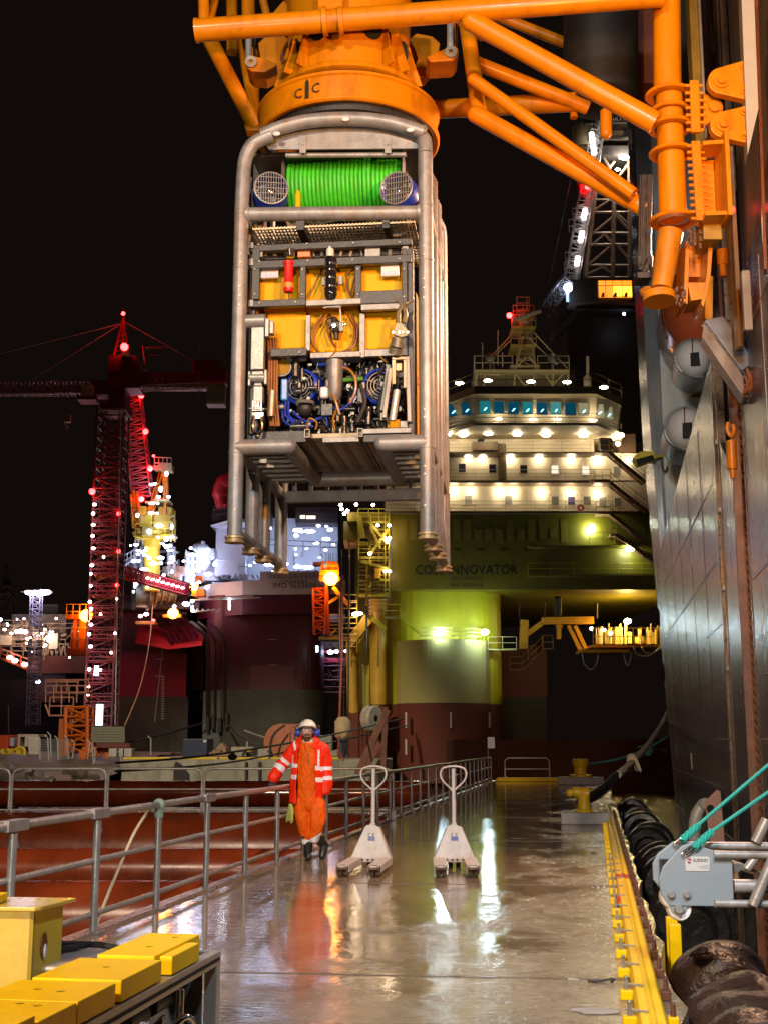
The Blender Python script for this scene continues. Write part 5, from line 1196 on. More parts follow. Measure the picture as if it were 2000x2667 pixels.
# ------------------------------------------------------------------ deckhouse: four cream storeys with windows and lamps
DH = DR+1.5
t1 = px(rig,'storey',RC,[(1005,1255,1700,1331,DH,12)]); t2 = px(rig,'storey',RC,[(1005,1180,1700,1251,DH,12)]); t3 = px(rig,'storey',RC,[(1008,1121,1547,1177,DH+.2,12)]); px(rig,'storey',mat('orange_lit_house',(.55,.34,.2),.5,var=.1),[(1610,1130,1655,1178,DH+3,6)])
px(rig,'deck_slab',RB,[(1003,1331,1720,1336,DR-.6,14),(1003,1251,1560,1257,DR-.2,4),(1003,1176.5,1545,1181,DR-.2,4),(1540,1248,1588,1252,DR-1.2,3)])
def wins(parent,lst,w_,h,d,lit):
    for i,(x,y) in enumerate(lst):
        X,Yy = c5(x,y); f_ = pframe(MB(),X-w_/2,Yy-h/2,X+w_/2,Yy+h/2,d-.05,1.6).build('window',RC,parent)
        MB().pbox(X-w_/2,Yy-h/2,X+w_/2,Yy+h/2,d-.02,.02).build('pane',lit[i],f_)
gD = glass('dark_pane',(.02,.022,.05)); gL = glass('lit_pane',(.3,.3,.25),em=(1,.93,.7),es=.7); gG = glass('grey_pane',(.2,.2,.17),.15); gP = glass('violet_pane',(.06,.05,.14),.1)
wins(t2,[(263,1195),(465,1200),(672,1205),(880,1208),(1085,1212),(1295,1215)],18,22,DH,[gD,gD,gD,gL,gL,gG]); wins(t1,[(305,1408),(572,1412),(882,1415),(990,1415),(1095,1415),(1197,1420),(1300,1425)],18,23,DH,[gG,gG,gG,gP,gG,gG,gG])
wins(t3,[(388,1020),(1065,985)],18,16,DH+.2,[gD,gD]); wins(t2,[(-120,1195)],18,22,DH,[gD])
mb = MB()
for x,y in ((305,1408),(572,1412),(882,1415),(990,1415),(1095,1415),(1197,1420),(1300,1425)):
    for dx in (-38,38):
        for dy in (-38,0,38): X,Yy = c5(x+dx,y+dy); mb.pbox(X-1,Yy-1,X+1,Yy+1,DH-.05,.06)
mb.build('window_bolts',RB,t1)
for lst,sz in (([(271,962),(438,952),(628,957),(820,962),(1070,966),(160,958)],(.42,.26,.16)),([(305,1118),(400,1120),(585,1126),(775,1127),(988,1132),(1168,1136),(1368,1140)],(.36,.2,.15)),([(50,1340),(210,1342),(320,1347),(510,1348),(605,1352),(793,1354),(985,1360),(1168,1364)],(.36,.2,.14)),([(505,870),(735,874),(895,872),(1135,880)],(.36,.16,.06)),([(245,632),(435,615),(720,622),(960,625),(1205,660)],(.4,.2,.14)),([(1325,962),(1272,995),(1300,1035)],(.22,.2,.2))):
    for x,y in lst: bulb(rig,P(*c5(x,y+(16 if 940<y<970 else 0)),(DR-.6 if y<970 else DH-.55) if y>900 else (DR-2.75 if y>700 else DR-1.2)),sz,LW)
mb = MB()
for y,x0,x1 in ((1490,-250,1150),(1280,-250,1150),(1090,540,1120),(1085,180,340)):
    X0,Y0 = c5(x0,y); X1,_ = c5(x1,y); mb.handrail([P(X0,Y0,DR-.5),P(X1,Y0,DR-.5)],1.05,(1,.66,.33),3.0,.022,4)
mb.build('deck_railing',mat('rail_olive',(.30,.25,.13),.5),rig)
px(rig,'vent_trunk',RB,[(1298,1155,1318,1252,DH-.4,.4),(1230,1150,1296,1172,DH-.8,.8)])
px(rig,'life_raft_rack',RD,[(1563,1140,1596,1172,DR-.5,1)])
mb = MB(); hb = c5(1052,1462); mb.torus(P(*hb,DR-.7),(0,1,0),mpp(DR)*7,.10,18,6); mb.build('lifebuoy',mat('lifebuoy_red',(.5,.06,.03),.5),rig)
# bridge with sloping windows
def bz(y): return P(1400,y,DR-2).z
pl = [(1003,DR+2),(1168,DR+1.2),(1236,DR-2.0),(1553,DR-2.0),(1607,DR+1.5),(1607,DR+12),(1003,DR+12)]
def ring(lst,z,grow=1.0): return [V((P(x,1060,d_).x,d_,z)) for x,d_ in lst]
def band(zb0,zt0,lst0,lst1,name,m_):
    a = ring(lst0,zb0); b = ring(lst1,zt0); n_ = len(a); return MB().add(a+b,[tuple(reversed(range(n_))),tuple(range(n_,2*n_))]+[(i,(i+1)%n_,n_+(i+1)%n_,n_+i) for i in range(n_)]).build(name,m_,rig)
out = [(x,d_-(.7 if d_<DR+5 else 0)) for x,d_ in pl]; out[4] = (1615,DR+1.0)
bw = band(bz(1080),bz(1038),pl,out,'bridge',RC); band(bz(1118),bz(1080.2),pl,pl,'bridge_base',RC)
rf = [(x,d_-(1.6 if d_<DR+5 else 0)) for x,d_ in pl]; rf[4] = (1618,DR+.4)
band(bz(1037.5),bz(1018),rf,rf,'bridge_roof',mat('roof_band',(.30,.25,.15),.5,var=.2,vs=.3)); band(bz(1119),bz(1112),rf,rf,'bridge_deck',RC)
wl = [(205,810,0),(295,800,0),(415,790,1),(507,793,0),(603,795,0),(697,798,1),(793,800,0),(885,800,2),(983,803,0),(1072,806,3),(1180,815,3),(1240,830,3)]
tin = [glass('blue_pane',(.01,.05,.10),em=(.0,.12,.22),es=.28),glass('teal_pane',(.02,.12,.13),em=(.02,.3,.34),es=.38),glass('pale_teal_pane',(.05,.18,.18),em=(.06,.30,.30),es=.5),glass('cream_pane',(.2,.2,.15),em=(.45,.42,.25),es=.4)]
strip_m = glow('pane_reflection',(.35,.9,1),2.2)
for x,y,k in wl:
    X,Yy = c5(x,y); w_ = 13.2 if x<1100 else 9; 
    if X<1236: f0 = (X-1168)/(1236-1168); d_ = DR+1.2-3.2*max(0,f0)
    elif X>1553: d_ = DR-2+3.5*(X-1553)/54
    else: d_ = DR-2.0
    d_ -= .62
    f_ = pframe(MB(),X-w_,Yy-16,X+w_,Yy+16,d_-.05,1.5).build('window',RC,bw); MB().pbox(X-w_,Yy-16,X+w_,Yy+16,d_-.02,.3).build('pane',tin[k],f_)
    if x not in (507,983): MB().prism([P(X-5+rr.uniform(-3,3),Yy+10,d_-.04),P(X+1,Yy+8,d_-.04),P(X+6,Yy+1,d_-.04),P(X+1,Yy+2,d_-.04)],(0,.01,0)).build('lamp_reflection',strip_m,f_)  # glowing strip paints interior lamps reflected in the pane
mb = MB(); bal = [V((P(x,1118,d_).x,d_,bz(1118))) for x,d_ in rf[:5]]; mb.handrail(bal,1.1,(1,.66,.33),3.2,.025,4)
rtop = [V((P(x,1018,d_).x,d_,bz(1018))) for x,d_ in rf[:5]]; mb.handrail(rtop,1.25,(1,.5),3.0,.03,4); mb.build('bridge_railing',mat('rail_brown',(.22,.17,.10),.5),rig)
# mast house, lattice mast, radars
MC = mat('mast_cream',(.62,.56,.30),.5,var=.1); D3 = DR+4
tp = px(rig,'mast_platform',MC,[(1236,962,1483,975,D3,5),(1328,950,1405,958,D3+1,3)])
mb = MB()
for x in (1240,1262,1340,1394,1440,1480): mb.tube(P(x,975,D3),P(x-2,1014,D3),.12,n=6)
for a_,b_ in (((1242,972),(1300,978)),((1345,978),(1372,1010)),((1395,978),(1362,1012)),((1345,955),(1370,930)),((1400,955),(1376,930)),((1438,1002),(1420,978)),((1440,1002),(1462,978))): mb.tube(P(*a_,D3),P(*b_,D3),.09,n=6)
mb.handrail([P(1236,962,D3),P(1335,962,D3)],1.4,(1,.5),1.6,.04).handrail([P(1400,962,D3),P(1482,962,D3)],1.4,(1,.5),1.6,.04); mb.build('mast_frame',MC,tp)
mb = MB().lattice(P(1366,960,D3+2),P(1370,822,D3+2),1.7,9,.07,.045,(0,1,0),.9)
mb.tube(P(1342,960,D3),P(1362,875,D3+1),.10,n=6).tube(P(1394,960,D3),P(1384,870,D3+1),.10,n=6); mb.build('mast',MC,rig)
px(rig,'mast_deck',mat('mast_deck_yellow',(.52,.46,.10),.5),[(1330,896,1396,900,D3+.5,3.2),(1332,849,1395,852,D3+.5,3.2),(1336,824,1390,827,D3+.8,2.4),(1345,803,1378,806,D3+1,1.8)])
mb = MB()
for y,x0,x1 in ((896,1330,1396),(849,1332,1395),(824,1336,1390),(803,1345,1378)): mb.handrail([P(x0,y,D3+.5),P(x1,y,D3+.5)],1.2,sp=.9,r=.035)
mb.build('mast_rail',MC,rig)
MB().beam(P(1334,833,D3),P(1408,810,D3),.3,.28).build('radar_bar',M['white'],rig); px(rig,'radar_motor',MC,[(1352,822,1372,838,D3+.2,.6)])
mb = MB()
for a_,b_ in (((1262,945),(1326,877)),((1270,942),(1330,885)),((1392,868),(1478,960)),((1376,880),(1450,950))): mb.tube(P(*a_,D3),P(*b_,D3+1),.07,n=6)
build_each(mb,'mast_stay',MC,rig)
mb = MB()
for x,y0,y1 in ((1234,925,1010),(1256,892,960),(1296,860,950),(1308,918,955),(1345,772,800),(1372,778,805),(1530,928,1016)): mb.tube(P(x,y0,D3),P(x,y1,D3),.05 if x<1500 else .18,n=5)
build_each(mb,'aerial',RC,rig)
for x,y in ((1275,930),(1438,932)): MB().lathe([(.001,.3),(.5,.05),(.55,0),(.45,-.2),(.3,-.5),(.001,-.5)],P(x,y,D3-.5),(.2,-1,.3),14).tube(P(x,y+4,D3),P(x+1,960,D3),.14,n=6).build('satellite_dish',M['alu'],rig)
bulb(rig,P(1326,821,D3),(.28,.28,.28),LR,'red_lamp'); MB().lathe([(.3,0),(.4,.3),(.4,1.1),(.2,1.4),(.001,1.5)],P(1530,1012,D3),UZ,12).build('mast_dome',RC,rig)
# stair tower zigzag on the right of the house
STM = mat('stair_brown',(.36,.20,.10),.5,var=.2); DS = DR-1.4
for (x0,y0),(x1,y1) in ((c5(1240,1090),c5(1480,1290)),(c5(1250,1295),c5(1500,1490)),(c5(1250,1500),c5(1470,1670)),(c5(1290,1640),c5(1560,1830))):
    a,b = P(x0,y0,DS),P(x1,y1,DS); mb = MB().beam(a,b,.08,.35).beam(a+V((0,1,0)),b+V((0,1,0)),.08,.35)
    n_ = 18
    for i in range(n_): mb.box(a.lerp(b,(i+.5)/n_)+V((0,.5,0)),(.4,1,.06))
    mb.handrail([a,b],1.0,sp=1.4,r=.03,n=4); mb.build('stair',STM,rig)
for x0,y0,x1 in ((1142,1085,1245),(1140,1285,1250),(1155,1495,1265),(1250,1640,1300)):
    X0,Y0 = c5(x0,y0); X1,_ = c5(x1,y0); s_ = px(rig,'stair_landing',STM,[(X0,Y0-2,X1,Y0+3,DS,1.6)]); MB().handrail([P(X0,Y0-2,DS),P(X1,Y0-2,DS)],1.05,sp=1,r=.03,n=4).build('landing_rail',STM,s_)
# dark derrick house and derrick behind the deckhouse
DD = 140.0
DKm = mat('derrick_cladding',(.085,.062,.04),.45,var=.2,vs=.1)
px(rig,'clad_house',DKm,[(1478,805,1700,992,DD,10),(1500,945,1700,1130,DD-6,4)])
ch = px(rig,'control_cabin',RD,[(1475,727,1700,803,DD-3,8)])
mb = MB()
for i in range(44): x = 1477+i*4.1; mb.pbox(x,729,x+1.6,801,DD-3.12,.12)
mb.build('cladding_ribs',DKm,ch)
MB().pbox(1558,730,1646,774,DD-3.3,.1).build('lit_window',glow('orange_window',(1,.26,.012),1.3),ch); MB().pbox(1596,744,1646,770,DD-3.35,.05).build('bright_window',glow('yellow_window',(1,.5,.04),2.0),ch)
mb = MB()
for x in (1558,1577,1596,1620,1646): mb.pbox(x-.6,728,x+.6,776,DD-3.45,.08)
for y in (729,743,775): mb.pbox(1556,y-.6,1648,y+.6,DD-3.45,.08)
for x in (1568,1600,1628): mb.prism([P(x-4,773,DD-3.5),P(x+6,773,DD-3.5),P(x+6,762,DD-3.5),P(x+1,760,DD-3.5)],(0,.05,0))
mb.build('window_bars',mat('window_bar',(.3,.1,.02),.5),ch)
mb = MB()
for i in range(30): mb.pbox(1500+i*5.2,786+abs(i-15)*.5-6,1502+i*5.2,790+abs(i-15)*.5-2,DD-3.5,.3)
mb.build('underside_ribs',mat('bronze_rib',(.30,.15,.05),.4,.3),ch)
px(rig,'mast_deck',RD,[(1478,803.5,1700,806,DD-3.6,1)])
DKs = mat('derrick_steel',(.34,.24,.15),.45,.3,var=.25)
mb = MB(); zb_ = P(1590,724,DD); 
def dl(x0,y0,x1,y1,r=.22): mb.tube(P(x0,y0,DD),P(x1,y1,DD),r,n=6)
dl(1524,722,1572,280,.32); dl(1640,722,1640,280,.3); dl(1690,722,1672,280,.3); dl(1596,722,1598,520,.3)
for y,x0 in ((722,1524),(690,1528),(636,1534),(606,1538),(552,1544),(520,1548),(408,1558),(365,1562)): dl(x0,y,1690,y,.16)
for a_,b_ in (((1527,715),(1570,695)),((1570,695),(1600,718)),((1532,690),(1590,640)),((1540,640),(1575,608)),((1575,608),(1598,638)),((1540,610),(1606,556)),((1606,556),(1650,596)),((1608,638),(1650,690)),((1550,545),(1590,520)),((1598,555),(1640,600)),((1565,400),(1590,440)),((1640,420),(1610,460)),((1640,500),(1600,460)),((1556,470),(1600,420))): dl(*a_,*b_,.17)
mb.build('derrick',DKs,rig)
px(rig,'crown_deck',RD,[(1560,355,1680,362,DD-1,6),(1565,378,1680,402,DD-1,4),(1558,310,1690,318,DD-1,5),(1523,300,1545,320,DD-2,3)])
px(rig,'crown_house',mat('crown_grey',(.25,.22,.19),.5,var=.3,vs=.6),[(1575,320,1680,352,DD+1,4)]); MB().lathe([(1.4,0),(1.4,2.5),(.9,3.4),(.001,3.6)],P(1520,388,DD),UZ,18).build('crown_dome',MC,rig)
mb = MB()
for x in range(1570,1690,9): mb.tube(P(x,290,DD-1),P(x,312,DD-1),.08,n=4)
mb.handrail([P(1560,310,DD-1),P(1690,310,DD-1)],2,sp=1,r=.06); mb.build('crown_rail',mat('crown_rail_grey',(.45,.43,.4),.4),rig)
for x,y in ((1624,408),(1608,440)): bulb(rig,P(x,y,DD-1.5),(.62,.3,.3) if y<420 else (.3,.2,.12),glow('white_derrick_lamp',(1,.96,.9),130),)
bulb(rig,P(1650,348,DD-1.5),(.5,.2,.2),LS)
# stair tower up the derrick with strip lamps
mb = MB(); zz_ = [(1552,330),(1540,440),(1528,560),(1510,640),(1496,720),(1470,760)]
mb.lattice(P(1556,330,DD-2),P(1487,735,DD-2),1.6,26,.07,.05,(0,1,0)); mb.tube(P(1566,250,DD-1),P(1500,735,DD-1),.4,n=8)
for x,y in ((1512,480),(1500,575),(1490,605),(1480,690),(1478,715)): mb.handrail([P(x-8,y,DD-3),P(x+18,y,DD-3)],1.6,sp=.7,r=.05)
mb.build('stair_tower',mat('stair_tower_grey',(.42,.40,.38),.4,.3,var=.2),rig)
for (x0,y0),(x1,y1) in (((1547,400),(1540,345)),((1519,570),(1524,545)),((1511,628),(1516,602)),((1501,690),(1505,668))):
    MB().tube(P(x0,y0,DD-3),P(x1,y1,DD-3),.28,n=8).build('strip_lamp',glow('strip_white',(1,.84,.82),7),rig)
bulb(rig,P(1530,485,DD-3.2),(.35,.3,.35),LR,'red_lamp'); px(rig,'red_lit_box',M['red'],[(1507,474,1526,505,DD-2,1)])
# gangway and ducts left of the cabin
mb = MB(); a,b = P(1425,800,DD-4),P(1478,735,DD-4); mb.lattice(a,b,1.3,8,.09,.05); mb.handrail([P(1425,800,DD-5),P(1470,745,DD-5)],1.5,sp=.8,r=.05)
for x0,y0,x1,y1 in ((1443,800,1470,800),(1446,816,1478,790),(1430,822,1440,790)): mb.beam(P(x0,y0,DD-5),P(x1,y1,DD-5),.6,.3)
mb.build('side_gangway',mat('gangway_grey',(.26,.25,.25),.4,.3,var=.3),rig)
MB().prism([P(x,y,DD-5) for x,y in ((1438,868),(1452,852),(1498,805),(1505,808),(1468,862),(1445,874))],(0,2,0)).build('duct',mat('foil_duct',(.35,.33,.3),.25,.6,var=.4,vs=1.5,bump=.6,bs=2),rig)
bulb(rig,P(1479,749,DD-5),(.5,.3,.5),LC); MB().pbox(1474,756,1481,785,DD-4.9,.1).build('lit_panel',glow('cyan_panel',(.3,.6,1),1.2),rig)
MB().tube(P(1427,745,DD-4),P(1487,460,DD-4),.04,n=4).tube(P(1424,800,DD-4),P(1428,1000,DD-4),.05,n=4).tube(P(1482,860,DD-6),P(1482,1000,DD-6),.08,n=5).build('cables',RD,rig)
bulb(rig,P(1625,817,DD-4),(.16,.16,.16),LC)
# ------------------------------------------------------------------ left legs of the yellow rig with stair towers and pipes
AM = mat('amber_lit_steel',(.62,.36,.03),.4,var=.2,vs=.3)
DL = DR+2
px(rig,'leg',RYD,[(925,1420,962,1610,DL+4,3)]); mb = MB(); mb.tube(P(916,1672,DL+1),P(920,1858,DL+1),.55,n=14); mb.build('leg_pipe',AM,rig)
MB().prism([P(x,y,DL+2) for x,y in ((925,1690),(965,1600),(1000,1560),(1003,1845),(925,1856))],(0,4,0)).build('leg',RY,rig)
MB().tube(P(985,1560,DL-.5),P(985,1836,DL-.5),.8,n=18).build('leg_pipe',AM,rig); px(rig,'leg_foot',RR,[(905,1856,1000,2010,DL+.5,6)])
mb = MB()
for i in range(26): mb.torus(P(985,1375+i*9,DL-.5),UZ,.86,.07,16,5)
mb.build('cooling_coil',mat('coil_pinkish',(.7,.42,.2),.35,.2,var=.2),rig)
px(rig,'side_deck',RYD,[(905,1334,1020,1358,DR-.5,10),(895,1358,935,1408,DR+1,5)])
stt = MB()
for y in (1357,1410,1450,1482,1508,1545): stt.pbox(933,y,1014,y+5,DR-.6,2.2); stt.handrail([P(933,y,DR-.6),P(1014,y,DR-.6)],1.15,(1,.66,.33),1.0,.035,4)
for x in (934,965,1003,1013): stt.tube(P(x,1340,DR-.7),P(x,1550,DR-.7),.07,n=6)
for a_,b_ in (((958,1357),(1008,1415)),((965,1372),(990,1428)),((938,1462),(1010,1482)),((945,1400),(935,1345)),((968,1440),(1010,1380))): stt.beam(P(*a_,DR-.8),P(*b_,DR-.8),.5,.25)
stt.build('stair_tower',mat('olive_yellow',(.44,.38,.05),.45,var=.2,vs=.5),rig)
for x,y in ((984,1368),(1013,1368),(964,1442),(1004,1403),(1014,1402),(1009,1411),(1003,1488),(1014,1488),(897,1338),(888,1315),(928,1314),(972,1315),(890,1326),(905,1330)): bulb(rig,P(x,y,DR-1.4),(.16,.13,.14),LS)
px(rig,'amber_pipe',AM,[(953,1466,958,1506,DR-1,.3),(952,1518,958,1576,DR-1,.3),(905,1406,930,1414,DR-1.2,1.5),(907,1412,912,1640,DR-1,.25),(976,1480,992,1506,DR-1,.4)])
mb = MB(); mb.prism([P(x,y,DR) for x,y in ((912,1690),(968,1620),(950,1600),(905,1660))],(0,2,0))
for y in (1580,1600,1640,1668,1700): mb.handrail([P(885,y,DR-.5),P(930,y,DR-.5)],1.1,sp=.8,r=.05)
mb.build('leg_bracing',AM,rig); bulb(rig,P(927,1600,DR-1),(.35,.2,.18),LS); bulb(rig,P(936,1598,DR-1),(.35,.2,.12),LS)
mb = MB()
for x,y0,y1,r in ((889,1430,1935,.06),(909,1440,1980,.08),(956,1590,1700,.09),(884,1500,1760,.04),(898,1700,1880,.04)): mb.tube(P(x,y0,DR-2),P(x-3,y1,DR-2),r,n=5)
mb.tube(P(966,1700,DL+1.6),P(966,1850,DL+1.6),.1,n=5)
for i in range(30): mb.box(P(970,1700+i*5,DL+1.6),(.5,.06,.06))
mb.build('riser_lines',mat('riser_dark',(.06,.03,.03),.4,var=.3),rig)
sh = MB().lathe([(.3,-.5),(1.05,-.5),(1.15,-.35),(.95,-.2),(.95,-.1),(1.15,0),(.95,.1),(.95,.2),(1.15,.35),(1.05,.5),(.3,.5)],P(968,1872,DR-2.5),(.8,-.6,0),24); sh.build('fairlead_sheave',mat('sheave_cream',(.5,.42,.33),.45,var=.2),rig)
px(rig,'fairlead_box',RR,[(962,1840,1010,1915,DR-1.5,2),(975,1915,1000,1990,DR-1.2,2)])
# ================================================================== red and white drilling rig behind the quay
DE = 150.0
rig2 = thing('red_rig','dark red drilling rig with a white name board and blue lit deckhouse behind the quay','drilling rig',P(640,2010,DE))
rig = rig2
ER = mat('rig_dark_red',(.075,.005,.02),.5,var=.25,vs=.12,dirt=(.05,.01,.012),dirt_amt=.6,dirt_scale=.08); EG = mat('worn_underwater_paint',(.075,.080,.062),.6,var=.5,vs=.2,dirt=(.03,.03,.026),dirt_amt=.7,dirt_scale=.12); EB = mat('rig_bright_red',(.55,.03,.045),.4,var=.12,vs=.2)
EM = mat('rig_magenta_red',(.26,.010,.045),.5,var=.2,vs=.15); ET = mat('worn_teal_paint',(.16,.21,.20),.6,var=.4,vs=.25,dirt=(.06,.06,.05),dirt_amt=.7,dirt_scale=.15)
EW = mat('rig_white',(.60,.60,.60),.5,var=.06,vs=.3,dirt=(.35,.33,.3),dirt_amt=.3,dirt_scale=.1); EL = mat('rig_pale_house',(.46,.48,.56),.5,var=.06,vs=.3,dirt=(.4,.4,.42),dirt_amt=.3,dirt_scale=.1); EK = mat('rig_sooty',(.035,.022,.022),.5,var=.4,vs=.3)
def b5(x,y): return 500+x*.3617, 1300+y*.3617
def b3(x,y): return 300+x*.1929, 1180+y*.1929
rounded_col(531,835,DE,DE+16,2.6,1550,1797,'column',ER); rounded_col(527,838,DE-.3,DE+16.3,2.7,1797,2040,'column_foot',EG)
px(rig2,'teal_patch',ET,[(528,1800,574,1985,DE-.42,.2)]); px(rig2,'anchor_plate',mat('dull_plum',(.13,.035,.045),.55,var=.2),[(652,1735,766,1797,DE-.12,.2)])
mb = MB()
for x in (545,561,586,540): mb.path(smooth([P(x-45,1620,DE-.6),P(x-20,1640,DE-.9),P(x-4,1665,DE-.8),P(x,1700,DE-.7),P(x,1880,DE-.7)],5),.16,6)
mb.build('anchor_chains',mat('chain_black',(.02,.016,.016),.5,var=.4,vs=4,bump=.5,bs=6),rig2)
for x,y in ((541,1885),(555,1880),(572,1888),(590,1876)): px(rig2,'chain_fairlead',EK,[(x-5,y-18,x+5,y+22,DE-1.6,1.0)],.1)
px(rig2,'column',EM,[(310,1700,486,1815,DE+6,12)]); px(rig2,'column_foot',EG,[(306,1815,488,2040,DE+5.8,12.4)]); px(rig2,'column',mat('rig_deep_red',(.075,.008,.012),.5,var=.3),[(310,1550,486,1700,DE+6.3,11)])
px(rig2,'column',ER,[(490,1650,530,1800,DE+10,6)])
mb = MB()
for i in range(18): mb.pbox(420,1762+i*6.4,428,1765+i*6.4,DE+5.7,.1)
mb.pbox(404,1760,426,1762,DE+5.9,.1).pbox(404,1716,426,1717.5,DE+5.9,.1); mb.tube(P(424,1690,DE+5.5),P(403,1880,DE+5.5),.07,n=4); mb.build('draught_marks',EW,rig2)
mb = MB().path(smooth([P(849,1638,DE-.5),P(851,1648,DE-.5),P(860,1652,DE-.5),P(862,1690,DE-.5)],4),.1,6); mb.pbox(700,1665,722,1667,DE-.1,.1).pbox(698,1731,722,1733,DE-.2,.1); mb.build('drain_pipe',mat('pale_pink',(.4,.25,.25),.5),rig2)
# deck box, bow of the deck with the name board
mb = MB().prism([P(x,1540,DE-1) for x in (525,633,835)]+[P(835,1540,DE+12),P(525,1540,DE+12)],(0,0,0.01))
def bslab(pts,y0,y1,name,m_,d0=DE):
    vs = [V((P(x,1540,dd).x,dd,0)) for x,dd in pts]; z0 = P(700,y1,d0-2).z; z1 = P(700,y0,d0-2).z
    return MB().prism([v+UZ*z0 for v in vs],(0,0,z1-z0)).build(name,m_,rig2)
plan = [(517,DE+5),(548,DE+1.5),(632,DE-1.6),(840,DE-2.6),(900,DE-2),(900,DE+20),(517,DE+20)]
bslab(plan,1549,1600,'deck_box',ER); wb = bslab(plan,1511,1548.8,'bulwark',EW); 
nb = bslab([(677,DE-2.1),(840,DE-2.8),(872,DE-2.8),(872,DE-.5),(677,DE-.5)],1489,1511.5,'name_board',EW)
pa = P(694,1504,DE-2.9); sl = V((1,-.06,0)).normalized(); m1 = mpp(DE)
mb = MB().text('TRANSOCEAN ENDURANCE',P(695,1508,DE-2.75),sl,UZ,m1*163,m1*14,.03); mb.text('STAVANGER',P(732,1519.5,DE-2.75),sl,UZ,m1*70,m1*9,.03); mb.text('IMO 9633604',P(712,1532.5,DE-2.85),sl,UZ,m1*110,m1*14,.03); mb.build('lettering',M['ink'],nb)
px(rig2,'orange_locker',mat('orange_steel',(.7,.16,.02),.45,var=.15),[(510,1500,527,1512,DE+2,2),(505,1535,532,1552,DE-1,2)])
# red lit overhang between the columns
MB().add([P(366,1625,DE+4),P(525,1675,DE+2),P(529,1670,DE+2),P(500,1625,DE+8),P(440,1588,DE+14),P(368,1588,DE+14)],[(0,1,2,3,4,5)]).prism([P(352,1676,DE+3),P(365,1678,DE+3),P(440,1692,DE+2),P(526,1682,DE+1),P(530,1660,DE+2.5),P(490,1612,DE+8),P(366,1600,DE+8)],(0,1.5,.3)).build('overhang',EB,rig2)
mb = MB()
for i in range(6): mb.beam(P(395+i*16,1596,DE+7),P(450+i*13,1676-i*4,DE+1.6),.25,.35)
mb.build('overhang_ribs',ER,rig2)
for x,y,m_,sz in ((381,1600,LP,(.3,.2,.2)),(366,1605,LP,(.25,.2,.2)),(400,1616,LR,(.2,.15,.15))): bulb(rig2,P(x,y,DE-.5),sz,m_)
px(rig2,'small_platform',mat('amber_platform',(.45,.28,.08),.5),[(353,1618,402,1626,DE,2)]); 
bulb(rig2,P(451,1598,DE-3),(.62,.3,.62),LO,'sodium_lamp'); bulb(rig2,P(505,1528,DE-3),(.5,.3,.5),LO,'sodium_lamp'); px(rig2,'lamp_bracket',mat('orange_bracket',(.5,.2,.04),.5),[(424,1600,470,1608,DE-2.4,1),(500,1530,512,1552,DE-2.5,.5)])
for x,y in ((454,1580),(484,1573),(490,1574),(501,1566),(502,1590)): bulb(rig2,P(x,y,DE-2.5),(.22,.2,.2) if x!=484 else (.42,.2,.25),LC)
for x,y in ((598,1567),(598,1580),(501,1585),(826,1690)): MB().tube(P(x,y-7,DE-3),P(x,y+8,DE-3),.12,n=6).build('strip_lamp',glow('strip_cool',(.75,.85,1),16),rig2)
mb = MB()
for x0,x1,y in ((500,680,1560),(505,560,1592),(560,660,1556)): mb.tube(P(x0,y+3,DE-2.8),P(x1,y-3,DE-2.8),.1,n=5)
for i in range(5): mb.tube(P(510+i*14,1595,DE-2.7),P(516+i*14,1586,DE-2.7),.09,n=5)
mb.build('deck_pipes',EW,rig2)
px(rig2,'under_deck',EK,[(300,1568,520,1586,DE+2,16)]); 
# pale deckhouse with dark helideck brow, windows, lifeboat davit
px(rig2,'deckhouse',EL,[(562,1378,640,1500,DE+4,12),(640,1350,880,1510,DE+8,10)]); 
mb = MB(); mb.prism([P(548,1368,DE+3),P(605,1352,DE),P(640,1352,DE),P(640,1360,DE),P(605,1362,DE),P(575,1372,DE+2)],(0,8,0)); mb.build('bridge_wing',EL,rig2)
px(rig2,'helideck_brow',EK,[(555,1318,700,1353,DE+2,10),(770,1322,880,1362,DE+5,8)])
mb = MB()
for i in range(9): x = 774+i*11; mb.pbox(x,1331,x+8,1338,DE+4.9,.1)
mb.build('window_band',EK,rig2); px(rig2,'lit_windows',glow('lit_window_yellow',(1,.85,.4),1.1),[(782,1342,795,1350,DE+4.85,.1),(798,1343,822,1351,DE+4.85,.1)])
mb = MB().handrail([P(552,1356,DE+2),P(640,1342,DE)],1.3,sp=1.5,r=.06).handrail([P(655,1430,DE+6),P(880,1440,DE+6)],1.3,sp=2,r=.05); mb.build('house_rail',EK,rig2)
solo(MB().path(smooth([P(582,1318,DE),P(576,1290,DE),P(584,1262,DE),P(604,1254,DE)],6),[.9]*6+[1.1]*6+[1.2]*6+[.9],12),'red_davit',EB,'curved red boat davit on the blue lit deckhouse, beside the cage post','davit')
mb = MB()
for i in range(8): mb.tube(P(572+i*5,1300-i*3,DE-.6),P(570+i*6,1322,DE-.6),.08,n=5)
for x,y,x2,y2 in ((566,1270,578,1255),(560,1280,572,1262)): mb.tube(P(x,y,DE),P(x2,y2,DE),.12,n=5)
mb.build('davit_rail',mat('dull_red',(.3,.03,.02),.5),rig2)
for x,y,w_ in ((668,1376,.5),(776,1381,.62),(807,1384,.7),(672,1380,.3),(735,1378,.3),(850,1404,.5),(698,1471,.45),(720,1472,.7),(777,1477,.6),(802,1478,.7),(735,1490,.5),(713,1490,.3),(772,1395,.3),(860,1380,.35)): bulb(rig2,P(x,y,DE+3.2),(w_,.25,.2),LC)
mb = MB(); mb.pbox(620,1465,622,1490,DE+3.5,.2).pbox(645,1462,647,1490,DE+3.5,.2).pbox(620,1475,647,1477,DE+3.5,.2); 
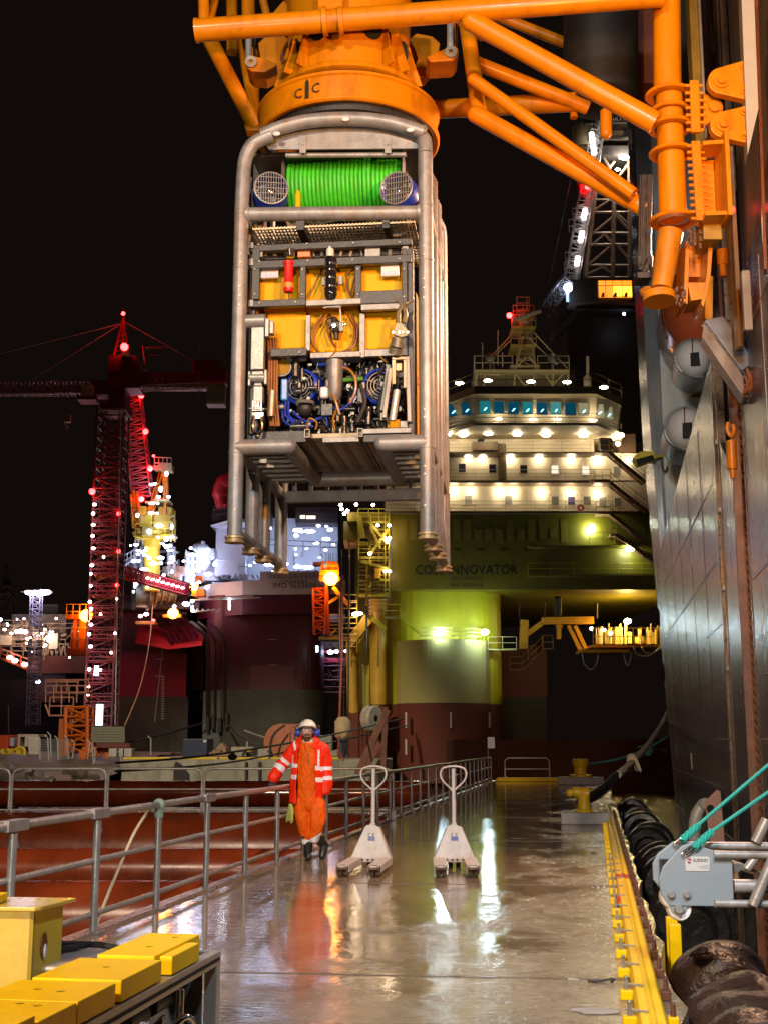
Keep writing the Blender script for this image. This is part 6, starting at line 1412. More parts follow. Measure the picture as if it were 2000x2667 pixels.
for i in range(24): x = rr.uniform(565,680); mb.tube(P(x,1508,DE+3),P(x+rr.uniform(-12,12),1494+rr.random()*8,DE+3),.14,n=5)
for i in range(12): x = rr.uniform(690,870); mb.tube(P(x,1440,DE+6),P(x,1505,DE+6),.06,n=4)
for x,y in ((788,1444),(838,1448),(846,1430)): mb.pbox(x-4,y-7,x+3,y+5,DE+7.9,.1)
mb.build('deck_gear',mat('deck_gear_grey',(.25,.26,.28),.4,.3,var=.3),rig2)
mb = MB()
for x in (719,745,777,800,822,840): mb.pbox(x-3,1482,x+3,1498,DE+7.8,.1)
mb.build('doors',mat('door_blue',(.12,.15,.3),.5),rig2)
# silos and tanks
for x0,x1,y0,y1 in ((478,494,1436,1530),(493,508,1446,1530),(541,564,1428,1460)): 
    a = P((x0+x1)/2,y1,DE+4); r = (x1-x0)/2*mpp(DE); h = P((x0+x1)/2,y0,DE+4).z-a.z
    MB().lathe([(r,0),(r,h-r*.6),(r*.7,h-r*.15),(.001,h)],a,UZ,16).build('silo',EL,rig2)
mb = MB().path(smooth([P(512,1440,DE+4),P(518,1434,DE+4),P(528,1436,DE+4),P(534,1446,DE+4),P(530,1465,DE+4),P(520,1478,DE+4)],5),1.0,10); mb.build('white_duct',EL,rig2); px(rig2,'tank_house',EL,[(510,1470,570,1512,DE+5,5)])
for x,y,w_ in ((502,1445,.5),(543,1495,.45),(520,1475,.4),(530,1470,.4),(508,1485,.35),(516,1486,.3),(541,1432,.3),(560,1470,.3)): bulb(rig2,P(x,y,DE+2.5),(w_,.3,w_*.8 if w_>.7 else .2),LC)
MB().lathe([(.9,-.5),(.9,.6),(1.6,.6),(1.6,1.5),(.001,1.6)],P(456,1510,DE+2),UZ,16).build('white_vent',EW,rig2)
px(rig2,'pale_house',EL,[(345,1500,470,1545,DE+3,5),(350,1512,385,1580,DE+2,4),(333,1455,372,1500,DE+6,3)])
# cable drums on deck
for i,(x,y) in enumerate(((368,1555),(385,1548),(402,1540),(420,1538),(436,1540))):
    solo(MB().lathe([(.3,-.9),(1.6,-.9),(1.6,-.75),(1.25,-.7),(1.25,.7),(1.6,.75),(1.6,.9),(.3,.9)],P(x,y,DE-1+i*.6),(.75,.3,0),24),'cable_drum',mat('drum_olive',(.15,.14,.09),.5,var=.4,vs=2),('leftmost dark cable drum on the red rig deck below the red gangway','second dark cable drum from the left on the red rig deck','middle dark cable drum of five on the red rig deck','fourth dark cable drum from the left on the red rig deck','rightmost dark cable drum on the red rig deck')[i],'cable drum','cable drums on the red rig')
# ------------------------------------------------------------------ yellow pedestal crane with a red lattice boom
DK = 148.0
pc = thing('pedestal_crane','yellow lit pedestal crane with a red lattice boom raised to the left','crane',P(397,1535,DK)); CYM = mat('pedestal_yellow',(.62,.42,.03),.42,var=.12,vs=.4,dirt=(.3,.18,.03),dirt_amt=.4,dirt_scale=.2); COR = mat('pedestal_orange',(.75,.30,.02),.42,var=.15)
def ctube(x,y0,y1,rp,m_,nm,n=20,d=DK): return MB().tube(P(x,y1,d),P(x,y0,d),rp*mpp(d),n=n).build(nm,m_,pc)
ctube(396,1425,1540,21,CYM,'pedestal'); ctube(396,1404,1426,23,CYM,'slew_ring'); 
mb = MB(); z_ = P(396,1395,DK).z; mb.lathe([(.5,0),(2.2,0),(2.4,.4),(.5,.4)],P(396,1398,DK),UZ,20); mb.handrail([P(352,1394,DK-2),P(450,1390,DK-2)],1.4,sp=.9,r=.07); mb.prism([P(348,1396,DK-2),P(452,1390,DK-2),P(446,1398,DK-2),P(370,1402,DK-2)],(0,3,0)); mb.build('crane_platform',CYM,pc)
px(pc,'machine_house',CYM,[(366,1340,396,1372,DK-1.5,4),(400,1340,444,1388,DK-1,4),(412,1320,447,1342,DK,3)]); px(pc,'operator_cab',mat('cab_olive',(.35,.28,.08),.4),[(368,1372,398,1396,DK-2.4,2)],.15)
mb = MB()
for a_,b_ in (((420,1228),(402,1310)),((427,1228),(432,1345)),((420,1228),(400,1300)),((434,1230),(436,1300)),((400,1300),(380,1345)),((402,1310),(400,1345)),((432,1300),(402,1304)),((405,1270),(392,1330)),((440,1350),(443,1390))): mb.tube(P(*a_,DK),P(*b_,DK),.22,n=6)
mb.build('a_frame',COR,pc); px(pc,'head_platform',mat('pale_yellow_box',(.55,.5,.25),.5),[(415,1208,446,1224,DK-1,2),(400,1212,416,1222,DK-.5,1.5),(402,1300,440,1305,DK-1,3),(378,1305,410,1310,DK-1,3)])
mb = MB().handrail([P(402,1220,DK-1.2),P(446,1222,DK-1.2)],1.4,sp=.5,r=.06).handrail([P(435,1410,DK-1),P(456,1412,DK-1)],1.5,sp=.5,r=.06).handrail([P(352,1420,DK-1),P(372,1418,DK-1)],1.3,sp=.5,r=.06).handrail([P(440,1380,DK-1),P(454,1372,DK-1)],1.4,sp=.5,r=.06)
mb.build('crane_rails',mat('crane_rail_pale',(.6,.55,.35),.5),pc)
bm_ = MB().lattice(P(372,1300,DK),P(346,1024,DK),2.3,22,.13,.07,(0,1,0),1.8).build('boom',mat('boom_red',(.46,.12,.13),.5,var=.2,vs=.3),pc)
MB().lattice(P(350,1288,DK-1),P(357,1375,DK-1),.8,8,.12,.06,(0,1,0)).pbox(344,1278,352,1320,DK-1.4,.5).build('boom_foot',COR,pc)
px(pc,'winch_box',COR,[(362,1318,380,1340,DK-2,1.5)])
for x,y in ((368,1030),(379,1124),(391,1220),(368,1300),(400,1187)): bulb(pc,P(x,y,DK-1.6),(.34,.3,.34) if x!=400 else (.16,.16,.16),LR,'red_lamp')
for x,y,w_,h in ((395,1262,.4,.22),(404,1260,.3,.2),(419,1274,.3,.55),(413,1294,.35,.25),(439,1294,.3,.25),(396,1311,.55,.2),(411,1311,.2,.2),(394,1336,.5,.28),(409,1337,.25,.2),(358,1342,.3,.35),(415,1369,.75,.3),(388,1384,.3,.4),(448,1372,.2,.5),(434,1234,.25,.5),(448,1398,.35,.22),(354,1419,.4,.22),(431,1421,.35,.2),(361,1434,.4,.15),(443,1434,.5,.15),(418,1453,.6,.3),(448,1453,.4,.35),(361,1461,.35,.25),(444,1466,.45,.15),(400,1468,.75,.25),(376,1483,.7,.25),(412,1400,.25,.2)): bulb(pc,P(x,y,DK-2.8),(w_*.72,.2,h*.65),LC)
mb = MB()
for x in (352,368,440,454): mb.tube(P(x,1425,DK+1),P(x,1500,DK+1),.2,n=5)
for y in (1432,1460,1492): mb.pbox(350,y,372,y+3,DK+.5,2).pbox(436,y,456,y+3,DK+.5,2)
mb.handrail([P(320,1478,DK),P(352,1460,DK)],1.4,sp=.6,r=.06).tube(P(320,1478,DK),P(355,1450,DK),.15,n=5); mb.build('side_tower',EL,rig2)
# red gangway slung to the crane mast
solo(MB().lattice(P(318,1490,DK-6),P(494,1538,DK-6),1.3,24,.12,.07).beam(P(318,1497,DK-6),P(494,1545,DK-6),1.1,.25),'red_gangway',mat('gangway_red',(.36,.03,.07),.45,var=.2),'long magenta red lattice gangway sloping down beside the cable drums','gangway')
gwt = [o for o in col.objects if o.name.startswith('red_gangway')][0]
for i in range(8): bulb(gwt,P(385+i*13,1506+i*3.6,DK-7),(.22,.15,.12),LP)
for i in range(34):
    x,y = rr.uniform(340,455),rr.uniform(1400,1545); bulb(pc,P(x,y,DK-2.5+rr.random()),(rr.uniform(.12,.26),.12,rr.uniform(.1,.2)),LC)
for i in range(26):
    x,y = rr.uniform(478,566),rr.uniform(1425,1535); bulb(rig2,P(x,y,DE+2.2),(rr.uniform(.12,.24),.12,rr.uniform(.1,.18)),LC)
for i in range(22):
    x,y = rr.uniform(650,880),rr.uniform(1365,1505); bulb(rig2,P(x,y,DE+5),(rr.uniform(.12,.3),.12,rr.uniform(.1,.16)),LC)
mb = MB()
for i in range(60):
    x,y = rr.uniform(340,570),rr.uniform(1430,1560); q = P(x,y,DE+3+rr.random()*3); mb.tube(q,q+rr.choice((V((rr.uniform(.6,2.2),0,0)),V((0,0,rr.uniform(.8,3))))),rr.uniform(.06,.22),n=5)
for y in (1462,1490,1515): mb.handrail([P(340,y,DE+2.5),P(385,y,DE+2.5)],1.2,sp=.9,r=.06)
mb.build('deck_pipework',EL,rig2)
# ================================================================== red tower crane
DT = 126.0
tc_ = thing('tower_crane','tall dark red tower crane behind the orange lattice tower, lamps up its mast','tower crane',P(262,1890,DT))
TR = mat('tower_red',(.24,.014,.022),.5,var=.25,vs=.4); TRd = mat('tower_dull_red',(.17,.03,.04),.55,var=.25,vs=.4); TG = mat('tower_grey',(.42,.38,.38),.5,var=.2)
a = P(262,1895,DT); ztop_ = P(286,1064,DT).z; top_ = V((a.x,a.y,ztop_))
MB().lattice(a,top_,2.75,30,.12,.06,(0,1,0),n=5).lattice(a,top_,1.6,40,.05,.04,(0,1,0),n=4).build('mast',TRd,tc_)
mb = MB(); zz0 = P(262,1560,DT).z
for i in range(9):
    z_ = a.z+2+i*2.2; mb.box(V((a.x,a.y,z_)),(2.3,2.3,.12))
    mb.handrail([V((a.x-1.3,a.y-1.4,z_)),V((a.x+1.3,a.y-1.4,z_))],1.0,sp=.7,r=.05)
mb.build('mast_landings',TR,tc_)
px(tc_,'slew_platform',TR,[(262,1046,326,1066,DT-2.0,4),(283,1010,325,1046,DT-1.4,3),(280,965,362,1010,DT-1.5,3),(282,925,355,966,DT-1.6,3.2)]); px(tc_,'collar_edge',mat('collar_pink',(.45,.3,.28),.5),[(258,1064,328,1068,DT-2.1,.3)])
px(tc_,'operator_cab',mat('cab_cream',(.45,.38,.26),.5,var=.15),[(209,1003,243,1034,DT-1.5,1.8)],.1); px(tc_,'cab_base',TR,[(200,1030,250,1040,DT-1.7,2),(240,990,285,1026,DT-1.2,2)])
jib = MB().lattice(P(250,1010,DT),P(-120,1012,DT),1.25,34,.11,.06,(0,0,1)); jib.build('jib',mat('jib_grey_red',(.30,.17,.18),.5,var=.3),tc_)
MB().tube(P(-100,1027,DT-.7),P(152,1024,DT-.7),.12,n=6).build('jib_walkway',TG,tc_)
cj = MB().pbox(355,970,540,1008,DT-1,1.6).build('counter_jib',TR,tc_); MB().lattice(P(370,1012,DT-1),P(540,1003,DT-1),.5,18,.07,.04).build('counter_jib_truss',TG,tc_)
px(tc_,'winch_house',mat('winch_red',(.26,.02,.03),.5,var=.15,vs=.5),[(500,934,572,962,DT-1.2,2),(515,960,590,996,DT-1.4,2)],.2)
px(tc_,'counterweight',mat('counterweight',(.30,.27,.22),.6,var=.15,vs=.6),[(538,995,585,1052,DT-.8,1.6)]); px(tc_,'weight_edge',TG,[(540,1044,584,1049,DT-.95,.2)])
em = mat('emblem_pink',(.36,.14,.14),.5); mb = MB()
e0 = DT-1.08
mb.path(smooth([P(392,985,e0),P(391,994,e0),P(400,998,e0),P(408,992,e0),P(408,984,e0)],4),.09,6).path(smooth([P(408,992,e0),P(415,998,e0),P(424,994,e0),P(424,985,e0)],4),.09,6).path([P(411,975,e0),P(411,992,e0)],.09,6); mb.build('emblem',em,cj)
ap = MB(); q = P(322,822,DT)
for x,y in ((296,928),(318,928),(334,928)): ap.tube(P(x,y,DT+(x-310)*.03),q,.13,n=5)
for i in range(8): y = 928-i*13; u = i/8; ap.tube(P(296+26*u,y,DT),P(334-12*u,y-8,DT),.06,n=4)
ap.tube(q,P(322,800,DT),.06,n=4); ap.build('apex',TR,tc_)
mb = MB().tube(P(316,842,DT),P(-60,936,DT),.06,n=4).tube(P(312,845,DT),P(72,996,DT),.06,n=4).tube(P(326,838,DT),P(555,968,DT),.05,n=4); build_each(mb,'tie_bar',TG,tc_)
mb = MB().tube(P(378,905,DT),P(446,904,DT),.12,n=5).tube(P(372,900,DT),P(380,965,DT),.10,n=5)
for a_,b_ in (((446,930),(478,965)),((520,880),(518,1050)),((390,925),(420,925))): mb.tube(P(*a_,DT),P(*b_,DT),.05,n=4)
mb.build('aviation_frame',mat('dim_grey_red',(.2,.13,.13),.5),tc_)
MB().tube(P(172,1030,DT),P(172,1078,DT),.03,n=4).pbox(165,1080,182,1098,DT-.3,.6).path(smooth([P(174,1098,DT),P(168,1108,DT),P(173,1116,DT),P(178,1108,DT)],4),.08,6).build('hook_block',mat('hook_yellow',(.25,.15,.05),.5),tc_)
for x,y,s_ in ((321,816,.2),(324,903,.4),(240,1280,.32),(309,1338,.2),(309,1436,.2),(305,1524,.18)): bulb(tc_,P(x,y,DT-1.8),(s_,)*3,LR,'red_lamp')
px(tc_,'apex_cabinet',M['white'],[(317,916,336,926,DT-2.0,.5)])
for x,y in ((244,1314),(243,1336),(242,1367),(242,1398),(241,1430),(240,1471),(238,1492),(237,1524),(236,1565),(236,1629),(234,1650),(233,1683),(231,1745),(230,1789),(228,1810),(237,1587)): bulb(tc_,P(x+rr.uniform(-2,3),y+rr.uniform(-3,3),DT-2.0),rr.choice([(.13,.13,.15),(.17,.17,.17),(.2,.15,.14)]),LP)
for x,y in ((270,1451),(262,1600),(300,1650),(250,1740),(290,1700),(262,1745),(305,1560)): bulb(tc_,P(x,y,DT-2),(.12,.12,.12),LS)
MB().tube(P(258,1890,DT-1.8),P(260,1835,DT-1.8),.35,n=8).build('strip_lamp',glow('ice_strip',(.45,.85,1),2.6),tc_); MB().tube(P(250,1760,DT-1.8),P(252,1735,DT-1.8),.2,n=8).build('strip_lamp',glow('ice_strip2',(.6,.7,1),8),tc_)
MB().tube(P(316,1060,DT-2.2),P(300,1890,DT-2.2),.06,n=4).build('hoist_cable',TG,tc_)
# ================================================================== things on the quay and beyond, left side
ORm = mat('vivid_orange',(.62,.13,.008),.45,var=.15,vs=.8,dirt=(.3,.06,.01),dirt_amt=.4); DO = 118.0
ot = thing('orange_gantry_tower','vivid orange lattice tower with a railed platform at the foot of the red crane','tower',P(205,1965,DO))
MB().lattice(P(206,1965,DO),P(206,1843,DO),2.0,5,.20,.10,(0,1,0)).build('tower_frame',ORm,ot); px(ot,'tower_panel',mat('orange_brown',(.42,.10,.015),.5,var=.15),[(152,1868,183,1970,DO+.5,1)])
px(ot,'platform',mat('pinkish_steel',(.42,.16,.10),.5),[(118,1802,228,1806,DO,3),(128,1862,190,1866,DO,3)]); mb = MB().handrail([P(118,1802,DO),P(230,1802,DO)],1.1,sp=1,r=.07).handrail([P(122,1778,DO),P(205,1778,DO)],.1,sp=2,r=.06).handrail([P(128,1862,DO),P(190,1862,DO)],1.6,sp=1.2,r=.07)
for x in (119,140,160,180,200,225): mb.tube(P(x,1830,DO),P(x,1785,DO),.07,n=5)
mb.beam(P(118,1835,DO),P(130,1866,DO),.15,.15); mb.build('platform_rail',mat('pink_rail',(.5,.22,.15),.5),ot)
mb = MB().beam(P(208,1972,DO-1),P(275,1930,DO-1),.45,.45).beam(P(215,1950,DO-1),P(280,1952,DO-1),.25,.3).beam(P(278,1932,DO-1),P(280,1975,DO-1),.4,.4).beam(P(212,1955,DO-1),P(222,1978,DO-1),.5,.4).beam(P(240,1972,DO-1),P(262,1945,DO-1),.25,.3)
for i in range(6): mb.tube(P(230+i*8,1935+i,DO-1),P(236+i*8,1970,DO-1),.08,n=5)
mb.build('folded_boom',ORm,ot)
ob = thing('orange_lamp_tower','orange lamp tower with a glowing sodium lamp left of the red crane mast','tower',P(203,1705,135)); px(ob,'tower_leg',ORm,[(190,1610,198,1690,135,1),(206,1610,222,1690,135,1),(175,1690,224,1706,134.5,2),(175,1600,240,1612,134.5,2)]); MB().handrail([P(172,1612,134),P(240,1612,134)],1.6,sp=.8,r=.08).handrail([P(184,1690,134),P(224,1690,134)],2.2,sp=.8,r=.08).build('tower_rail',mat('orange_rail',(.5,.22,.03),.5),ob); bulb(ob,P(224,1604,133.5),(.65,.4,.65),LO,'sodium_lamp')
et = thing('orange_crawler_tower','orange lattice tower with an operator cabin and glowing lamp between the two rigs','tower',P(850,1670,132)); DQ = 132.0
MB().lattice(P(838,1652,DQ),P(834,1535,DQ),1.5,7,.14,.08,(0,1,0)).tube(P(846,1652,DQ-1),P(850,1520,DQ-1),.18,n=6).build('tower_frame',mat('red_orange',(.5,.08,.015),.5,var=.2),et)
px(et,'operator_cab',mat('cab_orange',(.75,.26,.02),.45,var=.1),[(838,1462,880,1490,DQ-1.5,2.5),(832,1486,880,1498,DQ-1.8,3)]); px(et,'cab_window',glass('cab_glass',(.1,.4,.5),em=(.2,.6,.8),es=.5),[(843,1467,852,1478,DQ-1.55,.1)]); px(et,'cab_base',mat('cab_dark',(.25,.12,.06),.5),[(815,1464,838,1470,DQ-1.5,2),(832,1500,886,1514,DQ-1.6,3)])
bulb(et,P(862,1507,DQ-2.6),(.75,.4,.72),LO,'sodium_lamp'); MB().handrail([P(835,1498,DQ-2),P(882,1498,DQ-2)],1.0,sp=.7,r=.06).beam(P(868,1530,DQ-1),P(912,1580,DQ-1),.5,.4).build('tower_rail',mat('amber_rail',(.6,.3,.04),.5),et)
px(et,'undercarriage',mat('amber_beam',(.42,.27,.03),.5,var=.2),[(830,1658,905,1666,DQ,2),(852,1575,856,1660,DQ,.4),(885,1575,889,1660,DQ,.4)]); mb = MB()
for i in range(7): mb.pbox(856,1600+i*9,885,1602+i*9,DQ,.1)
mb.beam(P(850,1575,DQ),P(888,1550,DQ),.3,.3).beam(P(860,1655,DQ),P(876,1640,DQ),.2,.2); mb.build('ladder_rungs',mat('pale_amber',(.5,.36,.12),.5),et)
# dark machinery and lamps glimpsed between the rigs
gl = thing('pipe_bridge','magenta lit pipe bridge with small lamps in the gap between the rigs','bridge',P(850,1800,160)); D6 = 160.0
px(gl,'bridge_deck',mat('magenta_steel',(.35,.02,.06),.45,var=.2),[(795,1694,910,1700,D6,3),(795,1714,912,1726,D6,3),(795,1668,840,1686,D6+2,2)]); px(gl,'dark_backing',EK,[(790,1676,915,2010,D6+6,2)])
mb = MB()
for i in range(40): x,y = rr.uniform(795,908),rr.uniform(1700,1800); mb.tube(P(x,y,D6),P(x+rr.uniform(-25,25),y+rr.uniform(-10,25),D6),.09,n=5)
for y in (1735,1772,1790,1804): mb.tube(P(790,y,D6),P(900,y,D6),.12,n=5)
mb.build('bridge_pipes',mat('plum_pipe',(.22,.05,.08),.4,var=.3),gl)
for x,y,s_ in ((835,1697,.36),(861,1699,.38),(830,1706,.45),(877,1697,.3),(903,1696,.3)): bulb(gl,P(x,y,D6-1),(s_,.25,s_*.7),LC)
px(gl,'lit_plate',mat('lit_plate',(.3,.28,.34),.4),[(800,1672,895,1690,D6+3,1)])
# vessels and clutter on the far left
fv = thing('moored_vessel','pale grey moored vessel with deck lamps, behind the grey lattice light mast','ship',P(80,1800,175)); D7 = 175.0
px(fv,'superstructure',mat('vessel_grey',(.30,.26,.23),.5,var=.15,vs=.3),[(30,1600,172,1650,D7,10),(100,1575,150,1602,D7+2,5),(-60,1630,90,1668,D7-1,6)]); px(fv,'hull',mat('vessel_rust',(.10,.022,.014),.5,var=.4,vs=.2),[(70,1708,232,1754,D7-2,12),(90,1750,172,1830,D7-1,10)]); px(fv,'hull_side',EK,[(-80,1770,240,1990,D7+2,6)])
mb = MB()
for i in range(46): x,y = rr.uniform(-10,190),rr.uniform(1620,1706); mb.tube(P(x,y,D7-2),P(x+rr.uniform(-16,16),y+rr.uniform(-4,18),D7-2),rr.uniform(.08,.35),n=5)
for x0,x1,y in ((0,110,1664),(100,190,1648),(0,170,1690),(0,120,1708),(0,70,1640)): mb.handrail([P(x0,y,D7-2.2),P(x1,y,D7-2.2)],1.3,sp=1.5,r=.08)
for i in range(5): mb.path(smooth([P(112+i*12,1708,D7-2),P(118+i*12,1682,D7-2),P(124+i*12,1708,D7-2)],5),.15,6)
mb.build('deck_gear',mat('vessel_gear',(.28,.20,.14),.45,var=.4,vs=.8),fv); px(fv,'lit_house',mat('lit_cream',(.62,.5,.35),.5,var=.1),[(85,1645,112,1668,D7-2.5,2),(0,1655,30,1680,D7-2.5,2),(128,1650,150,1690,D7-2.5,2)])
mb = MB().handrail([P(0,1712,D7-4),P(72,1740,D7-4)],1.2,sp=1,r=.1).beam(P(0,1714,D7-4),P(70,1742,D7-4),.3,.3); mb.build('gangway',mat('orange_gangway',(.4,.10,.03),.5),fv)
for x,y,s_,m_ in ((44,1645,.35,LP),(54,1644,.4,LP),(65,1646,.4,LP),(100,1657,.2,LC),(127,1660,.4,LP),(128,1668,.35,LP),(118,1680,.2,LS),(26,1713,.4,LP),(39,1721,.4,LP),(64,1731,.4,LP),(0,1614,.3,LC),(99,1776,.35,LC),(12,1640,.2,LS),(30,1650,.2,LS),(80,1660,.2,LS),(110,1650,.2,LS)): bulb(fv,P(x,y,D7-4.2),(s_,.3,s_*.7),m_)
for i in range(28):
    x,y = rr.uniform(-5,235),rr.uniform(1600,1735); bulb(fv,P(x,y,D7-5),(rr.uniform(.08,.18),.1,rr.uniform(.08,.15)),rr.choice((LS,LP,LS,LC)))
MB().lattice(P(18,1620,D7+2),P(18,1470,D7+2),2.0,9,.12,.07,(0,1,0),.4).pbox(-10,1525,32,1530,D7+1,2).pbox(-5,1545,30,1549,D7+1,2).build('radar_mast',EK,fv); MB().tube(P(22,1910,D7-40),P(22,1838,D7-40),.06,n=4).build('thin_pole',TG,fv)
lm_ = thing('light_mast','grey lattice light mast with a ring of violet white lamps on top','light mast',P(88,1890,150)); MB().lattice(P(86,1890,150),P(95,1545,150),1.35,24,.07,.035,(0,1,0),1.15).build('mast',mat('mast_grey',(.35,.34,.36),.45,.3,var=.15),lm_); MB().lathe([(.3,0),(1.9,.1),(1.9,.25),(.3,.3)],P(97,1545,150),UZ,18).build('lamp_ring',TG,lm_)
LV = glow('violet_lamp',(.72,.62,1),30)
for x,y in ((76,1543),(86,1544),(97,1541),(106,1541),(114,1544),(122,1543),(102,1547)): bulb(lm_,P(x,y,148.5 if y!=1541 else 150),(.5,.3,.28),LV)
# quay clutter
QF = QD+3
def qthing(name,label,cat,m_,rects,bev=.03,group=None):
    mb = MB()
    for r_ in rects: mb.pbox(*r_)
    return solo(mb,name,m_,label,cat,group,bev)
nv = mat('navy_container',(.03,.04,.085),.4,var=.2,vs=1); c_ = qthing('navy_container','dark navy shipping container standing on the quay','container',nv,[(476,1925,540,1972,QF,4)],.05)
MB().pbox(530,1928,538,1934,QF-.02,.03).build('door_label',M['plate_white'],c_); mb = MB()
for i in range(9): mb.pbox(479+i*5.5,1929,481+i*5.5,1970,QF-.04,.05)
mb.build('corrugation',nv,c_)
bb = thing('hoarding','olive grey boarded hoarding panel at the foot of the red crane','hoarding',P(282,1935,DO-2)); mb = MB()
for i in range(6): mb.pbox(238,1893+i*7,325,1899.3+i*7,DO-2,.15)
mb.build('boards',mat('grey_boards',(.20,.20,.14),.6,var=.15,vs=.6),bb); px(bb,'hoarding_base',mat('maroon_beam',(.16,.03,.035),.5,var=.2),[(250,1936,338,1948,DO-2,1)])
for i,(x0,x1) in enumerate(((283,304),(309,320),(323,343))): qthing('bulk_crate',('white bulk crate under the hoarding, left of three','white bulk crate under the hoarding, narrow middle one','white bulk crate under the hoarding, right of three')[i],'crate',mat('crate_white',(.5,.48,.46),.5,var=.2,vs=2),[(x0,1950,x1,1972,DO-3,1.5)],.05,'white crates below the hoarding')
qthing('red_shed','bright orange red shed behind the mesh fence on the quay','shed',mat('shed_red',(.62,.07,.015),.5,var=.15,vs=1),[(-40,1915,22,1952,DO,3)])
tn = qthing('white_tent','off white work tent frame on the quay behind the mesh fence','tent',mat('tent_white',(.5,.42,.33),.6,var=.2,vs=1),[(46,1913,100,1920,DO,3),(46,1920,52,1948,DO,2),(64,1920,78,1945,DO,2)],.02)
mb = MB()
for i in range(9): mb.tube(P(78+i*3,1965,DO-1),P(74+i*3.4,1920,DO-1),.13,n=5)
mb.build('leaning_tubes',mat('pale_tubes',(.5,.45,.42),.5,var=.2),tn)
qthing('white_tank','small pale blue tank beside the orange red shed','tank',mat('tank_pale',(.42,.46,.55),.5),[(24,1922,36,1945,DO,1)],.1)
mb = MB()
for i in range(18): x = rr.uniform(2,64); mb.tube(P(x,1966-rr.random()*5,DO-2),P(x+rr.uniform(-6,6),1950+rr.random()*6,DO-2),.14,n=5)
mb.path(smooth([P(40,1955,DO-2),P(50,1948,DO-2),P(62,1952,DO-2),P(64,1968,DO-2)],4),.18,6); solo(mb,'yellow_barrier_stack',mat('stack_yellow',(.6,.42,.02),.5,var=.3),'tangle of yellow barriers stacked behind the mesh fence','barriers')
fn = thing('mesh_fence','grey wire mesh fence on leaning posts along the bank above the boulders','fence',P(160,1980,96)); 
mb = MB()
for x,y0,y1,lean in ((104,1980,1925,0),(127,1982,1922,-10),(152,1980,1925,-8),(178,1977,1924,-9),(133,1972,1915,-6),(228,1978,1935,20),(244,1992,1938,-18),(316,2008,1965,-4),(247,1985,1950,2),(393,1968,1925,0),(189,1975,1935,18)):
    mb = MB().tube(P(x,y0,96),P(x+lean*.3,y1,96),.055,n=6).tube(P(x+lean*.3,y1,96),P(x+lean*.3-8,y1-8,96),.04,n=5); mb.build('fence_post',mat('fence_grey',(.4,.4,.4),.4,.4),fn)
mb = MB()
for i in range(8): mb.tube(P(100,1928+i*6,96),P(185,1926+i*6,96),.012,n=4)
for i in range(28): mb.tube(P(100+i*3,1925,96),P(101+i*3,1975,96),.012,n=4)
mb.build('mesh',mat('mesh_grey',(.3,.3,.32),.4,.4),fn)
yk = mat('quay_yellow',(.72,.52,.02),.5,var=.15,vs=.5)
for i,(x0,x1) in enumerate(((320,444),(462,566),(572,700),(705,882))): qthing('quay_kerb',('yellow kerb beam at the left corner of the quay','yellow kerb beam below the navy container','yellow kerb beam before the round orange tank','yellow kerb beam right of the man on the quay edge')[i],'kerb',yk,[(x0,1973,x1,1979,QD-.02,.5)],.03,'yellow kerb beams of the quay')
tkm = mat('salmon_tank',(.50,.19,.11),.5,var=.12,vs=.7,dirt=(.25,.09,.05),dirt_amt=.4); tk = thing('round_tank','salmon orange drum shaped tank lying on the quay behind the man','tank',P(745,1972,QF))
ct = P(752,1934,QF+2); r_ = mpp(QF)*46
MB().lathe([(.001,-1.6),(r_*.93,-1.55),(r_,-1.35),(r_,1.6),(.001,1.7)],ct,(-.45,-.9,0),36).build('drum',tkm,tk); mb = MB()
for k in (-1.2,-.2,.8,1.5): mb.lathe([(r_*.99,k-.07),(r_*1.04,k-.05),(r_*1.04,k+.05),(r_*.99,k+.07)],ct,(.45,.9,0),36)
for i in range(3): mb.pbox(752+i*10,1905,755+i*10,1972,QF-.2,.15)
mb.build('drum_ribs',tkm,tk); MB().path(smooth([P(703,1972,QF-1.2),P(706,1935,QF-1.2),P(716,1910,QF-1.2),P(742,1889,QF-1)],5),.10,6).build('hand_bow',EK,tk)
qthing('grey_box','pale grey equipment box on the quay left of the salmon tank','box',mat('box_grey',(.34,.32,.28),.5,var=.15),[(672,1951,704,1971,QF,1.5)],.04); qthing('grey_box','long cream grey cabinet on the quay right of the navy container','box',mat('box_cream',(.36,.32,.25),.5,var=.15),[(602,1946,660,1970,QF,2)],.04)
ym = thing('yellow_machine','small yellow wheeled machine before the cream grey cabinet','machine',P(646,1972,QF-1)); MB().pbox(637,1951,656,1966,QF-1,1).build('body',yk,ym,bev=.1); MB().lathe([(.1,-.1),(.32,-.1),(.32,.1),(.1,.1)],P(640,1967,QF-1.1),(0,1,0),14).build('wheel',M['black'],ym); MB().lathe([(.1,-.1),(.32,-.1),(.32,.1),(.1,.1)],P(653,1967,QF-1.1),(0,1,0),14).build('wheel',M['black'],ym); MB().tube(P(644,1951,QF-1),P(644,1932,QF-1),.07,n=6).build('exhaust_pipe',TG,ym)
solo(MB().prism([P(x,y,QF+1) for x,y in ((562,1962),(564,1948),(576,1935),(588,1948),(590,1962))],(0,2,0)),'timber_hut',mat('hut_brown',(.32,.20,.13),.6,var=.2),'small brown gabled timber hut on the quay','hut'); qthing('pallet_stack','low brown stack of pallets below the timber hut','pallets',mat('pallet_brown',(.25,.15,.09),.6,var=.3,vs=2),[(545,1960,612,1971,QF,1.5),(552,1954,575,1961,QF,1)],.02)
gc = qthing('grey_container','pale corrugated container half hidden behind the man','container',mat('container_pale',(.38,.37,.34),.5,var=.1),[(800,1916,864,1966,QF+3,3)],.04); mb = MB()
for i in range(11): mb.pbox(803+i*5.5,1920,805+i*5.5,1964,QF+2.92,.1)
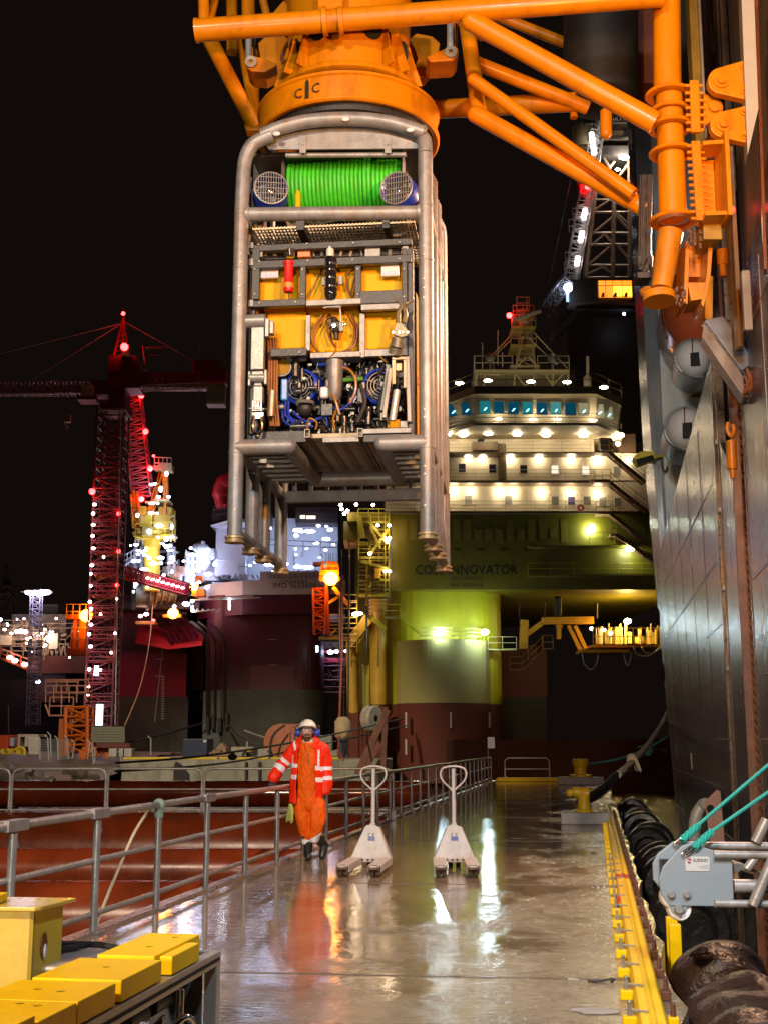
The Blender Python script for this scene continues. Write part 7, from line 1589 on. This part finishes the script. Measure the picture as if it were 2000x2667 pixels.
mb.build('corrugation',mat('container_shadow',(.26,.25,.23),.5),gc)
solo(MB().prism([P(x,y,QF) for x,y in ((858,1970),(860,1958),(892,1948),(892,1970))],(0,1.5,0)),'concrete_wedge',quaymat,'grey concrete wedge block on the quay right of the man','block')
bg_ = MB().lathe([(.45,0),(.66,.2),(.72,.8),(.66,1.45),(.42,1.8),(.2,1.85)],P(893,1925,QF-.5),UZ,20)
for i,q in enumerate(bg_.v): bg_.v[i] = q+V((noise.noise(q*2),noise.noise(q*2+V((5,0,0))),0))*.12
solo(bg_,'bulk_bag',mat('bag_cream',(.52,.38,.22),.7,var=.15,vs=2,bump=.5,bs=4),'cream bulging bulk bag hanging beside the yellow leg','bag'); qthing('blue_pallet_box','dark slate box under the cream bulk bag','box',nv,[(880,1925,900,1975,QF-.3,1)],.03)
tb = thing('timber_shores','brown timber shores leaning against the yellow rig foot','timber',P(960,2010,QD-1)); tbm = mat('wet_timber',(.20,.075,.045),.5,var=.3,vs=1,bump=.3,bs=5)
for a_,b_,w_ in (((930,2018),(1010,1848),.55),((938,2020),(990,1938),.5),((998,2010),(1003,1870),.45),((1000,1930),(1003,1860),.4)): MB().beam(P(*a_,QD-2),P(*b_,QD-2),w_,w_).build('shore',tbm,tb,bev=.03)
for y0,y1,x0,x1,l in ((1985,1974,318,620,0),): pass
# fenders and stains on the quay wall
solo(MB().prism([P(x,y,QD-.3) for x,y in ((452,2035),(452,1998),(458,1984),(470,1990),(492,2016),(492,2035))],(0,.3,0)),'quay_fender',M['black'],'black wedge shaped rubber fender on the quay wall','fender')
for i,x in enumerate((642,677)): solo(MB().tube(P(x,1985,QD-.15),P(x,2036,QD-.15),.12,n=6),'wall_chain',EK,('dark chain down the quay wall, left of two','dark chain down the quay wall, right of two')[i],'chain')
# mooring lines crossing the basin, orange hose, pier of cables
lnm = mat('black_line',(.025,.022,.02),.6,var=.4); 
def line(pts,r,m_,label,cat='mooring line',k=8): return solo(MB().path(smooth([P(*p) for p in pts],k),r,6),'mooring_line',m_,label,cat)
line([(300,1988,70),(500,1973,72),(700,1945,80),(860,1915,95),(1050,1872,112)],.07,lnm,'upper black mooring line rising to the right behind the man')
line([(300,2010,66),(500,1997,70),(650,1978,78),(860,1935,95),(1060,1890,112)],.06,lnm,'lower black mooring line rising to the right behind the man')
line([(330,1935,140),(430,1912,142),(528,1884,147)],.14,lnm,'dark anchor line between the two red columns'); line([(590,1885,146),(640,1925,120),(700,1958,108)],.12,lnm,'dark line sloping down from the chain fairleads to the salmon tank'); line([(637,1903,120),(660,1912,118),(702,1926,110)],.09,mat('pale_line',(.4,.37,.33),.6),'pale line end sloping to the salmon tank')
line([(398,1572,148),(388,1680,140),(365,1790,130),(325,1890,119)],.07,mat('orange_line',(.50,.24,.10),.6),'long orange hose hanging from the red rig down to the hoarding','hose')
solo(MB().sphere(P(606,1972,74),(.28,.2,.2),12,8),'line_knot',lnm,'dark knot on the upper black mooring line','knot')
line([(892,1500,110),(890,1700,110),(883,1920,107),(884,1960,106),(895,1982,105)],.10,mat('red_hose',(.35,.05,.03),.45),'red hose hanging down to the quay beside the bulk bag','hose')
# ================================================================== pallet trucks
pw = mat('worn_white_truck',(.56,.52,.50),.42,var=.14,vs=6,bump=.15,bs=30,dirt=(.34,.22,.14),dirt_amt=.7,dirt_scale=2.5); rollm = mat('rusty_roller',(.13,.075,.045),.5,.3,var=.5,vs=20,bump=.3,bs=60)
def Q(x,y,z): return V((x,y,z))       # truck frame: y points away from the camera, forks point to -y, origin under the heel
def truck(label, loc, rz):
    t = thing('pallet_truck',label,'pallet truck',loc,rz,'white hand pallet trucks')
    for sg in (-1,1):
        mb = MB(); x = sg*.19
        mb.prism([Q(x-.08,-.02,.115),Q(x+.08,-.02,.115),Q(x+.08,-1.06,.115),Q(x+.035,-1.15,.115),Q(x-.035,-1.15,.115),Q(x-.08,-1.06,.115)],(0,0,.022))
        mb.box(Q(x-.078,-.56,.085),(.006,1.05,.06)).box(Q(x+.078,-.56,.085),(.006,1.05,.06)); f = mb.build('fork',pw,t,bev=.006,local=True)
        mb = MB().tube(Q(x-.055,-1.0,.045),Q(x-.008,-1.0,.045),.041,n=16).tube(Q(x+.008,-1.0,.045),Q(x+.055,-1.0,.045),.041,n=16).tube(Q(x-.055,-.9,.045),Q(x+.055,-.9,.045),.041,n=16); mb.build('fork_roller',rollm,f,local=True)
        MB().box(Q(x,-1.02,.105),(.13,.22,.03)).box(Q(x-.06,-1.0,.06),(.012,.2,.06)).box(Q(x+.06,-1.0,.06),(.012,.2,.06)).build('roller_bracket',rollm,f,local=True)
        MB().box(Q(x,-1.1,.1385),(.075,.022,.004)).build('tip_slot',M['flat_black'],f,local=True)
    mb = MB().prism([Q(-.255,-.05,.125),Q(.255,-.05,.125),Q(.09,.05,.50),Q(.03,.055,.525),Q(-.06,.055,.525),Q(-.09,.05,.50)],(0,.02,0))
    mb.prism([Q(.255,-.04,.125),Q(.262,.10,.125),Q(.10,.13,.50),Q(.09,.055,.50)],(-.012,0,0)).prism([Q(-.255,-.04,.125),Q(-.262,.10,.125),Q(-.10,.13,.50),Q(-.09,.055,.50)],(.012,0,0)).box(Q(0,-.05,.105),(.34,.05,.05))
    hl = mb.build('heel_plate',pw,t,bev=.008,local=True)
    nrm = Q(0,-.37,.10).normalized(); yd = Q(0,.10,.37).normalized()
    def on(x,z): return Q(x,-.05+.1*(z-.125)/.375-.004,z)
    mb = MB()
    for cx in (-.022,.032): mb.path([on(cx,.405)+Q(math.cos(R(a))*.017,0,0)+yd*math.sin(R(a))*.02 for a in range(65,300,18)],.0035,5)
    mb.beam(on(.02,.405),on(.034,.405),.004,.006,nrm); mb.build('ce_mark',M['ink'],hl,local=True)
    MB().prism([on(-.042,.335),on(.046,.335),on(.046,.385),on(-.042,.385)],nrm*.002).build('blue_sticker',mat('blue_sticker',(.03,.06,.30),.4,var=.4,vs=80),hl,local=True)
    mb = MB()
    for x in (-.1,-.03,.03,.1): mb.lathe([(.001,.012),(.012,.012),(.016,0)],Q(x,-.078,.108),(0,-1,0),8)
    mb.build('heel_bolts',rollm,hl,local=True)
    MB().tube(Q(0,.2,.08),Q(0,.2,.44),.055,n=18).tube(Q(0,.12,.46),Q(0,.26,.46),.05,n=14).build('pump',mat('dark_pump',(.1,.09,.08),.4,.3,var=.3),t,local=True)
    mb = MB().tube(Q(-.075,.2,.09),Q(-.02,.2,.09),.09,n=22).tube(Q(.02,.2,.09),Q(.075,.2,.09),.09,n=22); mb.build('steer_wheel',M['black'],t,local=True)
    mb = MB().tube(Q(0,.14,.44),Q(.0,.20,1.22),.026,.024,n=18); mb.box(Q(0,.135,.49),(.07,.06,.1)); sh = mb.build('tiller',pw,t,local=True)
    loop = [Q(.0,.175,.94),Q(.05,.178,.985),Q(.13,.185,1.06),Q(.165,.19,1.14),Q(.145,.195,1.215),Q(.07,.198,1.245),Q(0,.2,1.25)]
    MB().path(smooth(loop+[Q(-q.x,q.y,q.z) for q in reversed(loop[:-1])],5),.0125,10).build('handle_loop',pw,t,local=True)
    MB().beam(Q(.028,.18,1.0),Q(.04,.19,1.16),.006,.012).build('release_lever',rollm,sh,local=True)
    return t
def ground(px_,py_): d = ray(px_,py_); k = -EYE/d.z; return V((d.x*k,d.y*k,0))
tr1 = truck('left white hand pallet truck, standing nearer to the man',V((-.16,16.2,0)),R(-7.5))
tr2 = dup(tr1,V((.885,16.2,0)),R(-1.5),'right white hand pallet truck, standing alone in mid pier')

# ================================================================== equipment skid with yellow foam blocks, bottom left
K0 = V((-.62,4.99,0)); KA = R(9.4); KX = V((math.cos(KA),-math.sin(KA),0)); KY = V((math.sin(KA),math.cos(KA),0)); KM = Matrix((KX,KY,UZ)).transposed(); KH = .77
def K(x,y,z): return K0+KX*x+KY*y+UZ*z      # x right, y away, origin at the far right corner, body lies to -x and -y
sk = thing('equipment_skid','low aluminium framed underwater vehicle with bright yellow foam blocks and dark machinery, nearest the camera','vehicle',K(-.5,-1.2,0))
def kbox(name,m_,a,b,bev=.012,parent=sk): 
    c = (V(a)+V(b))/2; s_ = V(b)-V(a); return MB().box(K(*c),(abs(s_.x),abs(s_.y),abs(s_.z)),KM).build(name,m_,parent,bev=bev)
al = mat('anodised_profile',(.46,.43,.38),.35,.5,var=.1,vs=6,dirt=(.22,.17,.12),dirt_amt=.5)
for a,b in (((-.05,-2.6,KH-.05),(0,0,KH)),((-1.3,-.05,KH-.05),(-.051,0,KH)),((-.05,-.052,0),(0,-.002,KH-.051)),((-.05,-1.32,0),(0,-1.27,KH-.051)),((-.05,-2.6,.05),(0,-.06,.10))): kbox('frame_profile',al,a,b,.004)
mb = MB().box(K(.001,-1.3,KH-.026),(.003,2.55,.012),KM).box(K(.001,-1.295,.36),(.003,.012,.6),KM); mb.build('profile_groove',M['flat_black'],sk)
F2 = M['foam']
for a,b in (((-.26,-.60,KH+.004),(-.055,-.10,KH+.072)),((-.052,-.56,KH+.004),(-.006,-.26,KH+.066)),((-.30,-1.02,KH+.004),(-.010,-.655,KH+.070)),((-.30,-.652,KH+.004),(-.12,-.604,KH+.052)),((-.32,-1.345,KH+.004),(-.012,-1.06,KH+.070)),((-.32,-1.60,KH+.004),(-.012,-1.352,KH+.070)),((-.32,-1.056,KH+.004),(-.14,-1.024,KH+.052)),((-.40,-.62,KH+.002),(-.265,-.53,KH+.03)),((-.32,-2.4,KH+.0),(-.012,-1.62,KH+.09))): kbox('foam_block',F2,a,b,.004)
mb = MB()
for x,y in ((-.12,-.2),(-.14,-.42),(-.14,-.82),(-.2,-1.2),(-.12,-1.22),(-.16,-1.4),(-.1,-1.42)): mb.prism([K(x-.012,y,KH+(.0725 if y>-.6 else .0705)),K(x+.012,y+.006,KH+(.0725 if y>-.6 else .0705)),K(x,y-.01,KH+(.0725 if y>-.6 else .0705))],UZ*.002)
mb.build('foam_dimples',mat('dimple_amber',(.35,.22,.02),.5),sk)
kbox('yellow_panel',F2,(-.04,-2.5,.12),(-.012,-1.34,KH-.06),.004); kbox('inner_panel',M['dark'],(-.6,-1.26,.05),(-.5,-.06,KH-.06)); kbox('end_panel',mat('slate_panel',(.08,.085,.1),.4,var=.2),(-.5,-.045,.1),(-.06,-.03,KH-.06))
mb = MB(); r3 = random.Random(5)
for i in range(46):
    a = K(r3.uniform(-.45,-.1),r3.uniform(-1.2,-.1),r3.uniform(.15,.68)); ax = r3.choice((KX,KY,UZ)); l_ = r3.uniform(.03,.12); rr_ = r3.uniform(.012,.05); mb.tube(a-ax*l_,a+ax*l_,rr_,n=12)
mb.build('skid_machinery',M['dark'],sk); mb = MB()
for i in range(26): a = K(r3.uniform(-.3,-.06),r3.uniform(-1.2,-.1),r3.uniform(.2,.68)); mb.tube(a,a+r3.choice((KX,KY,UZ))*r3.uniform(.02,.06),r3.uniform(.006,.016),n=8)
mb.path(smooth([K(-.02,-.62,.35),K(0,-.55,.36),K(.01,-.42,.42),K(.01,-.32,.52),K(-.01,-.36,.60),K(-.04,-.44,.58)],6),.012,10).path(smooth([K(-.03,-.62,.5),K(-.0,-.56,.54),K(-.0,-.48,.52)],5),.014,8).tube(K(-.03,-.75,.3),K(-.03,-.75,.66),.016,n=10).tube(K(-.06,-.3,.2),K(-.06,-.3,.68),.014,n=10); mb.build('skid_pipes',M['chrome'],sk)
tray = kbox('side_tray',mat('tray_pale',(.42,.38,.34),.3,.3,var=.2),(-.95,-.46,KH-.02),(-.42,-.08,KH+.004)); MB().path([K(-.96,-.48,KH+.02),K(-.94,-.06,KH+.02),K(-.46,-.08,KH+.02),K(-.30,-.18,KH+.02)],.012,8).path([K(-.9,-.6,KH+.02),K(-.6,-.3,KH+.02),K(-.5,-.07,KH+.02)],.012,8).build('tray_rim',M['black'],sk)
# pale yellow steel box on it
bx = thing('yellow_beam_box','pale yellow wet steel box with a flanged lid, behind the yellow foam blocks','box',P(60,2540,4.75)); pbm = mat('pale_yellow_steel',(.66,.48,.09),.3,var=.08,vs=4,bump=.1,bs=40,coat=.3,dirt=(.4,.28,.1),dirt_amt=.3)
D5 = 4.55; a0 = P(84,2470,D5); zb = P(84,2590,D5).z
w0 = V((a0.x,a0.y,0)); dirx = V((math.cos(R(6)),math.sin(R(-6)),0)); diry = V((math.sin(R(14)),math.cos(R(14)),0))
ztp = P(84,2372,D5).z
def B(x,y,z): return w0+dirx*x+diry*y+UZ*z
MB().prism([B(-.7,0,zb-.25),B(0,0,zb-.25),B(0,0,ztp),B(-.7,0,ztp)],diry*.012).build('front_plate',pbm,bx); MB().prism([B(0,0,zb-.25),B(0,.21,zb-.25),B(0,.21,ztp),B(0,0,ztp)],dirx*-.014).build('side_plate',mat('side_yellow',(.66,.50,.05),.35,var=.06,vs=4),bx)
MB().prism([B(-.75,-.035,ztp),B(.02,-.035,ztp),B(.03,-.01,ztp),B(.03,.25,ztp),B(-.75,.25,ztp)],UZ*.014).build('lid',pbm,bx,bev=.003)
o = B(.003,.075,(zb+ztp)/2+.01); MB().prism([o+diry*.022*math.cos(R(a))+UZ*.045*math.sin(R(a)) for a in range(0,360,20)],dirx*.002).build('side_hole',M['brown'],bx); MB().sphere(o+dirx*.004-UZ*.02+diry*.004,(.006,.014,.026),10,8).build('white_rag',M['plate_white'],bx)
MB().box(B(-.35,.05,ztp+.03),(.4,.12,.03)).build('lid_foam',F2,bx,bev=.004)
MB().prism([B(-.75,.03,zb-.02),B(.18,.10,zb+.03),B(.18,.16,zb+.03),B(-.75,.12,zb-.02)],UZ*.012).build('wet_rail',M['galv'],bx)
# ================================================================== the man leaning on the railing
HD = 17.35; HK = .00528
def h(px_,py_,y=0): return V(((px_-803)*HK, y, (2240-py_)*HK))     # local: x right in the picture, y away from us, z up
H0 = V((P(803,2240,HD).x,HD,0))
def remesh(mb, vox, it=3):
    me = bpy.data.meshes.new('tmp'); me.from_pydata([tuple(q) for q in mb.v],[],mb.f); o = bpy.data.objects.new('tmp',me); col.objects.link(o)
    m_ = o.modifiers.new('r','REMESH'); m_.mode = 'VOXEL'; m_.voxel_size = vox
    s_ = o.modifiers.new('s','SMOOTH'); s_.factor = .5; s_.iterations = it
    dg = bpy.context.evaluated_depsgraph_get(); dg.update(); e = bpy.data.meshes.new_from_object(o.evaluated_get(dg))
    vs = [q.co.copy() for q in e.vertices]; fs = [tuple(p.vertices) for p in e.polygons]
    bpy.data.objects.remove(o); bpy.data.meshes.remove(me); bpy.data.meshes.remove(e); return vs,fs
def limb(mb, pts, rs, n=14, sq=1.0):
    pp = smooth(pts,4); k = len(pp)-1; rr = []
    for i in range(len(pp)):
        t = i/k*(len(rs)-1); a = int(min(t,len(rs)-2)); rr.append(rs[a]+(rs[a+1]-rs[a])*(t-a))
    mb.path(pp, rr, n); mb.sphere(pp[0],rr[0],n,10); mb.sphere(pp[-1],rr[-1],n,10); return pp
def mkmesh(name, vs, fs, mats, parent, idx=None, wr=0, seed=0, ws=14):
    out = []
    for q in vs:
        out.append(q)
    me = bpy.data.meshes.new(name); me.from_pydata([tuple(q) for q in out],[],fs)
    for m_ in mats: me.materials.append(m_)
    me.update()
    if wr:
        nn = [v.normal.copy() for v in me.vertices]
        for v,n_ in zip(me.vertices,nn):
            q = v.co; d = noise.noise(V((q.x*ws,q.y*ws,q.z*ws*.55+seed)))+.5*noise.noise(V((q.x*ws*2+3,q.y*ws*2,q.z*ws*1.2+seed))); v.co = q+n_*d*wr
    for p in me.polygons:
        p.use_smooth = True
        if idx: p.material_index = idx(p.center)
    o = bpy.data.objects.new(name,me); col.objects.link(o); o.parent = parent; return o
man = thing('person','bearded man in white helmet and red orange high visibility jacket leaning on the railing','person',H0)
skin = mat('skin',(.66,.38,.27),.5,var=.12,vs=25); cov = mat('orange_coverall',(.80,.115,.002),.62,spec=.2,var=.16,vs=9,bump=.3,bs=30,rv=.05); jack = mat('red_hivis',(.92,.028,.004),.48,spec=.3,var=.08,vs=8,bump=.25,bs=26); refl = mat('reflective_band',(.82,.82,.86),.3,var=.06,vs=60); glov = mat('dark_glove',(.035,.04,.035),.6,var=.4,vs=30); bootm = mat('black_boot',(.02,.019,.018),.35,var=.4,vs=20); hair = mat('brown_beard',(.085,.035,.016),.7,var=.4,vs=60,bump=.6,bs=200)
# ---- body: one continuous surface
mb = MB()
neck = h(799,1948,.02); pel = h(804,2100,0)
limb(mb,[h(801,1958,.02),h(801,1990,.02),h(802,2030,.01),h(803,2065,.01),h(804,2098,.0)],[.145,.17,.168,.165,.165],18)
limb(mb,[h(799,1952,.02),h(798,1936,-.0)],[.062,.058])
hc = h(798,1916,-.02); mb.sphere(hc,(.078,.098,.112),18,14,Matrix.Rotation(R(-14),3,'X'))
mb.sphere(h(798,1927,-.05),(.058,.062,.062),14,10); mb.sphere(h(798,1934,-.075),(.034,.032,.03),12,8)   # jaw and chin
mb.sphere(h(798.5,1920,-.118),(.017,.024,.022),10,8)                                                       # nose
for sg in (-1,1): mb.sphere(h(798,1918,-.0)+V((sg*.08,.0,0)),(.014,.024,.032),8,8); mb.sphere(h(798,1921,-.085)+V((sg*.036,0,0)),(.024,.02,.02),8,8)
sR, eR, wR = h(768,1958,.03), h(737,1998,.09), h(711,2037,-.02)     # arm out to the rail (left in the picture)
sL, eL, wL = h(834,1960,.02), h(845,2015,.05), h(842,2072,-.02)
limb(mb,[h(790,1957,.02),sR,eR,wR],[.075,.07,.052,.036]); limb(mb,[h(812,1957,.02),sL,eL,wL],[.075,.07,.052,.036])
kneeA, ankA = h(792,2152,-.05), h(800,2205,.02); kneeB, ankB = h(825,2148,-.06), h(834,2192,.04)
limb(mb,[h(790,2102,0),h(791,2128,-.03),kneeA,h(799,2182,.0),ankA],[.105,.098,.082,.07,.055]); limb(mb,[h(818,2102,.01),h(822,2128,-.01),kneeB,h(826,2174,.02),ankB],[.105,.098,.085,.072,.055])
vs,fs = remesh(mb,.011,4)
fold = []
def zone(c):
    z = c.z; x = c.x
    if z > h(0,1946).z and abs(x-h(798,0).x) < .13: return 1
    if z < h(0,2180).z: return 2
    return 0
mkb = mkmesh('body',vs,fs,[cov,skin,bootm],man,zone)
for v in mkb.data.vertices:
    q = v.co
    if h(0,1948).z > q.z > h(0,2200).z:
        v.co = q+v.normal*(noise.noise(V((q.x*16+q.z*3,q.y*9,q.z*7)))*.017+noise.noise(V((q.x*34,q.y*20,q.z*20+q.x*24)))*.010)
# trouser legs of the coverall with the reflective hems
mb = MB(); limb(mb,[h(789,2096,0),h(788,2126,-.02),h(791,2152,-.03),h(796,2178,.0),h(799,2194,.02)],[.125,.110,.094,.084,.080],18); limb(mb,[h(821,2096,-.02),h(827,2126,-.07),h(826,2152,-.09),h(822,2170,-.06),h(819,2184,-.03)],[.125,.112,.096,.086,.080],18); mb.sphere(h(804,2092,.0),(.185,.15,.13),18,12); vs,fs = remesh(mb,.011,4)
lineA = (h(799,2185,0),h(800,2192,0))
def hem(c):
    px_ = c.x/HK+803; py_ = 2240-c.z/HK
    if px_ < 811 and py_ > 2186+(px_-787)*.28: return 1
    if px_ >= 804 and py_ > 2196-(px_-804)*.62-5: return 1
    return 0
mkmesh('trousers',vs,fs,[cov,refl],man,hem,.017,3,12)
# boots
def boot_(name,ank,heel,toe,top):
    mb = MB(); limb(mb,[top,ank,heel],[.066,.062,.056]); limb(mb,[heel,heel.lerp(toe,.5)+V((0,0,.012)),toe],[.052,.055,.046]); v_,f_ = remesh(mb,.009,3); o = mkmesh(name,v_,f_,[bootm],man); return o
boot_('boot',h(802,2216,.02),h(801,2230,.03),h(806,2231,-.16),h(802,2196,.01))
boot_('boot',h(834,2196,.06),h(844,2206,.10),h(838,2232,.02),h(824,2182,.0))
MB().prism([h(846,2198,.11)+V((0,.02,0)),h(851,2206,.12),h(846,2232,.05),h(838,2240,.03),h(834,2239,.01),h(843,2218,.06)],(-.01,-.03,0)).build('boot_sole',mat('boot_sole',(.05,.04,.035),.5,var=.5,vs=30),man,local=True)
# ---- jacket: open shell over the torso with sleeves
mb = MB()
tor = [h(800,1954,.02),h(800,1985,.02),h(800,2025,.02),h(798,2060,.02),h(797,2096,.02)]
limb(mb,tor,[.165,.208,.222,.226,.232],22)
mb.sphere(h(800,1957,.02),(.20,.11,.075),18,10)
limb(mb,[h(782,1958,.02),h(768,1960,.03),h(752,1980,.08),eR,h(724,2016,.04),h(713,2033,-.01)],[.085,.092,.09,.083,.080,.074],16); limb(mb,[h(820,1959,.02),h(834,1962,.02),h(843,1988,.05),eL,h(846,2045,.02),h(844,2066,-.01)],[.085,.09,.088,.084,.080,.074],16)
for i,q in enumerate(mb.v): pass
vs,fs = remesh(mb,.012,4)
# flatten the trunk a little front to back, then open the front and the hem
def trunk(q): return abs(q.x-h(800,0).x) < .25
vs = [V((q.x, q.y*.80 if trunk(q) else q.y, q.z)) for q in vs]
def keep(c):
    px_ = c.x/HK+803; py_ = 2240-c.z/HK
    if c.z > h(0,1951).z and abs(px_-799) < 16 and c.y < .03: return False
    lo = 776+max(0,(py_-1950))*-.03+ (4 if py_<1965 else 0); hi = 818+max(0,(py_-1960))*.02-(6 if py_<1962 else 0)
    if c.y < .0 and lo < px_ < hi and py_ > 1946: return False
    if py_ > (2096+(px_-745)*.16) and 740 < px_ < 845: return False
    return True
cen = lambda f: sum((vs[i] for i in f),V((0,0,0)))/len(f)
fs = [f for f in fs if keep(cen(f))]; used = sorted({i for f in fs for i in f}); mp_ = {a:b for b,a in enumerate(used)}; vs = [vs[i] for i in used]; fs = [tuple(mp_[i] for i in f) for f in fs]
def seg_t(c,a,b): d = b-a; return (c-a).dot(d)/d.length_squared, (c-a-d*max(0,min(1,(c-a).dot(d)/d.length_squared))).length
def jz(c):
    px_ = c.x/HK+803; py_ = 2240-c.z/HK
    t1,d1 = seg_t(c,h(752,1980,.08),eR); t2,d2 = seg_t(c,eR,h(713,2033,-.01))
    if px_ < 760 and py_ < 2050:
        if d1 < .13 and .50 < t1 < .92: return 1
        if d2 < .13 and .30 < t2 < .62: return 1
        return 0
    if px_ > 838-(2030-py_)*.02 and py_ < 2078 and px_ > 834:
        return 1 if (2006 < py_ < 2016 or 2031 < py_ < 2041) else 0
    if c.y < .14 or True:
        off = (px_-800)*.13
        if 2003 < py_-off*.9 < 2013.5 or 2031 < py_-off*.9 < 2042: return 1
        if (abs(px_-(765+(py_-1945)*.16)) < 2.6 and py_ < 1966) or (abs(px_-(762)) < 2.4 and 1978 < py_ < 2003 and c.y<0) or (abs(px_-(827)) < 2.2 and 1965 < py_ < 2008 and c.y<0): return 1
    return 0
jk = mkmesh('jacket',vs,fs,[jack,refl],man,jz,.016,8,10); so = jk.modifiers.new('thick','SOLIDIFY'); so.thickness = .012; so.offset = 1
# collar and coverall zip
mb = MB().lathe([(.085,0),(.092,.03),(.088,.065),(.078,.07)],h(799,1958,.02),(0,-.1,1),24); mb.build('collar',cov,man,local=True)
MB().path([h(801,1960,-.118),h(802,1985,-.15),h(804,2012,-.145)],.004,6).build('zip',M['brown'],man,local=True)
# ---- gloves with five fingers each
def glove(wrist, palm, dirs, name):
    mb = MB(); limb(mb,[wrist,wrist.lerp(palm,.5)],[.040,.038]); 
    mb.sphere(palm,(.042,.026,.045),14,10)
    for base,mid,tip,r_ in dirs: limb(mb,[base,mid,tip],[r_,r_,r_*.8],10)
    v_,f_ = remesh(mb,.0055,2); return mkmesh(name,v_,f_,[glov],man)
wr = h(709,2040,-.02); pR = h(708,2047,-.05)
rail_y = None
fr_ = []
for k in range(4):
    b0 = pR+V((-.030+.020*k,-.03,-.008)); fr_.append((b0,b0+V((0.002,-.030,-.022)),b0+V((.004,-.020,-.056-.006*(k in (1,2)))),.0100))
fr_.append((pR+V((.034,.0,.0)),pR+V((.05,.0,-.03)),pR+V((.048,-.004,-.058)),.0110))
glove(h(711,2036,-.02),pR,fr_,'glove')
pL = h(840,2082,-.03); fl_ = []
for k in range(4):
    b0 = pL+V((-.022+.014*k,-.012+.004*k,-.03)); fl_.append((b0,b0+V((-.008,-.012,-.034-.004*(k in (1,2)))),b0+V((-.026,-.004,-.056-.008*(k in (1,2)))),.0100))
fl_.append((pL+V((-.030,-.012,.0)),pL+V((-.046,-.024,-.024)),pL+V((-.044,-.030,-.050)),.0110))
glove(h(842,2070,-.02),pL,fl_,'glove')
# ---- head gear
RT = Matrix.Rotation(R(-16),3,'X')
mb = MB()
n_ = 26; dome = []
for j in range(11):
    t = j/10*math.pi*.5
    for k in range(n_): a = 2*math.pi*k/n_; dome.append(hc+RT@V((.122*math.sin(t)*math.cos(a),.148*math.sin(t)*math.sin(a),.128*math.cos(t)+.028)))
fs_ = [(j*n_+k,(j+1)*n_+k,(j+1)*n_+(k+1)%n_,j*n_+(k+1)%n_) for j in range(10) for k in range(n_)]
mb.add(dome,fs_,True)
rim = [hc+RT@V((.126*math.cos(a),.152*math.sin(a)-(.035 if math.sin(a)<-.2 else 0),.024)) for a in [2*math.pi*k/n_ for k in range(n_)]]
mb.path(rim,.008,6,closed=True)
mb.add([hc+RT@V((.122*math.cos(R(a)),.148*math.sin(R(a)),.028)) for a in range(190,351,10)]+[hc+RT@V((.118*math.cos(R(a)),.15*math.sin(R(a))-.05*math.sin(R(a-190)*180/160),.015)) for a in range(190,351,10)],[(i,i+1,i+18,i+17) for i in range(16)],True)
hel = mb.build('helmet',mat('white_helmet',(.78,.76,.70),.3,var=.04,coat=.3),man,local=True); so = hel.modifiers.new('thick','SOLIDIFY'); so.thickness = .006
MB().sphere(hc+RT@V((-.042,-.108,.098)),(.016,.008,.012),10,6).build('helmet_badge',M['dark'],hel,local=True)
em_ = mat('blue_ear_muff',(.02,.06,.42),.4,var=.1)
for sg in (-1,1):
    c = hc+V((sg*.128,.015,-.03)); e = MB().lathe([(.001,.045),(.045,.04),(.055,.02),(.055,-.015),(.04,-.03),(.001,-.03)],c,(sg,0,0),20); ee = e.build('ear_muff',em_,man,local=True)
    MB().path(smooth([c+V((sg*.03,.0,.02)),c+V((sg*.035,.0,.09)),c+V((-sg*.01,.0,.10))],4),.006,6).build('muff_arm',M['black'],ee,local=True)
mb = MB()
for sg in (-1,1): mb.sphere(h(798,1914,-.1)+V((sg*.036,0,0)),(.034,.016,.022),14,8)
mb.build('safety_glasses',glass('clear_glasses',(.25,.26,.3),.05),man,local=True); MB().path([h(798,1912,-.09)+V((x_,abs(x_)*.9-.025,0)) for x_ in (-.082,-.04,0,.04,.082)],.005,6).build('glasses_frame',M['black'],man,local=True)
mb = MB(); mb.sphere(h(798,1934,-.06),(.062,.058,.036),16,10); mb.sphere(h(798,1939,-.075),(.045,.045,.034),14,8); v_,f_ = remesh(mb,.008,2)
f_ = [f for f in f_ if sum((v_[i].z for i in f))/len(f) < h(0,1930).z+.010]; 
bd = mkmesh('beard',v_,f_,[hair],man,None,.006,5,60)
mb = MB().path([h(790,1927,-.108),h(798,1926,-.124),h(806,1927,-.108)],.009,8); mb.build('moustache',hair,man,local=True); MB().path([h(793,1931,-.124),h(798,1930.5,-.128),h(803,1931,-.124)],.0045,6).build('lips',mat('lips',(.42,.16,.12),.5),man,local=True)
# ---- work gloves clipped to his belt
mb = MB(); g0 = h(757,2100,-.05)
for i in range(9):
    x_ = random.uniform(-.03,.03); mb.path(smooth([g0+V((x_*.3,0,0)),g0+V((x_,-.01,-.09)),g0+V((x_*1.5-.012,0,-.2-random.random()*.07))],4),[.018]*4+[.016]*4+[.011],8)
v_,f_ = remesh(mb,.009,2); gl_ = mkmesh('work_gloves',v_,f_,[mat('lime_glove',(.52,.55,.10),.6,var=.25,vs=30)],None,None,.004,2,40)
gl_.location = H0; tagit(gl_,'pair of lime yellow work gloves hanging from the mans belt','gloves')
